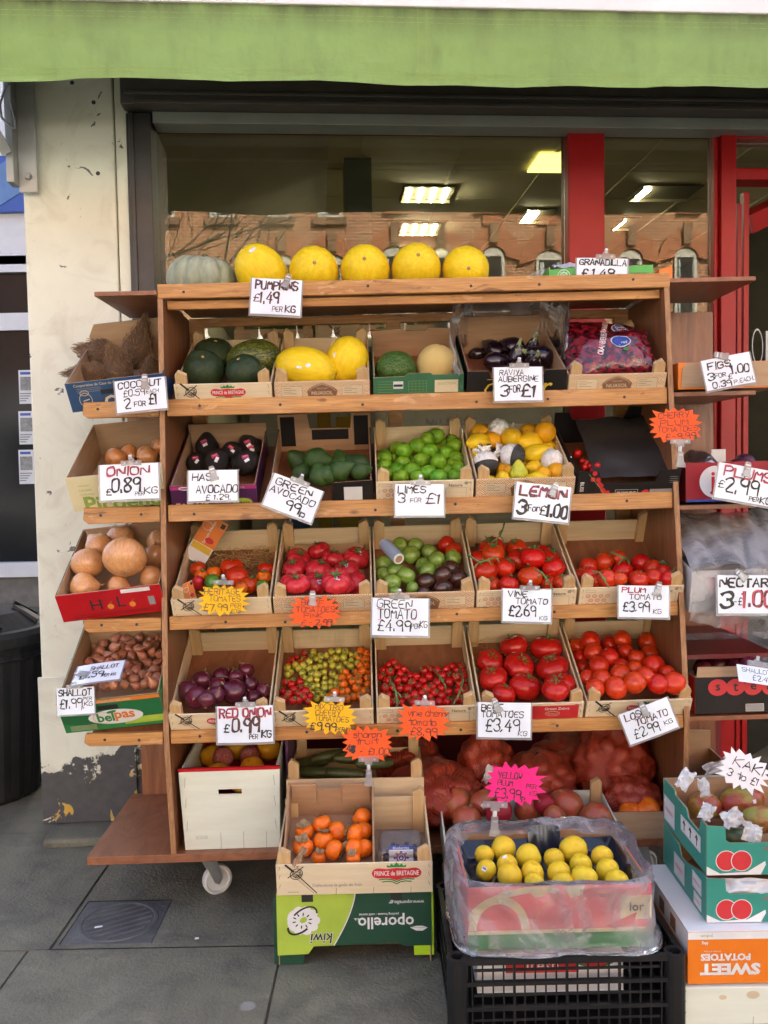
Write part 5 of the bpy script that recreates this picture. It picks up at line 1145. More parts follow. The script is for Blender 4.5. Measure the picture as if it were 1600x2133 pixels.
# ---------------------------------------------------------------- first row under the top shelf
def row1():
    where = 'of the crate'
    M, w = shelfM('S1', 363, 568, .022); crate('pale crate with sword print holding four dark green melons', M, w, .39, .085, 'prince'); b = Bed(M, .39, w)
    I = Zc([(1110, 455, 140, {'kind': 'squash', 'mat': 'dark_squash', 'label': 'dark plain green melon at the back left of its crate', 'ax': (.2, -.5, 1)}),
            (1385, 480, 150, {'kind': 'melon', 'mat': 'striped_melon', 'label': 'yellow and dark green mottled melon at the back right of its crate', 'ax': (1, .1, .12), 'sq': (.92, .92, 1.08)}),
            (1040, 540, 140, {'kind': 'squash', 'mat': 'dark_squash', 'label': 'dark green squash with pale ribs at the front left of its crate', 'ax': (.1, -.8, .7), 'name': 'green_squash', 'cat': 'squash'}),
            (1310, 560, 130, {'kind': 'squash', 'mat': 'dark_squash', 'label': 'dark green squash with faint stripes at the front right of its crate', 'ax': (-.3, -.6, .8), 'name': 'green_squash', 'cat': 'squash'})], 100, 600, .3125)
    fill(b, I, 'green_melon', 'dark green melon', 'melon', 'melon', 'striped_melon', where, 'dark green melons in a sword crate')
    M, w = shelfM('S1', 571, 772, .022); crate('patterned crate holding two large yellow melons', M, w, .39, .085, 'nuasol'); b = Bed(M, .39, w, tight=.80)
    I = Zc([(575, 430, 150, {'label': 'big yellow melon standing upright behind the reclining one', 'ax': (.35, -.35, 1), 'sq': (.97, .97, 1.0)}),
            (278, 470, 178, {'label': 'big yellow melon lying sideways with two white stickers', 'ax': (1, -.1, -.22), 'sq': (.80, .80, 1.0), 'flat': .82})], 550, 620, .3125)
    o = fill(b, I, 'yellow_melon', '', 'melon', 'melon', 'yellow_melon', where, 'yellow melons in the patterned crate')
    sticker(o[1][2], (-.22, -1, -.06), sx=.055, sz=.10); sticker(o[1][2], (.20, -1, .02), sx=.10, sz=.07, spin=.6); sticker(o[0][2], (-.62, -1, .30), sx=.06, sz=.10, spin=-.4)
    # green cardboard box
    M, w = shelfM('S1', 777, 967, .022); h = .098
    t = carton('fruit_box', 'green printed cardboard box with a brown back holding a watermelon and a pale melon', 'box', M, w, .38, h, 'forest_card', 'card_brown', front=[(-w/2, 0), (w/2, 0), (w/2, h), (w*.16, h*.98), (w*.13, h*1.05), (-w*.12, h*1.05), (-w*.15, h*.95), (-w/2, h*.93)],
               back=[(-w/2, 0), (w/2, 0), (w/2, h*1.15), (w*.2, h*1.2), (w*.18, h*1.1), (-w*.1, h*1.08), (-w*.14, h*1.18), (-w/2, h*1.1)], group=BG_)
    def d(g):
        rect(g, w*.18, h*.40, w*.44, h*.82, YP, CRM); type_on(g, 'SELECTION', w*.31, h*.70, wid=w*.2, y=YP-.0003, m=OL)
        frame(g, -w*.11, h*.42, w*.09, h*.80, .0008, YP, OL)
        for i in range(1, 5): line(g, -w*.11+i*w*.04, h*.42, -w*.11+i*w*.04, h*.80, .0006, YP, OL)
        for i in range(1, 4): line(g, -w*.11, h*(.42+i*.095), w*.09, h*(.42+i*.095), .0006, YP-.0001, OL)
        for i in range(5): line(g, -w*.45, h*(.80-i*.09), -w*.28, h*(.80-i*.09), .001, YP, OL)
        rect(g, -w*.28, h*.55, -w*.17, h*.80, YP-.0002, WH); rect(g, -w*.275, h*.62, -w*.175, h*.70, YP-.0004, BK); ring(g, -w*.36, h*.25, .012, .008, .001, YP, OL); type_on(g, '3', w*.35, h*.28, hgt=.012, y=YP, m=OL)
    design(t, d); b = Bed(M, .38, w)
    I = Zc([(1150, 450, 135, {'kind': 'melon', 'mat': 'galia', 'label': 'pale netted yellow melon beside the watermelon in the green box', 'ax': (.2, -.3, 1), 'sq': (1, 1, .88), 'name': 'pale_melon'}), (878, 480, 132, {'kind': 'melon', 'mat': 'watermelon', 'label': 'small glossy striped watermelon in the green cardboard box', 'ax': (1, .2, .1), 'sq': (.95, .95, .9), 'name': 'watermelon', 'cat': 'watermelon'})], 550, 620, .3125)
    fill(b, I, 'melon', '', 'melon', 'melon', 'galia', '', None)
    # black aubergine box in a plastic bag
    M, w = shelfM('S1', 972, 1180, .022); h = .104
    t = carton('fruit_box', 'black cardboard box with yellow letters holding glossy aubergines in a clear bag', 'box', M, w, .38, h, 'black_card', 'card_brown', front=[(-w/2, 0), (w/2, 0), (w/2, h), (w*.28, h), (w*.26, h*.78), (-w*.26, h*.78), (-w*.29, h), (-w/2, h)], back=[(-w/2, 0), (w/2, 0), (w/2, h*1.0), (w*.42, h*1.45), (-w*.42, h*1.45), (-w/2, h*1.0)], group=BG_)
    def d(g):
        type_on(g, 'G', -w*.25, h*.42, hgt=h*.46, y=YP, m=YE, sh=.25); type_on(g, 'r', w*.31, h*.42, hgt=h*.36, y=YP, m=YE, sh=.25, off=.01); line(g, -w*.3, h*.74, -w*.12, h*.74, .002, YP, YE)
        for i in range(3): type_on(g, 'grown in Spain category I', -w*.33, h*(.17-.05*i), wid=w*.26, y=YP, m=YE)
        type_on(g, '1', w*.43, h*.25, hgt=.006, y=YP, m=WH)
    design(t, d); b = Bed(M, .38, w)
    A = lambda x, y, z=0: {'ax': (x, y, z)}
    I = Zc([(110, 290, 40, A(1, -.2, .2)), (190, 265, 58, A(-.4, .6, .5)), (290, 250, 58, A(-.7, .5, .3)), (390, 265, 50, A(.1, -.7, .8)), (450, 300, 62, A(-1, -.1, .3)), (310, 310, 56, A(.1, -.6, .9)), (205, 325, 58, A(.9, .3, .1)), (395, 335, 50, A(.2, -.8, .5))], 950, 620, .40625)
    fill(b, I, 'aubergine', 'glossy black aubergine', 'aubergine', 'aubergine', 'aubergine', 'of the black box', 'aubergines in the black box', cal='aubergine', flat=.8)
    g = G(); path = [(-w*.56, -.01), (-w*.60, .12), (-w*.52, .30), (-w*.30, .40), (.1*w, .41), (w*.42, .37), (w*.56, .22), (w*.50, .08)]
    def f(u, v):
        s = u*(len(path)-1); i = min(int(s), len(path)-2); k = s-i; x = path[i][0]*(1-k)+path[i+1][0]*k; y = path[i][1]*(1-k)+path[i+1][1]*k
        hh = .10+.13*(sin(u*pi)**.6)+.05*(u > .6)*sin((u-.6)/.4*pi); nn = noise.noise(Vector((u*7, v*4, 1)))
        return (x*(1+.10*v)+.012*nn, y+.03*v*(u-.5)+.012*noise.noise(Vector((u*9, v*5, 4))), .05+hh*v+.02*noise.noise(Vector((u*6, v*2, 8)))*v)
    g.grid(f, 60, 16); tag(g.out('plastic_bag', ['milky_film'], M=M, smooth=True), 'clear crumpled plastic bag lining the black aubergine box', 'plastic bag')
    # cranberry bags
    M, w = shelfM('S1', 1183, 1388, .022); crate('patterned crate holding shiny red bags of cranberries', M, w, .39, .085, 'nuasol')
    def bag(label, cx, cz, wd, hh, yy, rz, lean, ox, oz, s, seed):
        a, b_ = wd/2, hh/2; th = .045; pr = lambda x, z: max(0, 1-(abs(x)/a)**2.6)**.5*max(0, 1-(abs(z)/b_)**2.6)**.5
        fy = lambda x, z: -th*pr(x, z)*(1+.25*noise.noise(Vector((x*22, z*22, seed)))) - .004*noise.noise(Vector((x*70, z*70, seed)))
        Mb = M @ tr(cx, yy, cz) @ rot('Y', rz) @ rot('X', lean); t = thing('cranberry_bag', label, 'bag', Mb, 'bags of cranberries')
        g = G(); g.grid(lambda u, v: (-a+2*a*u, fy(-a+2*a*u, -b_+2*b_*v), -b_+2*b_*v), 36, 26); g.grid(lambda u, v: (-a+2*a*u, th*.5*pr(-a+2*a*u, -b_+2*b_*v), -b_+2*b_*v), 16, 12); g.out('bag_body', ['cranberry'], t, smooth=True)
        g = G(); E_ = ellipse(ox, oz, .034*s, .024*s, 24); g.flat(E_, 0, WH); E2 = ellipse(ox, oz, .031*s, .021*s, 24)
        g.v = [(x, fy(x, z)-.0015, z) for x, y, z in g.v]; k = len(g.v); g.flat(E2, 0, BL_); type_on(g, 'Ocean', ox-.003*s, oz+.005*s, wid=.036*s, m=WH, off=.02, ang=.15); type_on(g, 'Spray', ox+.003*s, oz-.008*s, wid=.038*s, m=WH, off=.02, ang=.15)
        n2 = len(g.v); type_on(g, 'CRANBERRIES', ox-.060*s, oz+.002, wid=.10*s, hgt=.020*s, m=WH, off=.03, ang=1.25); type_on(g, 'CRANBERRIES', ox-.060*s, oz+.002, wid=.096*s, hgt=.017*s, m=RD, off=.0, ang=1.25)
        E3 = ellipse(ox+.012*s, oz-.034*s, .009*s, .007*s, 12); g.flat(E3, 0, GN)
        new = []; m_n = {}
        for i, (x, y, z) in enumerate(g.v): new.append((x, y, z) if i < k else (x, fy(max(-a*.95, min(a*.95, x)), max(-b_*.95, min(b_*.95, z)))-(.0022 if i < k+24 else .0030+.0006*(i > n2+400)), z))
        g.v = new; g.out('printed_design', PMATS, t)
    bag('red cranberry bag lying at the back with its blue oval logo at the right', .0, .085, .27, .17, .27, .06, -1.15, .07, .03, .9, 3)
    bag('red cranberry bag at the left side, mostly under the front bag', -.06, .070, .17, .20, .15, .5, -1.2, .03, .05, .8, 9)
    bag('red cranberry bag at the front with its blue oval logo in the middle', .01, .105, .25, .17, .115, -.08, -1.05, .02, .015, .95, 7)
row1()
# ---------------------------------------------------------------- second row
def row2():
    M, w = shelfM('S2', 355, 537, .012); h = .088
    t = carton('fruit_box', 'purple cardboard box with pink swirls holding dark avocados', 'box', M, w, .38, h, 'purple_card', 'card_brown', back=[(-w/2, 0), (w/2, 0), (w/2, h*1.35), (-w/2, h*1.35)], group=BG_)
    def d(g):
        rect(g, -w/2, h*.86, w/2, h, YP-.0001, MG); q = random.Random(4)
        for i in range(26):
            x, z, r_ = q.uniform(-w*.46, w*.46), q.uniform(.005, h*.42), q.uniform(.006, .014); ring(g, x, z, r_, r_, .0016, YP-.00004*i, MG, 14)
        E_ = ellipse(w*.33, h*.30, .030, .018); g.flat(E_, YP-.0015, LI); type_on(g, "Nature's", w*.33, h*.35, wid=.04, y=YP-.0018, m=PU, off=.01); type_on(g, 'Pride', w*.33, h*.22, wid=.024, y=YP-.0018, m=PU, off=.01)
        type_on(g, 'EAT ME', -w*.26, h*.22, wid=.10, hgt=.022, y=YP-.0015, m=CRM, off=.02); type_on(g, 'EAT ME', w*.3, h*.93, wid=.035, y=YP-.0015, m=CRM); ring(g, -w*.33, h*.92, .018, .006, .003, YP-.001, WH)
    PU = BK; design(t, d); b = Bed(M, .38, w)
    A = lambda x, y, z: {'ax': (x, y, z)}
    I = Zc([(1060, 1055, 85, A(-.1, .6, .9)), (1340, 1060, 88, A(-.4, .7, .5)), (1225, 1095, 82, A(.3, .9, .3)), (1510, 1085, 82, A(.2, .7, .6)), (970, 1165, 80, A(-.3, .8, .3)), (1120, 1155, 95, A(-.6, .6, .3)), (1300, 1165, 95, A(.2, .8, .4)), (1450, 1155, 92, A(-.2, .8, .4))], 100, 600, .3125)
    o = fill(b, I, 'dark_avocado', 'dark rough avocado', 'avocado', 'avocado', 'hass_skin', 'of the purple box', 'dark avocados with pink stickers', flat=.8)
    for i, a in enumerate(o):
        sticker(a[2], (.1*(i % 3-1), -1, .45), 'print_magenta', .24, .15, m2='print_orange', spin=.3*(i % 3-1)); sticker(a[2], (.14+.1*(i % 3-1), -1, .12), 'sticker_white', .18, .11, spin=-.3)
    # black cut box with green avocados
    M, w = shelfM('S2', 562, 778, .012); h = .092
    t = carton('fruit_box', 'black cardboard box with a low cut front holding green avocados', 'box', M, w, .38, h, 'black_card', 'card_brown', front=[(-w/2, 0), (w/2, 0), (w/2, h), (w*.12, h*.93), (w*.10, h*.25), (-w*.30, h*.25), (-w*.36, h), (-w/2, h)], back=[(-w/2, 0), (w/2, 0), (w/2, h*1.6), (w*.30, h*1.6), (w*.28, h*1.0), (-w*.16, h*1.0), (-w*.18, h*1.6), (-w/2, h*1.6)], group=BG_, side_mat='black_card')
    G().box(-w/2+.008, -w*.32, .3745, .3748-.001, h*.3, h*1.5).box(w*.32, w/2-.008, .3735, .3742, h*.3, h*1.5).box(-w*.14, w*.26, .3735, .3742, h*.55, h*.96).out('black_print', ['black_card'], t)
    design(t, lambda g: (rect(g, w*.22, h*.28, w*.40, h*.78, YP, WH), rect(g, w*.23, 0, w*.40, h*.10, YP, WH), rect(g, -w*.16, h*.02, w*.10, h*.24, YP-.0004, WH), [line(g, -w*.14, h*(.06+.05*i), w*.07, h*(.06+.05*i), .0008, YP-.0006, RO) for i in range(3)]))
    b = Bed(M, .38, w)
    I = Zc([(250, 1110, 92, A(-.5, -.3, .5)), (360, 1085, 92, A(1, .1, -.3)), (520, 1110, 80, A(-.3, .4, .8)), (665, 1110, 84, A(-.6, .2, .3)), (450, 1160, 66, A(.1, .5, .6)), (590, 1150, 60, A(.5, -.5, .3)), (250, 1170, 70, A(.3, .5, .6)), (370, 1190, 78, A(-.2, .4, .8)), (510, 1180, 80, A(1, -.25, .45)), (640, 1175, 66, A(.6, .3, .2)), (410, 1250, 78, A(-1, -.1, .2))], 550, 620, .3125)
    fill(b, I, 'green_avocado', 'green smooth avocado', 'avocado', 'avocado', 'green_avocado', 'of the black box', 'green avocados in the black box', flat=.8)
    # limes
    M, w = shelfM('S2', 783, 988, .012); crate('pale crate with pink ring print heaped with limes', M, w, .39, .085, 'nature'); b = Bed(M, .39, w, tight=.9)
    L = [(1190, 340, 100), (1340, 420, 90), (1060, 400, 80), (950, 275, 125), (400, 450, 105), (215, 540, 90), (840, 310, 105), (690, 410, 115), (340, 600, 75), (600, 600, 65), (990, 450, 80), (1225, 415, 105), (870, 480, 110), (640, 665, 70), (500, 475, 120), (215, 580, 105), (480, 650, 105), (1110, 520, 112), (1330, 590, 105), (1210, 690, 100), (1115, 770, 98), (215, 695, 102), (760, 612, 114), (995, 640, 118), (1365, 730, 102), (385, 755, 105), (615, 770, 115), (780, 880, 70), (855, 795, 114), (200, 830, 115), (1235, 860, 112), (690, 855, 98), (455, 865, 122), (1000, 865, 122)]
    fill(b, Zc(L, 770, 870, .14375), 'lime', 'green lime', 'lime', 'lime', 'lime_skin', 'of the limes', 'limes heaped in the ring printed crate', axf=lambda q: (q.uniform(-1, 1), q.uniform(-.7, .7), q.uniform(-.5, .5)), flat=1, seed=5)
    # lemons
    M, w = shelfM('S2', 991, 1199, .012); crate('patterned crate heaped with lemons, some wrapped in printed tissue', M, w, .39, .085, 'nuasol'); b = Bed(M, .39, w, tight=.88)
    dl = lambda **k: dict(mat='deep_lemon_skin', kind='orange', desc='deep orange yellow lemon', **k)
    wr = lambda d, **k: dict(mat='white_wrap', kind='orange', name='wrapped_lemon', label=d, **k)
    L = [(260, 205, 140, dl()), (910, 190, 118, dl(ax=(-.5, -1, .2))), (500, 160, 140, wr('lemon wrapped in plain pinkish tissue at the back of the lemon crate')), (1200, 410, 120), (410, 300, 130, dl(ax=(.1, -.4, 1))), (1170, 190, 146, dl(ax=(.1, -1, -.9))), (670, 275, 142), (220, 335, 140, {'ax': (-1, -.6, -.1)}), (930, 335, 150), (850, 620, 70, dl()), (560, 690, 110, dl()), (650, 710, 80, dl()), (190, 490, 115, {'ax': (.4, -.2, .9)}), (1000, 470, 148, {'ax': (1, -.15, .22), 'sq': (.84, .84, 1.2)}), (1230, 575, 150, wr('lemon wrapped in plain white tissue at the right of the lemon crate')), (680, 500, 150, wr('lemon wrapped in white tissue with a black print, higher of the two', ax=(-.8, .5, .25))), (330, 590, 150, wr('lemon wrapped in white tissue with a black print, lower of the two', ax=(-.1, .55, 1))), (980, 670, 112), (770, 750, 132, {'kind': 'pear_lemon', 'mat': 'green_lemon_skin', 'ax': (-.05, -.2, 1), 'desc': 'green tipped pear shaped lemon'}), (1285, 735, 142, dl()), (1090, 770, 122, dl()), (400, 860, 95), (560, 815, 102, {'ax': (-.2, -.8, .6)}), (1000, 850, 132, {'ax': (.9, -.1, .1)}), (1340, 830, 74, dl())]
    o = fill(b, Zc(L, 960, 870, .15625), 'lemon', 'yellow lemon', 'lemon', 'lemon', 'lemon_skin', 'of the lemons', 'lemons heaped in the patterned crate', axf=lambda q: (q.uniform(-1, 1), q.uniform(-.9, .2), q.uniform(-.4, .4)), flat=.95, seed=6)
    q = random.Random(3)
    for a in o:
        if a[2].name.startswith('wrapped_lemon'):
            # each wrapped fruit gets its own crumpled paper skin and twisted end
            me = a[2].data.copy(); a[2].data = me; sd = q.uniform(0, 50)
            for v in me.vertices: v.co *= 1.05+.16*noise.noise(v.co*3+Vector((sd, 0, 0)))+.10*abs(noise.noise(v.co*7+Vector((sd, 3, 0))))
            g = G(); g.lathe([(.30, .80), (.20, 1.02), (.48, 1.28), (.74, 1.42)], 22, 0, 'z', lambda an, r_, h: (r_*(1+.35*sin(an*5+sd)), h+.10*sin(an*7))); g.out('twisted_end', ['white_wrap'], a[2], smooth=True)
            if 'black' in a[2]['label']:
                g = G(); low = 'lower' in a[2]['label']
                g.grid(lambda u, v: (lambda th, ph: (1.2*sin(th)*cos(ph), 1.2*sin(th)*sin(ph), -1.2*cos(th)))(v*1.25, 2*pi*u), 26, 8); k = g.out('black_print', ['tissue_print'], a[2], smooth=True)
                g = G(); g.prism([(0, .3), (.09, -.12), (-.09, -.12)], -1.24, -1.22); g.out('gold_mark', ['print_cream'], k, rot('X', -.5))
    # black box with a dark liner sheet
    M, w = shelfM('S2', 1202, 1416, .012); h = .082; P0 = ROWS
    t = carton('fruit_box', 'black cardboard box printed with red vine tomatoes, covered by a dark sheet', 'box', M, w, .39, h, 'black_card', 'black_card', front=[(-w/2, 0), (w/2, 0), (w/2, h*1.25), (w*.30, h*1.2), (w*.26, h*.72), (-w*.26, h*.72), (-w*.30, h*1.2), (-w/2, h*1.25)], back=[(-w/2, 0), (w/2, 0), (w/2, h*1.7), (w*.3, h*1.7), (w*.25, h*1.15), (-w*.3, h*1.15), (-w*.34, h*1.5), (-w/2, h*1.5)], group=BG_, back_mat='card_brown')
    def d(g):
        q = random.Random(2)
        for i in range(9): E_ = ellipse(-w*.36+i*w*.022+q.uniform(-.006, .006), h*1.1-i*h*.12+q.uniform(-.006, .006), .0075, .0085, 12); g.flat(E_, YP-.0001*i, RD)
        line(g, -w*.40, h*1.15, -w*.17, h*.02, .0016, YP-.0015, OL)
        frame(g, -.038, h*.18, .032, h*.44, .001, YP, WH); type_on(g, 'PROMINENT', -.003, h*.31, wid=.060, y=YP, m=WH, off=.02); g.flat(ellipse(.055, h*.32, .012, .008, 14, .4), YP, RD)
        type_on(g, 'BLISS', -w*.455, h*.6, wid=.034, y=YP, m=WH, off=.01, ang=-pi/2)
        rect(g, w*.22, h*.04, w*.46, h*.44, YP, GY); 
        for i in range(4): line(g, w*.40, h*(.95-.08*i), w*.48, h*(.95-.08*i), .0012, YP, GY)
    design(t, d); design(t, lambda g: (rect(g, -.035, h*1.02, .0, h*1.12, .380, GY), type_on(g, 'PROMINENT', -.018, h*1.07, wid=.03, y=.379, m=WH)), 'inner_print')
    g = G(); g.grid(lambda u, v: (-w*.30+w*.77*u, .03+.33*v, h*.80+.045*v+.010*noise.noise(Vector((u*3, v*4, 1)))+.04*max(0, u-.75)*v), 24, 18)
    tag(g.out('liner_sheet', ['black_sheet'], M=M, smooth=True), 'dark grey plastic sheet laid over the black tomato box', 'plastic sheet')
    b = Bed(M, .39, w, floor=h*.55)
    I = Zc([(625, 800, 24), (650, 840, 18), (672, 850, 19), (690, 865, 18), (702, 885, 17), (735, 885, 17), (725, 860, 17), (745, 895, 16), (660, 870, 17)], 950, 620, .40625)
    fill(b, I, 'vine_cherry_tomato', 'small red cherry tomato', 'tomato', 'cherry', 'cherry_red_skin', 'beside the dark sheet', 'cherry tomatoes beside the dark sheet', cal='cherry')
row2()
TAX = lambda q: (q.uniform(-.45, .45), -.30+q.uniform(-.4, .3), 1)
def truss(bed, o, label, group, seed):
    """a green vine stalk lying over the tomatoes, one curved piece with short side stalks"""
    q = random.Random(seed); g = G(); P = [Vector(p) for p in o]; g.tube(P, .0030, 6)
    for i in range(1, len(P)):
        d = Vector((q.uniform(-.02, .02), q.uniform(-.02, .0), -.016)); g.tube([P[i], P[i]+d*.6+Vector((0, 0, .004)), P[i]+d], .0022, 5)
    return tag(g.out('vine_stalk', ['vine_green'], smooth=True), label, 'vine stalk', group)
def straw(M, w, d, y0, y1, n, label, seed, hz=.03):
    q = random.Random(seed); g = G()
    for i in range(n):
        x, y = q.uniform(-w/2+.02, w/2-.02), q.uniform(y0, y1); a = q.uniform(0, 2*pi); L = q.uniform(.02, .05); z = .010+q.uniform(0, hz)*min(1, (y-y0)/(y1-y0)*1.5+.3); c = q.uniform(-.006, .010)
        dx, dy = cos(a)*L/2, sin(a)*L/2; x0, x1 = max(-w/2+.009, min(w/2-.009, x-dx)), max(-w/2+.009, min(w/2-.009, x+dx)); y_0, y_1 = min(d-.012, y-dy), min(d-.012, y+dy)
        g.tube([(x0, y_0, z), ((x0+x1)/2, (y_0+y_1)/2, z+c), (x1, y_1, z+q.uniform(-.004, .006))], .0008, 3, cap=False)
    return tag(g.out('packing_straw', ['straw_mat'], M=M), label, 'straw', None, 'stuff')
def scatter(bed, poly, n, rr, seed, ox, oy, s, mind=.62):
    q = random.Random(seed); X = [p[0] for p in poly]; Y = [p[1] for p in poly]; out = []; tries = 0
    def ins(x, y):
        c = False; j = len(poly)-1
        for i in range(len(poly)):
            if (poly[i][1] > y) != (poly[j][1] > y) and x < (poly[j][0]-poly[i][0])*(y-poly[i][1])/(poly[j][1]-poly[i][1])+poly[i][0]: c = not c
            j = i
        return c
    while len(out) < n and tries < 6000:
        tries += 1; x, y, r_ = q.uniform(min(X), max(X)), q.uniform(min(Y), max(Y)), q.uniform(*rr)
        if ins(x, y) and all((x-a)**2+(y-b)**2 > (mind*(r_+c))**2 for a, b, c in out): out.append((x, y, r_))
    out.sort(key=lambda a: a[1]); return [(ox+a*s, oy+b*s, c*s) for a, b, c in out]
# ---------------------------------------------------------------- third row
def row3():
    M, w = shelfM('S3', 357, 567, .012); crate('pale crate with sword print holding mixed heritage tomatoes on straw', M, w, .39, .085, 'prince'); b = Bed(M, .39, w)
    straw(M, w, .39, .12, .37, 420, 'loose pale straw at the back of the heritage tomato crate', 3, .022)
    H = lambda m, d, **k: dict(mat=m, desc=d, **k)
    L = [(1000, 430, 56, H('tomato_skin', 'red tomato')), (1480, 440, 62, H('loose_tomato_skin', 'orange red tomato')), (1225, 420, 80, H('tomato_skin', 'large red tomato', kind='beef_smooth', cal='beef', ax=(0, -.2, 1))), (1105, 460, 52, H('orange_tomato_skin', 'orange tomato')), (1020, 475, 48, H('orange_tomato_skin', 'small orange tomato')), (1440, 490, 55, H('orange_tomato_skin', 'orange tomato')), (1260, 485, 80, H('tomato_skin', 'large red tomato', cal=None, ax=(.2, .5, -1))), (1000, 525, 52, H('pink_tomato_skin', 'long pinkish red tomato', sq=(.8, .8, 1.2), cal=None)), (1100, 525, 62, H('unripe_green_skin', 'shiny green tomato', cal=None, ax=(1, .2, .2))), (1345, 540, 62, H('tomato_skin', 'red tomato')), (1430, 545, 45, H('unripe_green_skin', 'small green tomato', cal=None)), (1290, 560, 45, H('orange_tomato_skin', 'small orange tomato'))]
    fill(b, Zc(L, 100, 1050, .3125), 'heritage_tomato', 'heritage tomato', 'tomato', 'tomato', 'tomato_skin', 'of its crate', 'heritage tomatoes in straw', cal='tomato', axf=TAX)
    for k, (x, y, z, sx, sz, ry, rz, lb) in enumerate(((-.085, .30, .105, .038, .085, .55, -.2, 'orange and white leaflet with tomato print leaning at the back of the heritage crate'), (-.100, .045, .065, .020, .045, .15, .9, 'small orange printed card at the front corner of the heritage crate'))):
        t = thing('leaflet', lb, 'leaflet', M @ tr(x, y, z) @ rot('Z', rz) @ rot('Y', ry) @ rot('X', -.35)); G().box(-sx, sx, -.0006, .0006, -sz, sz).out('card', ['white_card'], t)
        def d(g):
            rect(g, -sx, -sz*.2, sx, sz, YP, OR); rect(g, -sx*.9, -sz*.5, sx*.9, -sz*.22, YP, YE); type_on(g, "Saveurs d'Antan", -sx*.1, sz*.35, wid=sz*1.0, y=YP-.0004, m=WH, off=.01, ang=1.57); ring(g, -sx*.5, sz*.55, sx*.45, sz*.18, .0012, YP-.0004, WH); g.flat(ellipse(sx*.3, sz*.05, sx*.4, sz*.12), YP-.0005, RD); rect(g, sx*.5, sz*.72, sx*.9, sz*.92, YP-.0005, BK)
        design(t, d)
    M, w = shelfM('S3', 569, 778, .012); crate('patterned crate holding ribbed pink beef tomatoes', M, w, .39, .085, 'nuasol'); b = Bed(M, .39, w)
    g = G(); g.grid(lambda u, v: (-w*.42+w*.84*u, .15+.22*v, .012+.05*max(0, v-.6)+.004*noise.noise(Vector((u*5, v*5, 0)))), 14, 10); tag(g.out('paper_liner', ['card_brown_pale'], M=M, smooth=True), 'grey brown paper lining under the pink beef tomatoes', 'paper')
    L = [(365, 310, 80), (460, 365, 82), (625, 360, 92), (230, 365, 85), (545, 450, 95), (205, 430, 88), (365, 440, 90), (640, 540, 92, {'cal': None, 'ax': (.8, -.4, .2)}), (345, 530, 92), (190, 530, 90), (520, 535, 88), (215, 600, 88), (480, 600, 104)]
    o = fill(b, Zc(L, 550, 1050, .3125), 'pink_beef_tomato', 'ribbed pink beef tomato', 'tomato', 'beef', 'pink_tomato_skin', 'of its crate', 'pink beef tomatoes', cal='beef', axf=TAX, flat=.75)
    for i, d in ((2, (.4, -1, .8)), (4, (.1, -1, .9)), (8, (.5, -1, .3)), (12, (.2, -1, .5))): sticker(o[i][2], d, 'sticker_white', .20, .16, m2='print_magenta')
    M, w = shelfM('S3', 780, 990, .012); crate('patterned crate holding green tomatoes and dark brown tomatoes', M, w, .39, .085, 'nuasol'); b = Bed(M, .39, w, tight=.9)
    g = G(); g.grid(lambda u, v: (-w*.1+w*.56*u, .0+.05*v+.0, .055+.028*u-.006*v+.004*noise.noise(Vector((u*5, v*5, 0)))), 12, 4); 
    K = lambda: dict(mat='dark_tomato_skin', desc='dark brown tomato', cal=None, name='dark_tomato', ax=(.3, -.5, -.6))
    L = [(1215, 270, 62, dict(mat='loose_tomato_skin', desc='red orange tomato')), (1295, 315, 62, dict(mat='loose_tomato_skin', desc='red orange tomato')), (910, 275, 58), (1015, 278, 58), (1100, 320, 56), (980, 340, 66), (1060, 410, 54), (1260, 360, 58), (1150, 370, 60), (790, 400, 58), (1090, 450, 62), (1240, 435, 66, K()), (800, 475, 56), (880, 440, 56, dict(ax=(0, -.4, 1), cal='tomato')), (950, 475, 62), (1190, 475, 68, K()), (1315, 500, 68, K()), (1080, 520, 68, K()), (855, 525, 60), (990, 565, 52), (1195, 565, 68, K()), (1060, 590, 48, K()), (870, 590, 45)]
    fill(b, Zc(L, 550, 1050, .3125), 'green_tomato', 'plain green tomato', 'tomato', 'tomato', 'green_tomato_skin', 'of its crate', 'green and dark tomatoes', cal=None, axf=lambda q: (q.uniform(-1, 1), q.uniform(-1, .3), q.uniform(-.3, 1)))
    # roll of film
    c = M.inverted() @ atY(550+845*.3125, 1050+310*.3125, 2.76); t = thing('film_roll', 'roll of clear plastic film on a card tube lying on green tomatoes', 'roll of film', Matrix.Translation(atY(550+850*.3125, 1050+315*.3125, 2.72)) @ axis_rot((.43, -.80, -.40)))
    G().lathe([(.0125, -.052), (.0165, -.052), (.0165, .052), (.0125, .052), (.0125, -.0519)], 24).out('card_tube', ['white_board'], t, smooth=False); G().lathe([(.0168, -.046), (.0195, -.046), (.0195, .046), (.0168, .046)], 24).out('film', ['wrap_roll'], t, smooth=False); G().lathe([(.0124, -.05), (.0124, .05)], 20).out('tube_bore', ['card_brown'], t)
    M, w = shelfM('S3', 992, 1202, .012); crate('pale crate with pink ring print holding large red vine tomatoes', M, w, .39, .085, 'nature'); b = Bed(M, .39, w, tight=.92)
    L = [(310, 230, 58), (450, 250, 48), (185, 228, 64), (510, 285, 58), (320, 285, 62), (190, 255, 60), (75, 290, 56), (395, 275, 66), (500, 330, 62), (250, 328, 60), (145, 345, 66), (190, 415, 44), (480, 410, 44), (270, 415, 52), (380, 375, 68), (545, 400, 46)]
    fill(b, Zc(L, 950, 1050, .40625), 'vine_tomato', 'large red vine tomato', 'tomato', 'tomato', 'tomato_skin', 'of the vine tomatoes', 'large red vine tomatoes', cal='tomato', axf=lambda q: (q.uniform(-.6, .6), -.15+q.uniform(-.5, .3), 1), seed=4)
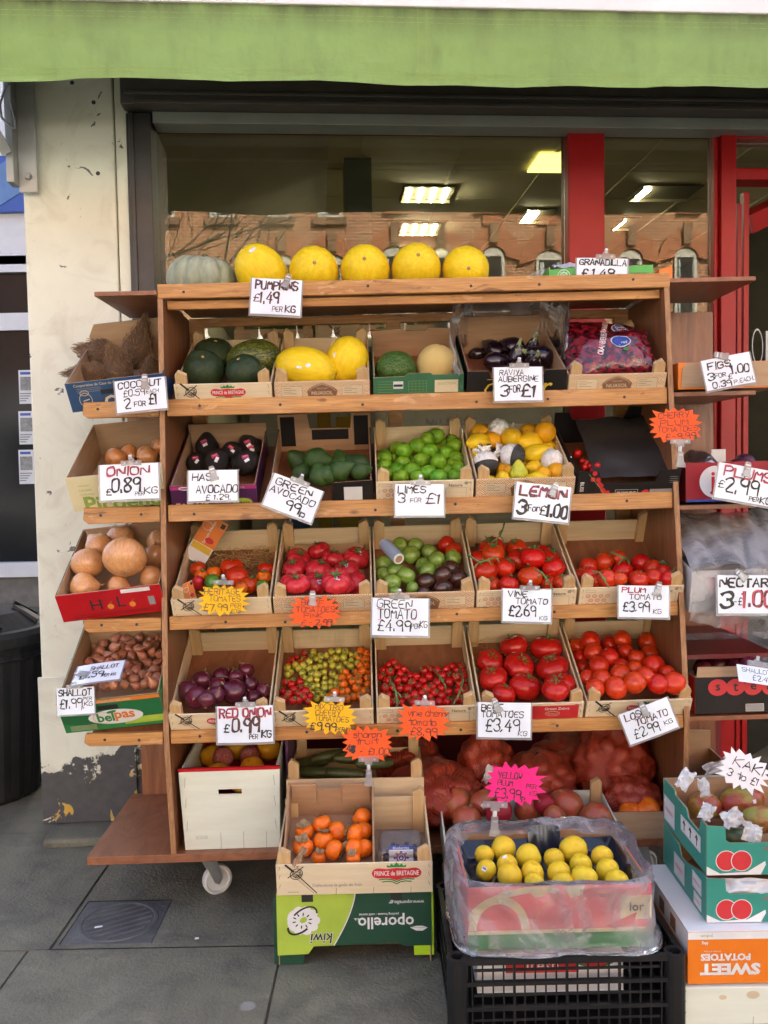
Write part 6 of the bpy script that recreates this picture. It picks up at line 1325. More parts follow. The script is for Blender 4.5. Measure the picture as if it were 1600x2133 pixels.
    V = lambda L_, Y, s=.40625, ox=950, oy=1050: [atY(ox+x*s, oy+y*s, Y+dy) for x, y, dy in L_]
    truss(b, V([(250, 90, .30), (240, 130, .28), (225, 165, .26), (205, 180, .25), (180, 195, .24)], 2.66), 'green vine stalk rising at the back of the vine tomatoes', None, 1)
    truss(b, V([(60, 260, 0), (100, 285, -.01), (120, 300, -.012), (160, 288, -.008), (205, 270, 0)], 2.70), 'green vine stalk across the left vine tomatoes', None, 2); truss(b, V([(405, 335, 0), (440, 350, -.01), (465, 385, -.012), (480, 410, -.012)], 2.68), 'green vine stalk at the front right of the vine tomatoes', None, 3)
    M, w = shelfM('S3', 1206, 1424, .012); crate('pale crate with pink ring print holding small red plum tomatoes on vines', M, w, .39, .085, 'nature'); b = Bed(M, .39, w, tight=.92)
    L = [(830, 280, 46), (760, 300, 54), (950, 305, 54), (680, 322, 48), (1010, 330, 48), (640, 370, 40), (1080, 355, 48), (855, 350, 54), (685, 365, 48), (1015, 378, 52), (720, 400, 40), (935, 392, 52), (780, 398, 52), (1090, 395, 42), (850, 410, 40)]
    fill(b, Zc(L, 950, 1050, .40625), 'plum_tomato', 'small red plum tomato', 'tomato', 'plumtom', 'tomato_skin', 'of the plum tomatoes', 'small plum tomatoes on the vine', cal='tomato', axf=lambda q: (q.uniform(-.7, .7), -.1+q.uniform(-.5, .3), 1), seed=9)
    truss(b, V([(700, 345, 0), (735, 350, -.01), (750, 370, -.02), (765, 400, -.03)], 2.68), 'green vine stalk at the front left of the plum tomatoes', None, 5); truss(b, V([(790, 245, .1), (840, 265, .09), (880, 280, .08), (860, 285, .08)], 2.72), 'green vine stalk over the back of the plum tomatoes', None, 6); truss(b, V([(1040, 300, .08), (1060, 290, .08), (1100, 330, .05), (1150, 345, .0), (1135, 320, .0)], 2.72), 'curled green vine stalk at the right end of the plum tomatoes', None, 7)
row3()
# ---------------------------------------------------------------- fourth row
def row4():
    M, w = shelfM('S4', 352, 565, .012); crate('pale crate with sword print holding red onions', M, w, .39, .085, 'prince'); b = Bed(M, .39, w)
    L = [(1320, 1110, 58), (1160, 1150, 66), (1250, 1150, 52), (1030, 1180, 78), (1350, 1200, 58), (1130, 1215, 64), (930, 1240, 66), (1440, 1245, 52), (1240, 1250, 84), (1120, 1270, 62), (990, 1290, 74), (1370, 1285, 50), (1060, 1300, 60)]
    fill(b, Zc(L, 100, 1050, .3125), 'red_onion', 'glossy purple red onion', 'onion', 'onion', 'red_onion_skin', 'of its crate', 'red onions', axf=lambda q: (q.uniform(-.9, .9), q.uniform(-.8, .5), q.uniform(.1, 1)))
    M, w = shelfM('S4', 567, 780, .012); crate('pale crate with sword print full of mixed small cherry tomatoes', M, w, .39, .085, 'prince'); b = Bed(M, .39, w, tight=.85)
    z = (580, 1330, .2625); S = []
    def add(poly, n, rr, seed, mat, desc): S.extend([(a[0], a[1], a[2], dict(mat=mat, label=desc)) for a in scatter(b, poly, n, rr, seed, *z)])
    add([(60, 150), (130, 120), (250, 120), (250, 200), (90, 220)], 6, (26, 34), 1, 'cherry_red_skin', 'small red cherry tomato in the mixed crate')
    add([(30, 340), (170, 340), (250, 440), (250, 510), (30, 510)], 15, (30, 38), 2, 'cherry_red_skin', 'small red cherry tomato in the mixed crate')
    add([(60, 230), (200, 160), (300, 90), (450, 90), (640, 110), (650, 220), (520, 260), (480, 350), (440, 440), (380, 500), (250, 500), (180, 350), (60, 340)], 62, (25, 34), 3, 'yellow_tomato_skin', 'small yellow green cherry tomato in the mixed crate')
    add([(640, 90), (760, 110), (760, 380), (660, 500), (390, 500), (460, 390), (510, 260), (640, 230)], 30, (30, 40), 4, 'orange_tomato_skin', 'small orange cherry tomato in the mixed crate')
    S.sort(key=lambda a: a[1]); o = []
    q = random.Random(5)
    for it in S:
        c, r_ = b.land(it[0], it[1], it[2], .95); ob = fruit('cherry_tomato', it[3]['label'], 'tomato', c, r_, 'cherry', it[3]['mat'], rax(q, .7, -.5, .7), q.uniform(0, 6), it[3]['label'].replace('small ', '').replace('cherry tomato in', 'cherry tomatoes in'), 'cherry' if q.random() < .8 else None)
    M, w = shelfM('S4', 784, 995, .012); crate('pale crate with pink ring print full of red cherry tomatoes on vines', M, w, .39, .085, 'nature'); b = Bed(M, .39, w, tight=.85)
    S = scatter(b, [(800, 250), (890, 180), (1000, 215), (1010, 300), (1100, 270), (1220, 230), (1300, 240), (1420, 200), (1500, 190), (1555, 280), (1555, 430), (1490, 510), (860, 520), (800, 450)], 66, (34, 42), 8, *z)
    V = lambda L_, Y: [atY(z[0]+x*z[2], z[1]+y*z[2], Y+dy) for x, y, dy in L_]
    q = random.Random(6)
    for it in S:
        c, r_ = b.land(it[0], it[1], it[2], .95); fruit('vine_cherry_tomato', 'small bright red cherry tomato heaped in the vine cherry crate', 'tomato', c, r_, 'cherry', 'cherry_red_skin', rax(q, .7, -.5, .7), q.uniform(0, 6), 'red cherry tomatoes heaped in the ring printed crate', 'cherry' if q.random() < .85 else None)
    truss(b, V([(880, 330, .06), (915, 370, .04), (930, 420, .02), (940, 480, 0), (960, 510, 0)], 2.65), 'thin green stalk among the left vine cherry tomatoes', None, 11); truss(b, V([(1230, 240, .12), (1280, 300, .08), (1310, 350, .05)], 2.67), 'thin green stalk among the middle vine cherry tomatoes', None, 12); truss(b, V([(1450, 260, .12), (1465, 330, .08), (1450, 400, .04), (1420, 470, 0)], 2.66), 'thin green stalk among the right vine cherry tomatoes', None, 13)
    M, w = shelfM('S4', 999, 1217, .012); t = crate('pale crate with a pink label holding big red beef tomatoes on straw', M, w, .39, .085, 'nature'); b = Bed(M, .39, w)
    g = G(); rect(g, -w*.02, .004, w*.45, .078, YP-.002, RD); rect(g, -w*.02, .004, w*.20, .024, YP-.0022, LI); rect(g, w*.20, .004, w*.36, .020, YP-.0022, YE); type_on(g, 'Green Zebra', w*.24, .066, wid=.075, y=YP-.0024, m=WH, off=.01); ring(g, w*.2, .046, .022, .010, .0016, YP-.0024, CRM); type_on(g, 'Saveurs', w*.2, .046, wid=.03, y=YP-.0026, m=CRM); rect(g, w*.37, .006, w*.43, .02, YP-.0024, BK)
    k = g.out('pink_label', PMATS, t); 
    straw(M, w, .39, .18, .37, 160, 'loose pale straw behind the big red beef tomatoes', 6, .03)
    L = [(295, 728, 78), (465, 740, 86), (175, 808, 72), (325, 832, 82), (495, 842, 88), (190, 892, 78), (355, 937, 84), (530, 932, 82), (245, 975, 64), (520, 990, 74)]
    fill(b, Zc(L, 950, 1050, .40625), 'beef_tomato', 'big red beef tomato', 'tomato', 'beef_smooth', 'beef_tomato_skin', 'of its crate', 'big red beef tomatoes', cal='beef', axf=lambda q: (q.uniform(-.5, .5), -.25+q.uniform(-.5, .4), 1), flat=.76)
    M, w = shelfM('S4', 1220, 1441, .012); crate('pale crate with sword print heaped with loose round red tomatoes', M, w, .39, .085, 'prince'); b = Bed(M, .39, w, tight=.92)
    L = [(620, 730, 48), (690, 700, 52), (790, 722, 50), (855, 695, 50), (985, 712, 54), (640, 785, 44), (705, 758, 50), (870, 758, 46), (785, 787, 52), (995, 770, 50), (650, 842, 42), (925, 790, 46), (735, 832, 56), (1015, 830, 62), (850, 830, 40), (920, 845, 46), (670, 892, 46), (1085, 870, 46), (845, 872, 52), (750, 897, 50), (965, 882, 54), (715, 945, 50), (1120, 922, 60), (825, 950, 62), (930, 948, 58), (1050, 962, 56)]
    fill(b, Zc(L, 950, 1050, .40625), 'loose_tomato', 'round smooth red tomato', 'tomato', 'tomato', 'loose_tomato_skin', 'of the loose tomatoes', 'loose red tomatoes', cal=None, axf=lambda q: (q.uniform(-1, 1), q.uniform(.2, 1), -.6), seed=12)
row4()
# ---------------------------------------------------------------- left wing
def wing_left():
    M = wingM('S1', 252, 848, rad(5)); w, h, d = .30, .095, .38
    t = carton('fruit_box', 'dark blue cardboard box on the left wing holding hairy coconuts', 'box', M, w, d, h, 'blue_card', 'card_brown_pale', back=[(-w/2, 0), (w/2, 0), (w/2, h*1.6), (-w*.42, h*1.6), (-w/2, h*1.2)], group=BG_)
    def de(g):
        type_on(g, 'Cooperativa de Casa de Campo', -w*.16, h*.88, wid=w*.52, y=YP, m=CRM, off=.006)
        for i in range(3): line(g, -w*.40, h*(.78-.06*i), -w*.15, h*(.78-.06*i), .0012, YP, GY)
        ring(g, -w*.33, h*.38, .020, .024, .0018, YP, CRM); ring(g, -w*.33, h*.62, .014, .009, .0018, YP, CRM); line(g, -w*.36, h*.35, -w*.29, h*.40, .003, YP-.0002, CRM); type_on(g, 'OSA', w*.06, h*.22, wid=w*.42, y=YP, m=CRM, off=.02)
        rect(g, -w*.16, h*.52, w*.02, h*.68, YP-.0002, BK)
    design(t, de); b = Bed(M, d, w*1.15)
    C = lambda l, ax, **k: dict(label=l, ax=ax, **k)
    L = [(330, 450, 115, C('brown hairy coconut at the back left of the blue box', (-1, .1, .3))), (600, 400, 105, C('brown coconut with a tall upright tuft of fibre, back of the blue box', (.28, .0, 1), sq=(1, 1, 1.25))), (470, 540, 105, C('brown hairy coconut in the middle front of the blue box', (-.3, -.3, 1))), (690, 545, 85, C('small coconut with coarse pale fibres at the front right of the blue box', (.2, -.8, .5))), (240, 565, 100, C('long brown coconut lying at the front left of the blue box', (-1, -.1, -.05), sq=(.75, .75, 1.15)))]
    fill(b, Zc(L, 100, 600, .3125), 'coconut', 'coconut', 'coconut', 'coconut', 'coconut_husk', '', 'coconuts in the blue box', flat=.9)
    M = wingM('S2', 252, 1057, rad(4)); w, h = .285, .118
    t = carton('fruit_box', 'cream cardboard box with green letters on the left wing holding onions', 'box', M, w, d, h, 'cream_card', 'card_brown_pale', group=BG_)
    def de(g):
        for i, s in enumerate(('VARIEDAD', 'CALIBRE', 'CATEGORIA')): type_on(g, s, -w*.33+i*.002, h*(.74-.13*i), wid=.036+.003*i, y=YP, m=OL)
        type_on(g, 'Picoeno', w*.05, h*.18, wid=w*.84, y=YP, m=OL, off=.03); g.flat(ellipse(w*.38, h*.28, .016, .011), YP-.0003, OR)
    design(t, de); b = Bed(M, d, w); b2 = [(600, 1160, 60)]
    fill(b, Zc([(760, 1060, 72), (540, 1105, 62), (650, 1110, 62), (450, 1135, 74), (670, 1125, 66), (805, 1120, 55)], 100, 600, .3125), 'onion', 'brown skinned onion', 'onion', 'onion', 'onion_skin', 'in the cream box', 'onions in the cream box', axf=lambda q: (q.uniform(-1, 1), q.uniform(-.6, .4), q.uniform(-.2, .6)))
    M = wingM('S3', 240, 1284, rad(5)); w, h = .315, .098
    t = carton('fruit_box', 'bright red cardboard box on the left wing holding very large onions', 'box', M, w, d, h, 'red_card', 'card_brown_pale', group=BG_, side_mat='black_card')
    def de(g):
        type_on(g, 'H', -w*.14, h*.52, hgt=h*.40, y=YP, m=BK, off=.0); type_on(g, 'L', w*.10, h*.55, hgt=h*.40, y=YP, m=BK); line(g, -w*.2, h*.62, -w*.06, h*.66, .0016, YP-.0003, BK)
        for x in (-w*.01, w*.20): g.flat(ellipse(x, h*.40, .010, .010, 16), YP, OR); ring(g, x, h*.40, .006, .006, .001, YP-.0002, YE); line(g, x, h*.50, x+.008, h*.58, .0016, YP, GN)
        for i in range(2): line(g, -w*.38, h*(.18-.07*i), w*.38, h*(.18-.07*i), .0016, YP, BK)
        rect(g, w*.36, h*.30, w*.42, h*.62, YP, GY); rect(g, w*.12, h*.84, w*.40, h*.98, YP-.0002, WH)
    design(t, de); b = Bed(M, d, w, tight=.9); B = lambda l, ax: dict(label=l, ax=ax)
    L = [(480, 225, 95, B('large pink brown onion at the back of the red box', (.3, .4, -1))), (340, 285, 95, B('onion with a pale papery neck at the back left of the red box', (-.7, .1, .8))), (740, 250, 85, B('onion with a rooty end at the back right of the red box', (-.4, .9, -.2))), (265, 395, 112, B('large onion with root end towards the front left of the red box', (-.1, .75, .75))), (720, 350, 92, B('pinkish onion with fine stripes at the right of the red box', (-.2, .6, .9))), (240, 555, 100, B('onion half hidden at the front left of the red box', (1, .2, .1))), (690, 490, 85, B('brown onion at the front right of the red box', (.9, .4, .3))), (470, 545, 80, B('small onion low at the front middle of the red box', (1, -.1, -.2))), (512, 355, 150, B('biggest onion on the stand, on top of the others in the red box', (-.1, .75, .70)))]
    fill(b, Zc(L, 100, 1050, .3125), 'large_onion', '', 'onion', 'onion', 'big_onion_skin', '', 'very large onions in the red box', flat=.9)
    M = wingM('S4', 243, 1516, rad(4.5)); w, h = .305, .118
    t = carton('fruit_box', 'green cardboard box with a white oval logo on the left wing, full of shallots', 'box', M, w, d, h, 'green_card', 'card_brown_pale', group=BG_, back=[(-w/2, 0), (w/2, 0), (w/2, h*1.15), (-w/2, h*1.15)])
    def de(g):
        rect(g, -w/2, h*.88, w/2, h, YP, OR); type_on(g, 'sanchezbeltran.com', w*.02, h*.94, wid=w*.40, y=YP-.0004, m=CRM, off=.008)
        g.flat([(-w/2, 0), (w/2, 0), (w/2, h*.26), (-w*.2, h*.16), (-w/2, h*.30)], YP, GN); rect(g, w*.1, h*.10, w/2, h*.32, YP-.0002, LI)
        g.flat(ellipse(w*.03, h*.40, w*.27, h*.24, 32), YP-.0004, WH); type_on(g, 'bel', -w*.07, h*.40, wid=w*.17, y=YP-.0008, m=GN, off=.03); type_on(g, 'pas', w*.12, h*.385, wid=w*.20, y=YP-.0008, m=OR, off=.03); g.flat(ellipse(w*.0, h*.57, .016, .005, 14, .2), YP-.0009, GN); ring(g, -w*.10, h*.40, w*.09, h*.2, .0012, YP-.0007, RO)
        for i in range(5): line(g, -w*.44, h*(.20-.035*i), -w*.18, h*(.20-.035*i), .0012, YP-.0004, CRM)
        rect(g, -w*.12, h*.66, w*.08, h*.80, YP-.0003, BK)
    design(t, de); b = Bed(M, d, w, tight=.85)
    S = scatter(b, [(250, 960), (480, 880), (700, 890), (800, 920), (800, 1180), (600, 1220), (420, 1220), (120, 1230), (150, 1150)], 96, (33, 44), 21, 100, 1050, .3125, .60); q = random.Random(2)
    for it in S: c, r_ = b.land(it[0], it[1], it[2], .95); fruit('shallot', 'small shiny brown shallot in the heap in the green box', 'shallot', c, r_*.95, 'shallot', 'shallot_skin', (q.uniform(-1, 1), q.uniform(-1, .6), q.uniform(-.4, .8)), q.uniform(0, 6), 'shallots heaped in the green box')
wing_left()
def tissue(label, px, py, Y, w, h, seed, ax=0, mat='tissue', name='tissue_paper', cat='tissue'):
    p = atY(px, py, Y); g = G(); n3 = lambda a, b, c: noise.noise(Vector((a, b, c+seed)))
    g.grid(lambda u, v: ((u-.5)*w*(1+.25*n3(u*3, v*3, 5)), -.012*sin(pi*u)*sin(pi*v)+.020*n3(u*3.5, v*3.5, 0)+.008*n3(u*11, v*11, 2), (v-.5)*h*(1+.3*n3(u*3, v*3, 9))), 18, 16)
    return tag(g.out(name, [mat], M=Matrix.Translation(p) @ rot('X', ax) @ rot('Y', seed*.7), smooth=True), label, cat)
# ---------------------------------------------------------------- bottom shelf of the stand
def bottom():
    yb = .058; xa, xb = SL(386, 1760, yb).x, SL(583, 1760, yb).x; w = xb-xa; h = .252; d = .36; M = SM @ tr((xa+xb)/2, yb, ZB+.001) @ rot('X', rad(4))
    t = thing('fruit_box', 'tall white wooden box with a red rim and hand slot on the bottom board', 'box', M); a, c = .044, .176
    w2 = w*1.06; f = lambda z: (w+(w2-w)*z/h)/2
    g = G(); s = .012
    def slab4(z0, z1, x0=None, x1=None):
        g.prism([(-f(z0) if x0 is None else x0, z0), (f(z0) if x1 is None else x1, z0), (f(z1) if x1 is None else x1, z1), (-f(z1) if x0 is None else x0, z1)], 0, .006)
    slab4(0, c); slab4(c+.017, h); slab4(c, c+.017, None, -a+.008); slab4(c, c+.017, a-.008, None); g.out('front_wall', ['white_board'], t)
    G().prism([(-f(h)-.001, h+.0005), (f(h)+.001, h+.0005), (f(h)+.002, h+.010), (-f(h)-.002, h+.010)], -.001, .008).out('rim', ['red_card'], t)
    for s_ in (-1, 1): G().box(min(s_*(w/2+.002), s_*(w/2-.004)), max(s_*(w/2+.002), s_*(w/2-.004)), .0065, d, 0, h+.006).out('side_wall', ['white_board'], t)
    G().box(-w/2, w/2, d-.006, d, .0, h+.03).out('back_wall', ['red_card'], t); G().box(-w/2+.005, w/2-.005, .007, d-.007, .001, .006).out('box_floor', ['white_board'], t)
    def de(g):
        stap(g, w, h*.98); frame(g, -w*.38, .035, -w*.26, .044, .0007, YP, GY); type_on(g, 'A 127 50', -w*.32, .0395, wid=.03, y=YP, m=GY)
    design(t, de); b = Bed(M, d, w, floor=.15)
    I = [(430, 1575, 25), (490, 1560, 25), (560, 1560, 25, {}), (465, 1578, 22, dict(mat='red_wrap', name='wrapped_grapefruit', label='grapefruit wrapped in red printed paper, left of two')), (520, 1575, 22, dict(mat='red_wrap', name='wrapped_grapefruit', label='grapefruit wrapped in red printed paper, right of two')), (525, 1600, 26), (455, 1615, 26), (505, 1627, 26)]
    fill(b, I, 'grapefruit', 'yellow grapefruit', 'grapefruit', 'orange', 'grapefruit_skin', 'in the white box', 'grapefruit in the white box')
    # crate of marrows behind the front stack
    M = tr(-.105, 2.715, ZB+.002); t = crate('pale crate of dark marrows at the back of the bottom board', M, .43, .30, .20, None, ph=.26, group='wooden crates on the bottom board')
    b = Bed(M, .30, .43, floor=.15)
    L = [(640, 1590, 30), (690, 1575, 30), (740, 1580, 30), (780, 1590, 28), (660, 1610, 30), (720, 1612, 30)]
    fill(b, L, 'marrow', 'dark green marrow', 'marrow', 'marrow', 'marrow_skin', 'on the board', 'dark marrows', axf=lambda q: (1, q.uniform(-.3, .3), q.uniform(-.1, .2)), flat=.5)
    tag(G().box(-.33, -.322, 2.80, 3.10, ZB+.002, ZB+.34).out('purple_card_sheet', ['purple_card']), 'purple cardboard panel standing between the white box and the marrows', 'card')
    # nets of onions
    def net(label, px, py, rp, yl, sx, sz, seed, neck=None):
        p = SL(px, py, yl); r_ = rp*(2.64+yl)/FPX; cz = max(ZB+.004+r_*sz*.93, p.z); q = random.Random(seed); cs = []; N = int(26*(r_/.10)**2)+16
        for i in range(N):
            z = 1-2*(i+.5)/N; a = i*2.39996+q.uniform(-.2, .2); rr = sqrt(1-z*z); cs.append((Vector((rr*cos(a), rr*sin(a), z))+Vector((q.uniform(-.12, .12), q.uniform(-.12, .12), q.uniform(-.12, .12)))).normalized())
        wd = 2.1/sqrt(N); M = SM @ tr(p.x, yl, cz) @ rot('Z', q.uniform(0, 6)); t = thing('onion_net', label, 'net of onions', M, 'red nets of onions on the bottom board')
        def bl(k):
            def f(u, v):
                a, b_ = 2*pi*u, pi*(v*.98+.01); n_ = Vector((sin(b_)*cos(a), sin(b_)*sin(a), cos(b_))); an = math.acos(max(-1, min(1, max(n_.dot(c_) for c_ in cs))))/wd
                bump = .80+.22*sqrt(max(0, 1-an*an)) if an < 1 else .80
                rr = r_*((bump if k == 0 else max(bump, .92)+.012)*(1+.10*noise.noise(n_*1.6+Vector((seed, 0, 0)))))
                return (n_.x*rr*sx, n_.y*rr*sx, n_.z*rr*sz+(neck*max(0, n_.z)**14 if neck else 0))
            return f
        G().grid(bl(0), 84, 54).out('onions', ['net_onion'], t, smooth=True); G().grid(bl(1), 60, 36).out('net', ['net_mesh'], t, smooth=True)
    for a in (('long red net of onions behind the pomegranates at the left', 900, 1650, 88, .22, 1.15, .75, 1), ('red net of onions with a twisted top behind the pink star sign', 1010, 1595, 70, .34, .9, .95, 2, .05), ('red net of onions right of the pink star sign', 1120, 1630, 84, .25, 1.0, .8, 3), ('red net of onions at the far right with a tied white tag above', 1275, 1625, 92, .30, .95, 1.0, 4, .06), ('red net of onions low beside the black tray at the right', 1318, 1690, 70, .16, .9, .75, 5), ('red net of onions in the dark at the back of the board', 1190, 1620, 80, .44, 1.2, .8, 6), ('red net of onions at the back behind the marrows', 850, 1610, 80, .44, 1.1, .8, 8)): net(*a)
    tissue('white plastic tag tied on the neck of the right onion net', 1262, 1548, 2.93, .05, .04, 3, 0, 'white_card', 'net_tag', 'tag'); tissue('white paper label on the onion net behind the pink sign', 1018, 1612, 2.86, .03, .06, 5, 0, 'white_card', 'net_tag', 'tag')
pm('red_wrap', (0.45, 0.03, 0.04), (0.5, 0.42, 0.38), 0.4, 16, lo=.5, hi=.6, bump=.5, bs=14)
bottom()
# ---------------------------------------------------------------- stack in front: kiwi box, sword crate, persimmon tray
def front_stack():
    w, h, d = .428, .206, .27; M = tr(-.102, 2.388, 0) @ rot('Z', rad(.8)); F = [(-w/2, h*.145), (-w*.30, h*.155), (-w*.265, h*.255), (w*.27, h*.285), (w*.32, h*.235), (w/2, h*.235), (w/2, h), (-w/2, h)]
    t = carton('fruit_box', 'upside down dark and lime green kiwi box under the persimmon crate', 'box', M, w, d, h, 'dark_green_card', 'card_brown', front=F, floor=False, group='boxes stacked on the pavement')
    G().box(-w/2-.010, -w*.33, .006, .03, 0, h*.9).out('leg', ['dark_green_card'], t); G().box(w*.385, w/2+.006, .006, .03, .018, h*.93).out('leg', ['lime_card'], t); G().box(-w/2, w/2, .0, d, h+.0005, h+.004).out('box_top', ['card_brown'], t)
    def de(g):
        y = YP; cur = [(.04+(.0-.13)*(1-(1-k)**2)*w*2.6*.42/1.0, h*(1-k*.735)) for k in [i/12 for i in range(13)]]
        cur = [(w*(.005-.145*(k**1.5)), h*(1-k*.735)) for k in [i/12 for i in range(13)]]
        g.flat([(-w/2, h*.147), (-w*.30, h*.157), (-w*.265, h*.262)]+cur[::-1]+[(-w/2, h)], y, LI)
        for a, b in zip(cur, cur[1:]): line(g, a[0]+.002, a[1], b[0]+.002, b[1], .003, y-.0003, WH)
        cx, cz = -w*.335, h*.62
        q = random.Random(1)
        for i in range(9): a = i*.7; g.flat(ellipse(cx+.028*cos(a), cz+.023*sin(a), .022, .015, 14, a*.5), y-.0004-i*.00003, WH)
        g.flat(ellipse(cx, cz, .034, .026, 20, .5), y-.0008, WH); ring(g, cx, cz, .052, .029, .005, y-.001, BK, 30, .75, -.5, 1.7); ring(g, cx, cz, .052, .029, .006, y-.001, BK, 30, .75, 2.6, 4.6)
        g.flat(ellipse(cx+.003, cz+.002, .011, .008, 12, .5), y-.0011, LI)
        for i in range(10): a = i*.628+.2; g.flat(ellipse(cx+.023*cos(a), cz+.018*sin(a), .0055, .0019, 8, a), y-.0012, BK)
        type_on(g, 'kiwi', -w*.215, h*.37, wid=.066, hgt=.032, y=y-.0006, m=WH, off=.035, ang=pi, sh=.15); type_on(g, 'kiwi', -w*.215, h*.37, wid=.0625, hgt=.0295, y=y-.0009, m=BK, off=.012, ang=pi, sh=.15)
        type_on(g, 'oporello', w*.205, h*.585, wid=.155, hgt=.044, y=y, m=WH, off=.018, ang=pi); type_on(g, 'packing houses - cold stores', w*.16, h*.685, wid=.11, y=y, m=WH, off=.01, ang=pi); type_on(g, 's.a.', w*.0+.006, h*.62, wid=.014, y=y, m=WH, off=.02, ang=pi); type_on(g, 'www.oporello.gr', w*.34, h*.845, wid=.098, y=y, m=WH, off=.015, ang=pi)
        g.flat([(w*.36, h*.49), (w*.40, h*.445), (w*.44, h*.44), (w*.475, h*.485), (w*.44, h*.51), (w*.40, h*.51)], y-.0003, WH); line(g, w*.37, h*.49, w*.47, h*.485, .001, y-.0005, GY)
        for x in (-w*.30, w*.275): rect(g, x-.016, h*.875, x+.016, h, y-.0006, BK)
    design(t, de)
    w = .426; d = .30; h = .094; M = tr(-.098, 2.366, .2105) @ rot('Z', rad(.8)) @ rot('X', rad(10)); crate('big pale crate with sword print on the kiwi box holding a tray of persimmons', M, w, d, h, 'prince', ph=.135, big=True, group='boxes stacked on the pavement', back_h=.115)
    w2, h2, d2 = .255, .058, .285; M2 = M @ tr(-.072, .010, .018) @ rot('X', rad(9))
    t = carton('cardboard_tray', 'brown cardboard tray of persimmons set inside the big pale crate', 'tray', M2, w2, d2, h2, 'card_brown', 'card_brown', front=[(-w2/2, 0), (w2/2, 0), (w2/2, h2*.8), (-w2/2, h2*.8)], back=[(-w2/2, 0), (w2/2, 0), (w2/2, .118), (w2*.14, .118), (w2*.10, .100), (-w2*.14, .100), (-w2*.18, .124), (-w2/2, .124)], side=[(.006, 0), (d2-.006, 0), (d2-.006, .118), (d2*.5, h2*1.2), (.006, h2*.8)])
    for s, x0, x1 in ((0, -w2*.46, -w2*.17), (1, w2*.13, w2*.46)): G().box(x0, x1, d2-.012, d2-.0062, .055, .121).out('flap', ['card_brown'], t, bevel=.001)
    b = Bed(M2, d2, w2, tight=.92)
    up = dict(ax=(-.1, -.25, 1))
    L = [(430, 770, 72, dict(ax=(-.3, .5, 1))), (725, 722, 72, dict(ax=(-.8, .3, .5))), (545, 825, 75, dict(ax=(-.7, -.1, -.3))), (800, 822, 70, dict(ax=(-.9, .8, .1))), (675, 842, 68, dict(ax=(-.9, .4, .2))), (300, 830, 70, up), (440, 895, 78, dict(ax=(.1, .25, 1))), (290, 940, 78, up), (520, 962, 76, dict(ax=(.8, -.3, -.3))), (668, 950, 70, dict(ax=(-.8, .6, 0))), (797, 948, 68, dict(ax=(-.5, .9, .2))), (405, 1020, 55), (660, 1025, 55)]
    fill(b, Zc(L, 550, 1500, .28125), 'persimmon', 'orange persimmon', 'persimmon', 'persimmon', 'persimmon_skin', 'of the tray', 'persimmons in the cardboard tray', cal='persimmon', flat=.88)
    tissue('scrap of brown card at the front left corner of the persimmon tray', 625, 1785, 2.36, .055, .02, 3, -.4, 'card_brown_pale', 'card_scrap', 'card')
    t = thing('berry_punnet', 'clear plastic punnet of dark berries with a purple label beside the tray', 'punnet', M @ tr(.130, .065, .012)); G().prism([(-.055, 0), (.055, 0), (.064, .045), (.052, .068), (-.052, .068), (-.064, .045)], 0, .11).out('punnet', ['punnet_film'], t, bevel=.004)
    g = G(); q = random.Random(4)
    for i in range(45): g.T = tr(q.uniform(-.048, .048), q.uniform(.012, .098), q.uniform(.008, .036)); g.lathe([(.001, -.008), (.006, -.006), (.008, 0), (.006, .006), (.001, .008)], 8)
    g.out('berries', ['plum_dark_skin'], t, smooth=True)
    g = G(); a = .034
    rect(g, -a, -.03, a, .045, 0, WH); rect(g, -a, .034, a, .045, -.0004, BL_); type_on(g, 'Blueberries', 0, .039, wid=.045, y=-.0008, m=WH); ring(g, 0, .012, .014, .014, .004, -.0005, MG, 16); ring(g, 0, .012, .007, .007, .003, -.0006, BL_, 12)
    for i in range(8): g.flat(ellipse(.018*cos(i*.785), .012+.016*sin(i*.785), .004, .003, 8), -.0004, MG if i % 2 else BL_)
    rect(g, -.022, -.022, .012, -.012, -.0004, GY); g.out('label', PMATS, t, tr(0, -.004, .040) @ rot('X', -.35))
front_stack()
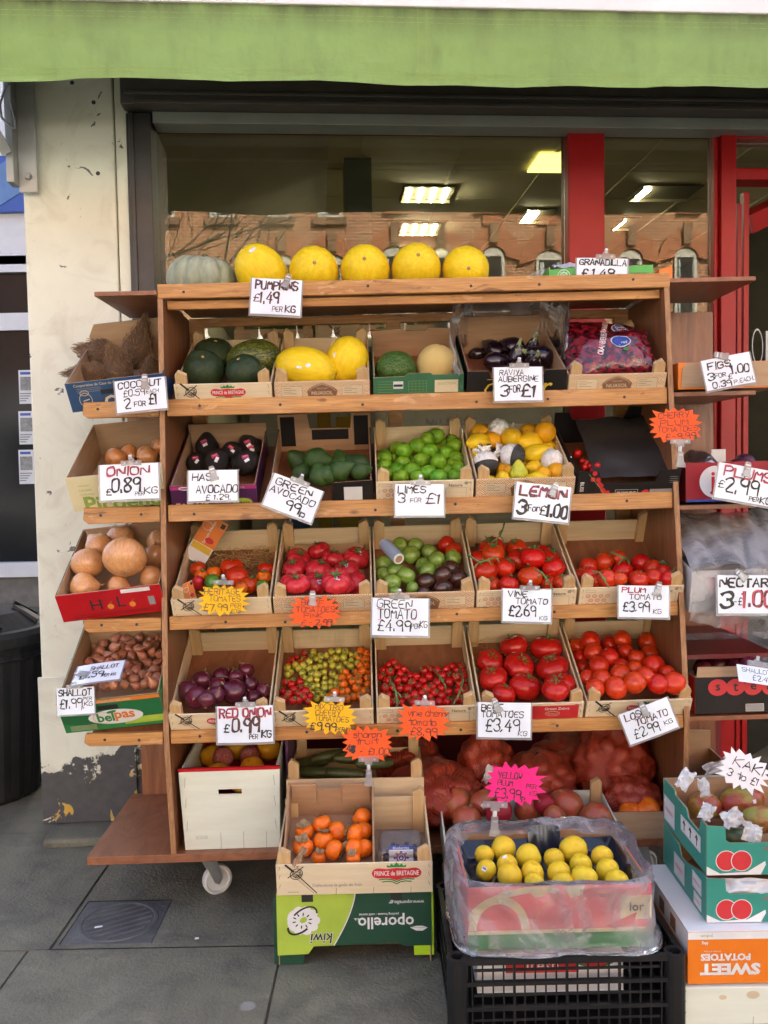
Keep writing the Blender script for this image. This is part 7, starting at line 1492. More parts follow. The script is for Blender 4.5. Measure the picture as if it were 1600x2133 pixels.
# ---------------------------------------------------------------- pomegranates, black crate, yellow plums in their bag
def plum_stack():
    w, d = .53, .33
    for i in range(2): crate(['pale crate at the bottom of the stack under the pomegranates', 'pale crate second in the stack under the pomegranates'][i], tr(.425, 2.505, .086*i), w, .155, .072, None, ph=.084, group='boxes stacked on the pavement')
    M = tr(.425, 2.505, .174) @ rot('X', rad(7)); t = crate('white topped pale crate of pomegranates behind the bagged plum box', M, w, d, .105, None, ph=.155, pale='white_board', group='boxes stacked on the pavement'); b = Bed(M, d, w, floor=.05)
    L = [(200, 420, 102), (370, 415, 86), (870, 430, 110), (640, 455, 90), (1050, 505, 100), (465, 470, 84, dict(mat='crimson_card', label='shiny crimson wrapped pomegranate behind the pink star sign', kind='pomegranate')), (740, 420, 60, dict(mat='crimson_card', label='small crimson wrapped pomegranate right of the pink star sign')), (270, 520, 92, dict(ax=(.3, .2, 1))), (800, 500, 70)]
    o = fill(b, Zc(L, 880, 1530, .34375), 'pomegranate', 'reddish brown pomegranate', 'pomegranate', 'pomegranate', 'pomegranate_skin', 'of its crate', 'pomegranates in the white topped crate', axf=lambda q: (q.uniform(-.8, .8), q.uniform(-.9, .3), q.uniform(-.6, .9)))
    sticker(o[1][2], (-.1, -1, .15), sx=.14, sz=.18)
    # black plastic crate
    w, d, h = .562, .385, .188; t = thing('plastic_crate', 'black plastic lattice crate under the bagged box of yellow plums', 'crate', tr(.424, 2.082, -.001) @ rot('Z', rad(.8)), 'boxes stacked on the pavement')
    def lattice(L, g, T):
        g.T = T
        for z0, z1, y in ((h-.016, h, -.004), (h*.665-.006, h*.665+.004, -.003), (h*.335-.006, h*.335+.004, -.003), (0, .012, -.003)): g.box(-L/2, L/2, y, .008, z0, z1)
        for zz in (h*.83, h*.5, h*.17): g.box(-L/2+.03, L/2-.03, .001, .005, zz-.003, zz+.003)
        n = int(L/.0245)
        for i in range(1, n): x = -L/2+L*i/n; e = .0035 if i % 5 else .006; g.box(x-e*.5, x+e*.5, .0005 if i % 5 else -.0015, .0065, .0125, h-.0165)
        g.T = None
    g = G(); lattice(w-.05, g, tr(0, 0, 0)); g.out('front_lattice', ['black_plastic'], t)
    g = G(); lattice(w-.05, g, tr(0, d, 0) @ rot('Z', pi)); g.out('back_lattice', ['black_plastic'], t)
    for s in (-1, 1): g = G(); lattice(d-.05, g, tr(s*w/2, d/2, 0) @ rot('Z', s*pi/2)); g.out('side_lattice', ['black_plastic'], t)
    for sx in (-1, 1):
        for y in (.012, d-.012):
            g = G(); g.T = tr(sx*(w/2-.016), y, 0); g.lathe([(.026, 0), (.026, h), (.016, h+.001), (.016, h-.03), (.001, h-.031)], 16); g.out('corner_post', ['black_plastic'], t, smooth=False)
    G().box(-w/2+.01, w/2-.01, .01, d-.01, .002, .007).out('crate_floor', ['black_plastic'], t)
    t = thing('fruit_box', 'red and white printed box seen through the bars of the black crate', 'box', tr(.40, 2.12, .075)); G().box(-.19, .17, 0, .25, 0, .10).out('body', ['white_card'], t)
    design(t, lambda g: (rect(g, -.12, .05, .06, .10, YP, RD), g.flat(ellipse(.10, .08, .05, .018), YP, GN), g.flat(ellipse(.10, .075, .03, .014), YP-.0004, RD), type_on(g, 'fresh', -.03, .07, wid=.08, y=YP-.0004, m=WH)))
    # plum box
    w, h, d = .452, .157, .335; M = tr(.413, 2.112, .1905) @ rot('Z', rad(1.2))
    t = carton('fruit_box', 'pink and green watermelon printed box of yellow plums inside a plastic bag', 'box', M, w, d, h, 'pink_card', 'card_brown', group='boxes stacked on the pavement')
    def de(g):
        y = YP; rect(g, -w/2, 0, w/2, h*.25, y, GN); rect(g, -w/2, h*.25, w/2, h*.31, y-.0002, CRM)
        ring(g, -w*.33, h*.32, .075, .085, .020, y-.0003, CRM, 24, 0, 0, pi); ring(g, -w*.22, h*.62, .13, .055, .016, y-.0005, CRM, 24, .2, .6, 3.0); ring(g, w*.14, h*.3, .13, .10, .004, y-.0004, RO, 30, 0, 0, pi)
        g.flat([(-w*.20, h), (-w*.04, h), (-w*.08, h*.86), (-w*.13, h*.82)], y-.0006, CRM); g.flat([(w*.02, h), (w*.14, h), (w*.11, h*.84), (w*.06, h*.80)], y-.0006, CRM)
        rect(g, w*.33, h*.44, w/2, h*.82, y-.0006, CRM); type_on(g, 'lor', w*.42, h*.64, wid=.036, y=y-.0009, m=BK, off=.02)
        g.flat([(w*.25, h*.34), (w*.42, h*.55), (w*.40, h*.36), (w*.30, h*.30)], y-.0007, RD)
    design(t, de)
    g = G(); a, b_ = w/2-.008, d-.010
    def tray(u, v):
        x, y = -a+2*a*u, .010+(b_-.012)*v; e = min(u, 1-u)*2*a; f_ = min(v, 1-v)*b_; return (x, y, .106+.030*max(0, 1-min(e, f_)/.02)-.012*abs(sin(u*pi*6))*abs(sin(v*pi*4))*(min(e, f_) > .02))
    g.grid(tray, 70, 50); tag(g.out('moulded_tray', ['navy_tray'], M=M, smooth=True), 'shiny dark moulded plastic tray under the yellow plums', 'tray')
    g = G(); g.grid(lambda u, v: (-.02+.09*u, d-.035-.008*sin(u*pi)+.02*v, .105+(.062+.012*min(1, 5*min(u, 1-u)))*v), 16, 6); tag(g.out('empty_tray_end', ['navy_tray'], M=M, smooth=True), 'upturned glossy end of an empty dark tray behind the yellow plums', 'tray')
    b = Bed(M, d, w, floor=.108, tight=.95)
    L = [(490, 690, 76, dict(ax=(.9, -.1, -.3))), (915, 700, 82, dict(ax=(.9, .1, .1))), (1090, 742, 66), (375, 730, 58), (645, 742, 76, dict(ax=(-.8, -.1, -.3))), (800, 755, 66, dict(ax=(.3, -.3, -.9))), (960, 790, 70), (515, 792, 64, dict(desc='brownish yellow plum')), (385, 822, 62), (1125, 826, 72, dict(ax=(.2, -.5, .7))), (825, 840, 70, dict(ax=(.5, .1, .8))), (670, 840, 72), (530, 856, 76, dict(ax=(0, -.8, -.6))), (980, 875, 80, dict(ax=(.9, -.2, -.2))), (1180, 895, 76, dict(ax=(-.2, .2, -.9))), (680, 900, 62), (850, 900, 66)]
    o = fill(b, Zc(L, 880, 1530, .34375), 'yellow_plum', 'yellow plum', 'plum', 'plum', 'plum_skin', 'of the bagged box', 'yellow plums in the bagged box', flat=.95)
    sticker(o[8][2], (-.3, -1, .6), 'sticker_white', .24, .2, m2='print_blue'); sticker(o[7][2], (-.3, -.3, 1), 'sticker_white', .22, .14)
    # the bag
    def bag(u, v):
        a = 2*pi*u; c, s = cos(a), sin(a); e = (abs(c)**6+abs(s)**6)**(-1/6); n1 = noise.noise(Vector((c*2.2, s*2.2, v*2.5))); n2 = noise.noise(Vector((c*6, s*6, v*6+4)))
        pr = [(0, .030, .006), (.10, .036, -.012+.0), (.22, .020, .02), (.5, .014, .08), (.78, .014, h+.002), (.88, .004, h+.016), (1.0, -.028, h-.018)]
        for (v0, o0, z0), (v1, o1, z1) in zip(pr, pr[1:]):
            if v <= v1: k = (v-v0)/(v1-v0); off, z = o0+(o1-o0)*k, z0+(z1-z0)*k; break
        back = max(0, s); bulge = .016*max(0, -c)*(v > .2) + .012*max(0, c)
        off += .010*n1+.005*n2+bulge; z += .008*n2*(v > .3)+.022*back*max(0, (v-.6)/.4)+.008*n1*(v > .7)
        return ((w/2+off)*c*e, d/2+(d/2+off)*s*e, max(z, -.001+.003*abs(n2)))
    g = G(); g.grid(bag, 140, 40); tag(g.out('plastic_bag', ['clear_film'], M=M, smooth=True), 'clear crumpled plastic bag wrapped round the box of yellow plums', 'plastic bag')
plum_stack()
# ---------------------------------------------------------------- right hand stack: mango boxes on a sweet potato box
def right_stack():
    GRP = 'boxes stacked on the pavement'
    xl = (1422-800)/FPX*2.09; w = .46; t = thing('wooden_crate', 'closed pale wooden crate at the bottom of the right hand stack', 'crate', tr(xl+w/2, 2.095, 0), GRP)
    G().box(-w/2, w/2, 0, .36, .0, .0945).out('body', ['white_board'], t, bevel=.002); g = G(); stap(g, w, .094)
    for x, z, r_ in ((-w*.12, .075, .010), (-w*.28, .07, .006)): g.flat(ellipse(x, z, r_*1.6, r_), YP, CRM)
    g.out('printed_design', PMATS, t)
    xl = (1436-800)/FPX*2.10; w, h, d = .46, .132, .36; M = tr(xl+w/2, 2.105, .0965); F = [(-w/2, .002), (-w*.08, .002), (-w*.03, .022), (w/2, .024), (w/2, h), (-w/2, h)]
    t = carton('fruit_box', 'upside down orange sweet potato box with a white strip on top', 'box', M, w, d, h, 'orange_card', 'card_brown', front=F, floor=False, group=GRP, th=.006)
    G().box(-w/2, w/2, .0, d, h+.0005, h+.003).out('box_top', ['white_card'], t)
    def de(g):
        y = YP; rect(g, -w/2, h*.86, w/2, h, y, WH); type_on(g, 'SWEET', -w*.275, h*.29, wid=.148, hgt=.030, y=y, m=WH, off=.05, ang=pi); type_on(g, 'POTATOES', -w*.30, h*.52, wid=.122, hgt=.018, y=y, m=WH, off=.045, ang=pi)
        type_on(g, '6kg', -w*.41, h*.79, wid=.016, y=y, m=WH, off=.02, ang=pi); type_on(g, 'Product of China', -w*.37, h*.63, wid=.040, y=y, m=WH, ang=pi); type_on(g, 'yukon', -w*.40, h*.93, wid=.030, y=y-.0004, m=OL, ang=pi)
    design(t, de)
    g = G(); g.T = tr(-w/2-.0008, 0, 0) @ rot('Z', -pi/2); rect(g, -d, h*.55, 0, h, 0, WH)
    for k in range(3): rect(g, -.10-k*.09-.03, h*.62, -.10-k*.09+.012, h*.90, -.0004, BR)
    g.out('side_print', PMATS, t)
    for lv in range(2):
        xl = (1475-800)/FPX*2.15-.004*(1-lv); w, h, d = .42, (.112, .125)[lv], .34; z0 = .2335+.1145*lv; M = tr(xl+w/2, 2.152-.012*(1-lv), z0)
        F = [(-w/2, 0), (w/2, 0), (w/2, h*.64), (-w*.36, h*.64), (-w*.385, h*.70), (-w*.39, h*.97), (-w/2, h)]
        S = [(.006, 0), (d-.006, 0), (d-.006, h), (d*.72, h), (d*.70, h*.90), (d*.44, h*.88), (d*.40, h*.72), (d*.16, h*.70), (d*.12, h), (.006, h)] if lv else [(.006, 0), (d-.006, 0), (d-.006, h), (d*.62, h*.96), (d*.56, h*.72), (d*.46, h*.74), (.12*d, h*.98), (.006, h)]
        t = carton('fruit_box', ['lower teal and white mango box in the right hand stack', 'top teal and white mango box in the right hand stack, open with fruit'][lv], 'box', M, w, d, h, 'teal_card', 'card_brown', front=F, side=S, group='teal mango boxes')
        def de(g):
            y = YP; g.flat([(-w/2, 0), (w/2, 0), (w/2, h*.60), (-w*.10, h*.60), (-w*.14, h*.30), (-w*.26, h*.06), (-w*.42, h*.03), (-w*.5, h*.18)], y, WH)
            for k in range(1): g.flat([(-w*.18, h*.0), (-w*.06, h*.0), (-w*.05, h*.25), (-w*.10, h*.48), (-w*.17, h*.56), (-w*.24, h*.58), (-w*.16, h*.42), (-w*.15, h*.2)], y-.0003, TEAL)
            for x in (-w*.385, -w*.295): g.flat(ellipse(x, h*.29, .0265, .0265, 24), y-.0006-(x > -w*.33)*.0006, WH); g.flat(ellipse(x, h*.29, .0245, .0245, 24), y-.0009-(x > -w*.33)*.0006, RD)
            line(g, -w*.33, h*.07, -w*.31, h*.12, .003, y-.0005, GY); type_on(g, 'FRESH', -w*.145, h*.53, wid=.018, y=y-.0006, m=RD, off=.02); type_on(g, 'ov', -w*.04, h*.33, wid=.060, y=y-.0006, m=GN, sh=.1)
        TEAL = len(PMATS); g = G(); de(g); g.out('printed_design', PMATS+['teal_card'], t)
        g = G(); g.T = tr(-w/2-.0008, 0, 0) @ rot('Z', -pi/2)
        for y0, y1, za, zb_ in (((.24, .33, .10, .66), (.04, .19, .30, .64)) if lv else ((.16, .245, .12, .66), (.035, .10, .42, .80), (.035, .09, .06, .36))):
            rect(g, -y1, h*za, -y0, h*zb_, 0, WH); frame(g, -y1+.004, h*za+.004, -y0-.004, h*zb_-.004, .0008, -.0003, GY)
            if lv and y0 < .1:
                for k in range(3): xx = -y1+.028+k*.047; line(g, xx, h*.36, xx, h*.54, .006, -.0004, BK); g.flat([(xx-.012, h*.50), (xx+.012, h*.50), (xx, h*.60)], -.0005, BK)
            else: type_on(g, 'MANGO', -(y0+y1)/2, h*(za+zb_)/2, wid=(y1-y0)*.7, y=-.0004, m=RD)
        g.out('side_print', PMATS, t)
        if lv:
            b = Bed(M, d, w, floor=.03, tight=.92)
            L = [(570, 600, 105, dict(label='yellow green mango at the back left of the top teal box', ax=(1, .2, -.1), mat='mango_skin')), (830, 570, 125, dict(label='big red and green mango with a small white sticker', ax=(1, .1, .12))), (960, 700, 115, dict(label='dark red mango at the right of the top teal box', ax=(.9, -.3, .2))), (810, 830, 100, dict(label='dark green mango showing in the front notch of the top teal box', ax=(.7, .3, -.2), mat='dark_mango'))]
            o = fill(b, Zc(L, 1300, 1500, .2967), 'mango', '', 'mango', 'mango', 'mango_skin', '', 'mangoes in the top teal box', flat=.85); sticker(o[1][2], (.55, -1, .35), sx=.10, sz=.10)
            Zk = lambda x, y: (1300+x*.2967, 1500+y*.2967)
            for i, (x, y, Y, sx, sz, lb) in enumerate(((430, 420, 2.38, .036, .060, 'pointed white tissue sticking up at the back left of the mango box'), (560, 470, 2.40, .05, .03, 'white printed tissue behind the yellow green mango'), (580, 645, 2.24, .045, .032, 'white tissue over the front left mango'), (760, 690, 2.21, .055, .042, 'crumpled white tissue in the middle of the mango box'), (900, 790, 2.17, .050, .045, 'white tissue hanging over the front of the top mango box'))): tissue(lb, *Zk(x, y), Y, sx, sz, i+1, -.5)
        else: tissue('sheet of white tissue filling the lower mango box', 1300+860*.2967, 1500+1185*.2967, 2.16, .16, .05, 9, -.3)
    # black tray of orange persimmons beside the net bags
    M = tr(.80, 2.69, ZB+.004); t = carton('fruit_box', 'brown box with a black tray between the pomegranates and the teal boxes', 'box', M, .22, .28, .085, 'card_brown_pale', 'black_card'); b = Bed(M, .28, .22, floor=.03)
    fill(b, [(1372, 1722, 31, dict(label='upper orange persimmon in the black tray', ax=(.3, .5, -.8))), (1357, 1757, 27, dict(label='lower orange persimmon in the black tray, half hidden', ax=(.3, .5, -.8)))], 'persimmon', '', 'persimmon', 'persimmon', 'persimmon_skin', '', 'persimmons in the black tray')
    M = tr(1.06, 2.74, ZB+.004) @ rot('Z', -.05); t = carton('fruit_box', 'teal box on the bottom board behind the star sign', 'box', M, .26, .10, .135, 'teal_card', 'card_brown', group='teal mango boxes'); design(t, lambda g: (rect(g, -.13, .09, .13, .105, YP, WH), type_on(g, 'Fresh', -.02, .06, wid=.08, y=YP, m=WH)))
    M = tr(1.045, 2.86, ZB+.004); t = carton('fruit_box', 'white cardboard box with a hand slot behind the teal boxes', 'box', M, .23, .28, .135, 'white_board', 'card_brown_pale', back=[(-.115, 0), (.115, 0), (.115, .20), (-.115, .21)]); G().prism(ellipse(-.02, .165, .04, .011, 16), .272, .2735).out('hand_slot', ['black_card'], t)
    tissue('white tissue lying in the white box behind the star sign', 1500, 1595, 2.9, .12, .04, 4, -.6)
pm('dark_mango', (0.05, 0.075, 0.03), (0.07, 0.10, 0.035), 0.4, 3)
right_stack()
# ---------------------------------------------------------------- right wing of the stand
def wing_right():
    def at(py, ry, pl): p = SL(pl, py, ry); return p
    p = at(812, .12, 1414); w, h, d = .33, .083, .38; M = SM @ tr(max(p.x, XR+.002)+w/2, .122, p.z+.001)
    t = carton('fruit_box', 'orange and brown cardboard box of figs on the upper right wing', 'box', M, w, d, h, 'orange_card', 'card_brown_pale', group=BG_)
    G().prism([(-w*.48, .006), (w*.5, .004), (w*.5, h*.98), (-w*.42, h*.99), (-w*.46, h*.8)], -.004, -.0008).out('folded_flap', ['card_brown_pale'], t)
    p = at(1047, .09, 1428); w, h = .345, .122; M = SM @ tr(p.x+w/2+.006, .093, p.z+.001) @ rot('Z', rad(-3))
    t = carton('fruit_box', 'crimson cardboard box with a white round logo on the right wing, holding plums', 'box', M, w, d, h, 'crimson_card', 'card_brown_pale', group=BG_)
    def de(g):
        g.flat(ellipse(-w*.24, h*.50, .048, .050, 32), YP, WH); type_on(g, 'ji', -w*.24, h*.46, hgt=.072, y=YP-.0004, m=RD, off=.02); rect(g, -w/2, 0, w/2, h*.06, YP, BL_)
    design(t, de); b = Bed(M, d, w, floor=.06)
    fill(b, [(1570, 968, 24), (1540, 975, 22), (1590, 985, 22)], 'dark_plum', 'dark purple plum', 'plum', 'plum', 'plum_dark_skin', 'in the crimson box', 'dark plums', axf=lambda q: (1, .2, .3))
    g = G(); g.grid(lambda u, v: (-w*.5+w*.42*u, .02+.2*v, h*.9+.05*sin(pi*u)*sin(pi*v*.9)+.02*noise.noise(Vector((u*4, v*4, 6)))), 20, 16); tag(g.out('plastic_bag', ['milky_film'], M=M, smooth=True), 'crumpled grey plastic bag at the left of the plum box', 'plastic bag')
    G().box(w*.06, w*.20, d*.9, d*.92, h*.9, h*1.35).out('white_flap', ['white_card'], t)
    # nectarines in a hanging bag
    p = at(1276, .04, 1436); w, h = .34, .135; M = SM @ tr(p.x+w/2, .045, p.z) @ rot('X', rad(14))
    t = carton('fruit_box', 'white fruit printed box of nectarines inside a hanging plastic bag', 'box', M, w, d, h, 'white_card', 'card_brown_pale', back=[(-w/2, 0), (w/2, 0), (w/2, h*1.3), (-w/2, h*1.3)], group=BG_)
    design(t, lambda g: (g.flat(ellipse(-w*.27, h*.66, .030, .028), YP, RO), g.flat(ellipse(-w*.13, h*.60, .022, .022), YP-.0003, OR), g.flat(ellipse(-w*.30, h*.70, .012, .010), YP-.0005, RD), line(g, -w*.27, h*.7, -w*.22, h*.45, .002, YP-.0006, OL)))
    g = G(); g.grid(lambda u, v: (-w*.5+w*u, .02+.12*v, h*.96+.020*sin(pi*u)+.012*noise.noise(Vector((u*5, v*3, 2)))), 20, 8); tag(g.out('black_liner', ['black_sheet'], M=M, smooth=True), 'black plastic liner folded over the nectarine box', 'plastic sheet')
    def bag(u, v):
        n1 = noise.noise(Vector((u*4, v*5, 3))); n2 = noise.noise(Vector((u*11, v*9, 8))); x = -w*.53+(w*1.15)*u
        if v < .45: k = v/.45; y = d*.9*(1-k)-.012*k; z = h*(1.55-.45*k)+.03*sin(pi*k)
        else: k = (v-.45)/.55; y = -.016-.012*sin(pi*k); z = h*1.10-(h*1.13+.018+(.075+.03*sin(3*u))*u)*k
        n3 = abs(noise.noise(Vector((u*6+v*3, v*4, 12)))); return (x*(1-.06*max(0, v-.5)), y+.014*n1+.006*n2-.012*n3, z+.010*n2+(.030*n3+.016*n1)*(v < .5))
    g = G(); g.grid(bag, 70, 80); tag(g.out('plastic_bag', ['drape_film'], M=M, smooth=True), 'large clear plastic bag draped over the nectarine box and hanging below it', 'plastic bag')
    # stem box
    p = at(1489, .02, 1450); w, h = .345, .112; M = SM @ tr(p.x+w/2, .024, p.z+.001)
    t = carton('fruit_box', 'black cardboard box with red circle letters on the lower right wing', 'box', M, w, d, h, 'black_card', 'card_brown_pale', group=BG_, side_mat='red_card')
    G().prism([(-w*.46, -.0006), (w*.5, -.0006), (w*.5, -.036), (-w*.43, -.034)], .0, .004, 0, 'x').out('spare', ['card_brown_pale'], t) if False else G().prism([(-w*.48, h*1.0), (w*.5, h*1.0), (w*.5, h*1.26), (-w*.47, h*1.28)], .006, .010).out('folded_flap', ['card_brown_pale'], t)
    def de(g):
        for i, c in enumerate('stem'): x = -w*.30+i*.055; g.flat(ellipse(x, h*.72, .030, .026, 20, .2*i), YP-.0002*i, RD); type_on(g, c, x, h*.72, hgt=.020 if c != 't' else .026, y=YP-.0012, m=BK, off=.02)
        rect(g, -w*.05, h*.04, w*.11, h*.24, YP-.0004, GY); frame(g, -w*.05, h*.04, w*.11, h*.24, .0012, YP-.0006, CRM)
    design(t, de); b = Bed(M, d, w, floor=.075)
    fill(b, [(1500, 1385, 28), (1465, 1392, 22), (1540, 1388, 24), (1570, 1392, 24)], 'beetroot', 'dark purple beetroot', 'beetroot', 'onion', 'red_onion_skin', 'in the black box', 'dark beetroots', axf=lambda q: (q.uniform(-1, 1), .2, .3))
    g = G(); g.grid(lambda u, v: (-w*.50+w*u, .10+.2*v, h*.95+.085*v+.02*noise.noise(Vector((u*5, v*4, 6)))), 20, 16); tag(g.out('plastic_bag', ['clear_film'], M=M, smooth=True), 'thin clear plastic bag over the dark beetroots', 'plastic bag')
wing_right()
# ---------------------------------------------------------------- boxes in the window behind the glass
def window_display():
    y = .30; zs = BL(800, 722, y).z
    tag(G().box(-.72, 1.1, y-.02, y+.45, zs-.02, zs-.001).out('display_shelf', ['room_floor'], M=BM), 'dark display shelf inside the shop window', 'shelf')
    def at(px): return BL(px, 700, y).x
    a, b = at(488), at(652); crate('patterned crate standing inside the window at the left', BM @ tr((a+b)/2, y, zs), b-a, .25, .075, 'nuasol', ph=.11, group='crates inside the shop window')
    a, b = at(657), at(905); crate('white sword printed crate standing inside the window in the middle', BM @ tr((a+b)/2, y, zs), b-a, .25, .090, 'prince', ph=.10, group='crates inside the shop window', pale='white_board')
    a, b = at(935), at(1120); crate('pale crate standing inside the window at the right', BM @ tr((a+b)/2, y, zs), b-a, .25, .070, 'nature', ph=.10, group='crates inside the shop window')
    for (pa, pb, pt, pbm, mat, lb) in ((692, 782, 645, 684, 'black_card', 'black berry printed box high inside the window'), (800, 838, 648, 690, 'white_card', 'white leaflet box with green print inside the window'), (842, 868, 652, 690, 'white_card', 'small white box with black dots inside the window')):
        yy = .62; p0, p1 = BL(pa, pt, yy), BL(pb, pbm, yy); t = thing('display_box', lb, 'box', BM @ tr((p0.x+p1.x)/2, yy, p1.z-.04)); W = p1.x-p0.x; hh = p0.z-p1.z+.04; G().box(-W/2, W/2, 0, .12, 0, hh).out('body', [mat], t)
        def d(g):
            if mat == 'black_card':
                q = random.Random(2)
                for i in range(14): g.flat(ellipse(q.uniform(-W*.42, W*.42), q.uniform(hh*.55, hh*.92), .008, .008, 10), YP-.0001*i, RD if i % 3 else GN)
                g.flat(ellipse(W*.02, hh*.52, .022, .022), YP-.003, YE); rect(g, -W*.4, hh*.42, -W*.1, hh*.56, YP, GY)
            else: rect(g, -W*.3, hh*.45, W*.3, hh*.65, YP, GN if W > .07 else BK); rect(g, -W*.2, hh*.7, W*.2, hh*.85, YP, OL)
        design(t, d)
    g = G(); p = BL(590, 668, .5); g.grid(lambda u, v: (p.x-.13+.26*u, .55-.05*sin(pi*u)*sin(pi*v)+.03*noise.noise(Vector((u*5, v*5, 3))), p.z-.05+.10*v), 16, 12); tag(g.out('produce_bag', ['forest_card'], M=BM, smooth=True), 'dark green bag lying inside the shop window', 'bag')
    for i, (pa, pb, pt, m, lb) in enumerate(((590, 640, 862, 'sign_pale_blue', 'blue grey crate inside the shop behind the avocados'), (660, 690, 855, 'print_yellow', 'narrow yellow panel inside the shop behind the avocados'), (700, 745, 868, 'print_yellow', 'wide yellow panel inside the shop behind the avocados'))):
        p0, p1 = BL(pa, pt, 1.0), BL(pb, 930, 1.0); tag(G().box(p0.x, p1.x, 1.0, 1.1, p1.z-.6, p0.z).out('upright_board', [m], M=BM, bevel=.004), lb, 'board')
window_display()
# ---------------------------------------------------------------- the price signs
Y1, Y2, Y3, Y4, YT = 2.715, 2.675, 2.635, 2.595, 2.765
def signs():
    B, N, D = 0, 1, 2
    sign('white paper sign reading PUMPKINS hanging from the top shelf', 575, 618, 103, 74, -3, YT, [('PUMPKINS', .08, .70, .23, .84, N, .17), ('£', .05, .34, .20, .12, N, .12), ('1.49', .19, .30, .32, .36, N, .13), ('PER', .44, .08, .14, .20, N, .12), ('KG', .70, .07, .18, .20, N, .16)], ('lever', .72, 1.02, -18), seed=1)
    sign('white paper sign reading 1.49 in front of the green box on the top shelf', 1255, 566, 104, 56, -1, 2.832, [('GRANADILLA', .05, .74, .20, .92, B, .18), ('£.1.49', .10, .30, .30, .62, B, .14)], ('bar', .55, 1.04, 0), lean=0, seed=2)
    sign('white paper sign reading COCONUT clipped to the dark blue box', 293, 822, 104, 66, 6, Y1-.02, [('COCONUT', .06, .74, .20, .86, B, .15), ('£0.59', .16, .48, .20, .42, B, .12), ('EACH', .62, .52, .11, .24, B, .13), ('2', .16, .10, .30, .12, B, .12), ('FOR', .36, .14, .15, .22, B, .14), ('£1', .66, .16, .32, .16, B, .13)], ('lever', .62, .98, -4), seed=3)
    sign('white paper sign reading ONION in red and black on the cream box', 269, 1003, 122, 74, 2.5, Y2-.02, [('ONION', .12, .68, .24, .72, D, .16), ('ONION', .125, .69, .23, .71, N, .12), ('£', .10, .14, .16, .09, B, .14), ('0.89', .20, .22, .38, .48, B, .12), ('PER', .60, .10, .10, .14, B, .12), ('KG', .76, .14, .18, .21, B, .14)], ('bar', .55, 1.02, 0), seed=4)
    sign('white paper sign reading HAS AVOCADO on the purple box', 443, 1011, 102, 64, 1, Y2, [('HAS', .08, .66, .22, .40, B, .13), ('AVOCADO', .16, .26, .24, .84, B, .13), ('£ 1.29.', .36, .03, .17, .50, B, .13)], ('lever', .50, .98, 14), seed=5)
    sign('white tilted paper sign reading GREEN AVOCADO 99p', 610, 1037, 108, 71, -21, Y2-.01, [('GREEN', .08, .70, .20, .74, B, .14), ('AVOCADO', .03, .46, .18, .90, B, .14), ('99', .42, .10, .30, .28, B, .13), ('p', .74, .06, .22, .09, B, .13)], ('bar', .52, 1.02, 0), seed=6)
    sign('white paper sign reading LIMES 3 for 1 pound', 874, 1041, 101, 66, 0, Y2, [('LIMES', .06, .72, .22, .56, B, .14), ('3', .06, .40, .27, .14, N, .11), ('FOR', .31, .42, .13, .22, N, .11), ('£1', .62, .38, .30, .32, N, .12)], ('bar', .52, 1.04, 0), seed=7)
    sign('white paper sign reading LEMON in bold black letters', 1130, 1046, 114, 74, -6, Y2-.01, [('LEMON', .08, .66, .26, .84, D, .06), ('LEMON', .075, .655, .27, .84, N, .20), ('3', .05, .10, .38, .15, B, .18), ('For', .25, .22, .17, .19, B, .14), ('£', .46, .14, .25, .12, B, .11), ('1.00', .60, .10, .36, .36, B, .16)], ('lever', .70, .98, -18), seed=8)
    sign('white paper sign reading RAVIYA AUBERGINE below the aubergine box', 1080, 799, 99, 70, 1, Y1, [('RAVIYA', .11, .76, .16, .50, B, .12), ('AUBERGINE', .08, .56, .17, .84, B, .12), ('3', .12, .12, .32, .16, B, .12), ('FOR', .31, .24, .20, .22, B, .12), ('£1', .56, .10, .36, .30, B, .12)], ('bar', .52, 1.03, 0), seed=9)
    sign('white tilted paper sign reading FIGS on the orange box', 1518, 773, 101, 64, 11, 2.68, [('FIGS', .10, .66, .21, .46, B, .16), ('3', .06, .32, .24, .12, B, .16), ('FOR', .20, .35, .14, .22, B, .14), ('£', .46, .26, .14, .08, B, .15), ('1.00', .56, .38, .26, .36, B, .14), ('0.39', .12, .04, .20, .38, B, .15), ('P.', .56, .05, .13, .10, B, .13), ('EACH.', .68, .07, .13, .30, B, .13)], ('lever', .35, 1.06, 68), under=[(.22, .62, .50, .68, 2)], seed=10)
    sign('white paper sign reading PLUMS on the crimson box', 1553, 1009, 119, 74, -10, 2.63, [('PLUMS', .10, .66, .26, .84, D, .18), ('PLUMS', .11, .67, .24, .83, N, .10), ('£', .03, .30, .20, .10, B, .12), ('2.99', .15, .22, .40, .58, B, .12), ('PER', .60, .06, .12, .17, B, .15), ('KG', .80, .05, .18, .17, B, .17)], ('lever', .48, 1.0, 0), seed=11)
    sign('white paper sign reading NECTARINE in front of the bagged box', 1571, 1238, 150, 80, 0, 2.63, [('NECTARINE', .03, .70, .22, .92, B, .18), ('3', .03, .16, .42, .16, B, .18), ('-£', .21, .22, .18, .12, B, .12), ('1.00', .34, .18, .40, .42, D, .14), ('1.00', .345, .185, .38, .41, N, .13)], ('lever', .28, 1.06, 50), seed=12)
    sign('white curled paper sign reading SHALLOT on the green box', 157, 1460, 78, 56, 3, 2.585, [('SHALLOT', .05, .70, .22, .88, B, .16), ('£1.99', .08, .24, .34, .60, B, .10), ('PER', .72, .50, .12, .22, B, .13), ('KG', .74, .30, .15, .22, B, .13), ('P', .66, .14, .12, .06, B, .13)], ('bar', .5, 1.04, 0, .8), seed=13)
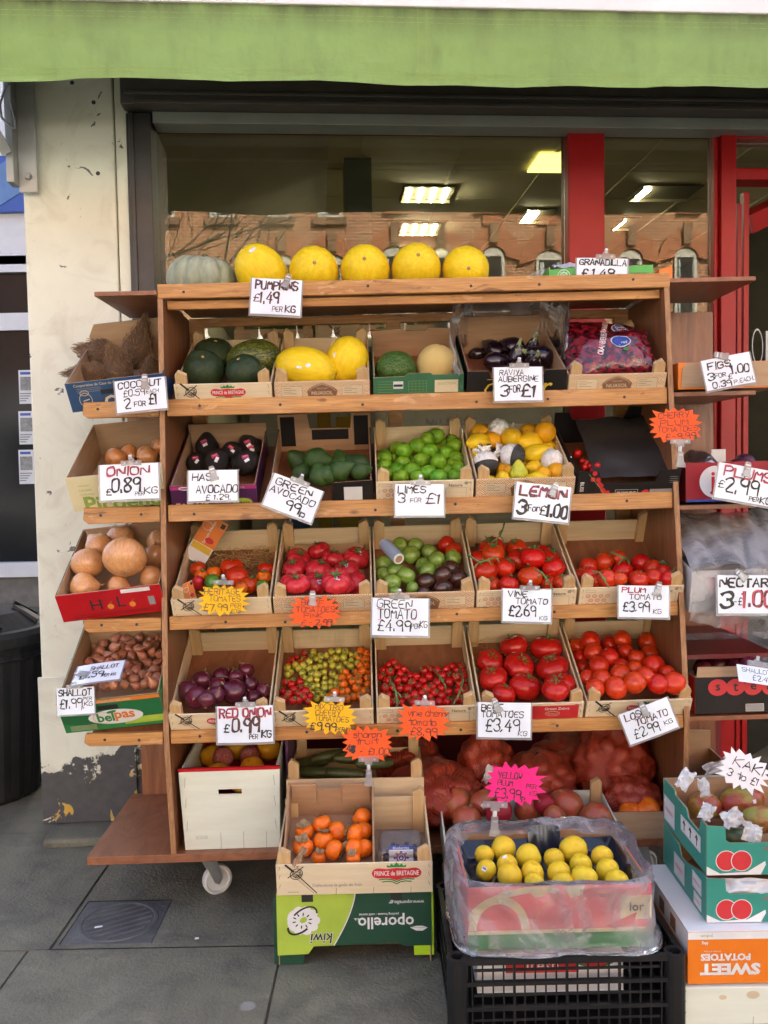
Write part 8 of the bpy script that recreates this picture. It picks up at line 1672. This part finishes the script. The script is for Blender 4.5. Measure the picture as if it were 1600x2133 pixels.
    sign('small white sign lying flat on the heap of shallots', 205, 1400, 100, 62, 8, 2.62, [('SHALLOT', .30, .64, .18, .60, N, .14), ('£1.59', .12, .24, .30, .50, B, .13), ('PER KG', .60, .20, .14, .30, B, .13)], ('lever', .10, .5, 70), lean=rad(-64), seed=14)
    sign('white paper sign reading RED ONION in red and black', 510, 1509, 117, 76, 1.5, Y4, [('RED ONION', .04, .70, .24, .92, D, .18), ('RED ONION', .045, .71, .22, .91, N, .12), ('£', .12, .30, .22, .09, B, .16), ('0.99', .27, .28, .40, .48, N, .14), ('PER', .58, .10, .13, .15, B, .13), ('KG', .80, .12, .20, .17, B, .16)], ('bar', .52, 1.05, 0), seed=15)
    sign('white paper sign reading BEEF TOMATOES below the big beef tomatoes', 1051, 1500, 111, 73, -1, Y4, [('BEEF', .06, .76, .18, .40, B, .14), ('TOMATOES', .06, .58, .17, .80, B, .14), ('£3,49', .14, .18, .34, .64, B, .10), ('KG', .76, .06, .13, .17, B, .13)], ('lever', .32, 1.0, 25), seed=16)
    sign('white strongly tilted paper sign reading LOSE TOMATO', 1352, 1502, 108, 67, 21, Y4, [('LOSE', .08, .72, .20, .42, N, .14), ('TOMATO', .24, .48, .20, .66, N, .14), ('£2,99', .14, .12, .30, .50, B, .10), ('KG', .76, .20, .14, .17, B, .12)], ('lever', .48, 1.0, 4), seed=17)
    sign('white paper sign reading VINE TOMATO', 1098, 1261, 101, 68, -1.5, Y3, [('VINE', .10, .76, .17, .40, B, .14), ('TOMATO', .26, .54, .17, .66, B, .14), ('£2,69', .12, .16, .32, .56, B, .11), ('KG', .76, .06, .12, .16, B, .13)], ('bar', .55, 1.04, 0), seed=18)
    sign('white paper sign reading PLUM TOMATO', 1342, 1253, 105, 66, -1, Y3, [('PLUM', .06, .78, .16, .46, D, .18), ('PLUM', .06, .785, .15, .46, N, .12), ('TOMATO', .20, .57, .16, .64, N, .14), ('£3,99', .08, .18, .30, .52, B, .11), ('KG', .68, .12, .14, .16, B, .12)], ('lever', .78, 1.0, -12), seed=19)
    sign('white paper sign reading GREEN TOMATO underlined in red', 834, 1285, 118, 78, -1, Y3-.01, [('GREEN', .08, .74, .22, .62, B, .10), ('TOMATO', .10, .46, .24, .68, B, .10), ('£4.99', .10, .12, .28, .58, B, .10), ('PER', .70, .20, .12, .14, B, .12), ('KG', .85, .22, .16, .13, B, .12)], ('bar', .48, 1.04, 0), under=[(.08, .71, .70, .72, 2), (.10, .42, .78, .43, 2)], seed=20)
    sign('crumpled white sign on the black box with red circles', 1586, 1408, 100, 40, -9, 2.60, [('SHALLOT', .10, .60, .25, .60, B, .10), ('£2.49', .30, .16, .30, .40, B, .10)], ('bar', .45, 1.15, 0), lean=rad(-40), sleeve=False, seed=21)
    K = 'ink_on_orange'
    star('orange star sign reading BEEF TOMATOES PINK', 656, 1275, 112, 70, 0, Y3-.01, 'star_orange', K, [('BEEF', .24, .70, .16, .42, 0, .10), ('TOMATOES', .15, .50, .16, .72, 0, .10), ('PINK', .30, .33, .14, .34, 0, .10), ('£-', .24, .10, .16, .22, 0, .10), ('2.99', .52, .12, .16, .30, 1, .14)], ('lever', .46, 1.0, 0), seed=3)
    star('orange star sign reading vine cherry tomato', 881, 1503, 116, 80, -2, Y4, 'star_orange', K, [('vine cherry', .22, .64, .17, .74, 0, .09), ('tomato', .24, .40, .18, .50, 0, .09), ('£8.99', .28, .14, .19, .48, 1, .10)], ('bar', .52, .99, 0), seed=5)
    star('orange star sign reading sharon fruit on a clip above the persimmons', 765, 1550, 114, 78, 1, 2.585, 'star_orange', K, [('sharon', .24, .68, .17, .52, 0, .09), ('fruit', .28, .50, .17, .40, 0, .09), ('4', .12, .30, .20, .07, 1, .12), ('*', .21, .28, .18, .09, 1, .34), ('- £1.00', .34, .22, .18, .56, 1, .09)], ('up', .52, .10, 0), seed=7)
    star('orange star sign reading CHERRY PLUM TOMATOES at the right end of the stand', 1408, 886, 116, 78, 3, 2.66, 'star_orange', K, [('CHERRY', .20, .70, .15, .54, 0, .10), ('PLUM', .22, .50, .15, .50, 0, .10), ('TOMATOES', .16, .33, .14, .72, 0, .10), ('£-9.99', .30, .12, .16, .54, 1, .11)], ('up', .55, .06, -3), seed=9)
    star('yellow star sign reading HERITAGE TOMATES', 465, 1250, 112, 66, -1, Y3-.005, 'star_yellow', 'ink_on_yellow', [('HERITAGE-', .14, .68, .18, .76, 0, .11), ('TOMATES', .24, .46, .18, .58, 0, .11), ('£7.99', .14, .16, .22, .44, 0, .11), ('PER', .64, .28, .12, .20, 0, .12), ('KG', .66, .12, .12, .17, 0, .12)], ('bar', .5, 1.06, 0), seed=11)
    star('yellow star sign reading MIX TRIO CHEERY TOMATOES', 688, 1494, 116, 72, -3, Y4, 'star_yellow', 'ink_on_yellow', [('MIX TRIO', .22, .72, .15, .50, 0, .11), ('CHEERY', .23, .55, .15, .44, 0, .11), ('TOMATOES', .22, .38, .15, .62, 0, .11), ('£', .14, .12, .20, .09, 1, .12), ('9.99', .27, .12, .22, .34, 1, .14), ('PER KG', .62, .10, .12, .28, 1, .12)], ('bar', .56, 1.03, 0), seed=13)
    star('hot pink star sign reading YELLOW PLUM on the bagged box', 1073, 1633, 132, 90, -4, 2.40, 'star_pink', 'ink_black', [('YELLOW', .22, .62, .14, .38, 0, .12), ('PLUM', .22, .45, .12, .24, 0, .12), ('PER', .68, .42, .10, .16, 0, .12), ('KG', .74, .26, .10, .12, 0, .12), ('£3.99', .18, .16, .22, .42, 0, .10), ('P', .62, .08, .12, .05, 0, .12)], ('up', .20, .0, 2, 1.1), seed=15)
    star('white star sign reading KAKI above the mango boxes', 1550, 1606, 118, 84, -22, 2.40, 'star_white', 'ink_black', [('KAKI', .26, .56, .22, .58, 0, .12), ('3 to £1', .22, .26, .18, .60, 0, .11)], None, seed=17)
signs()
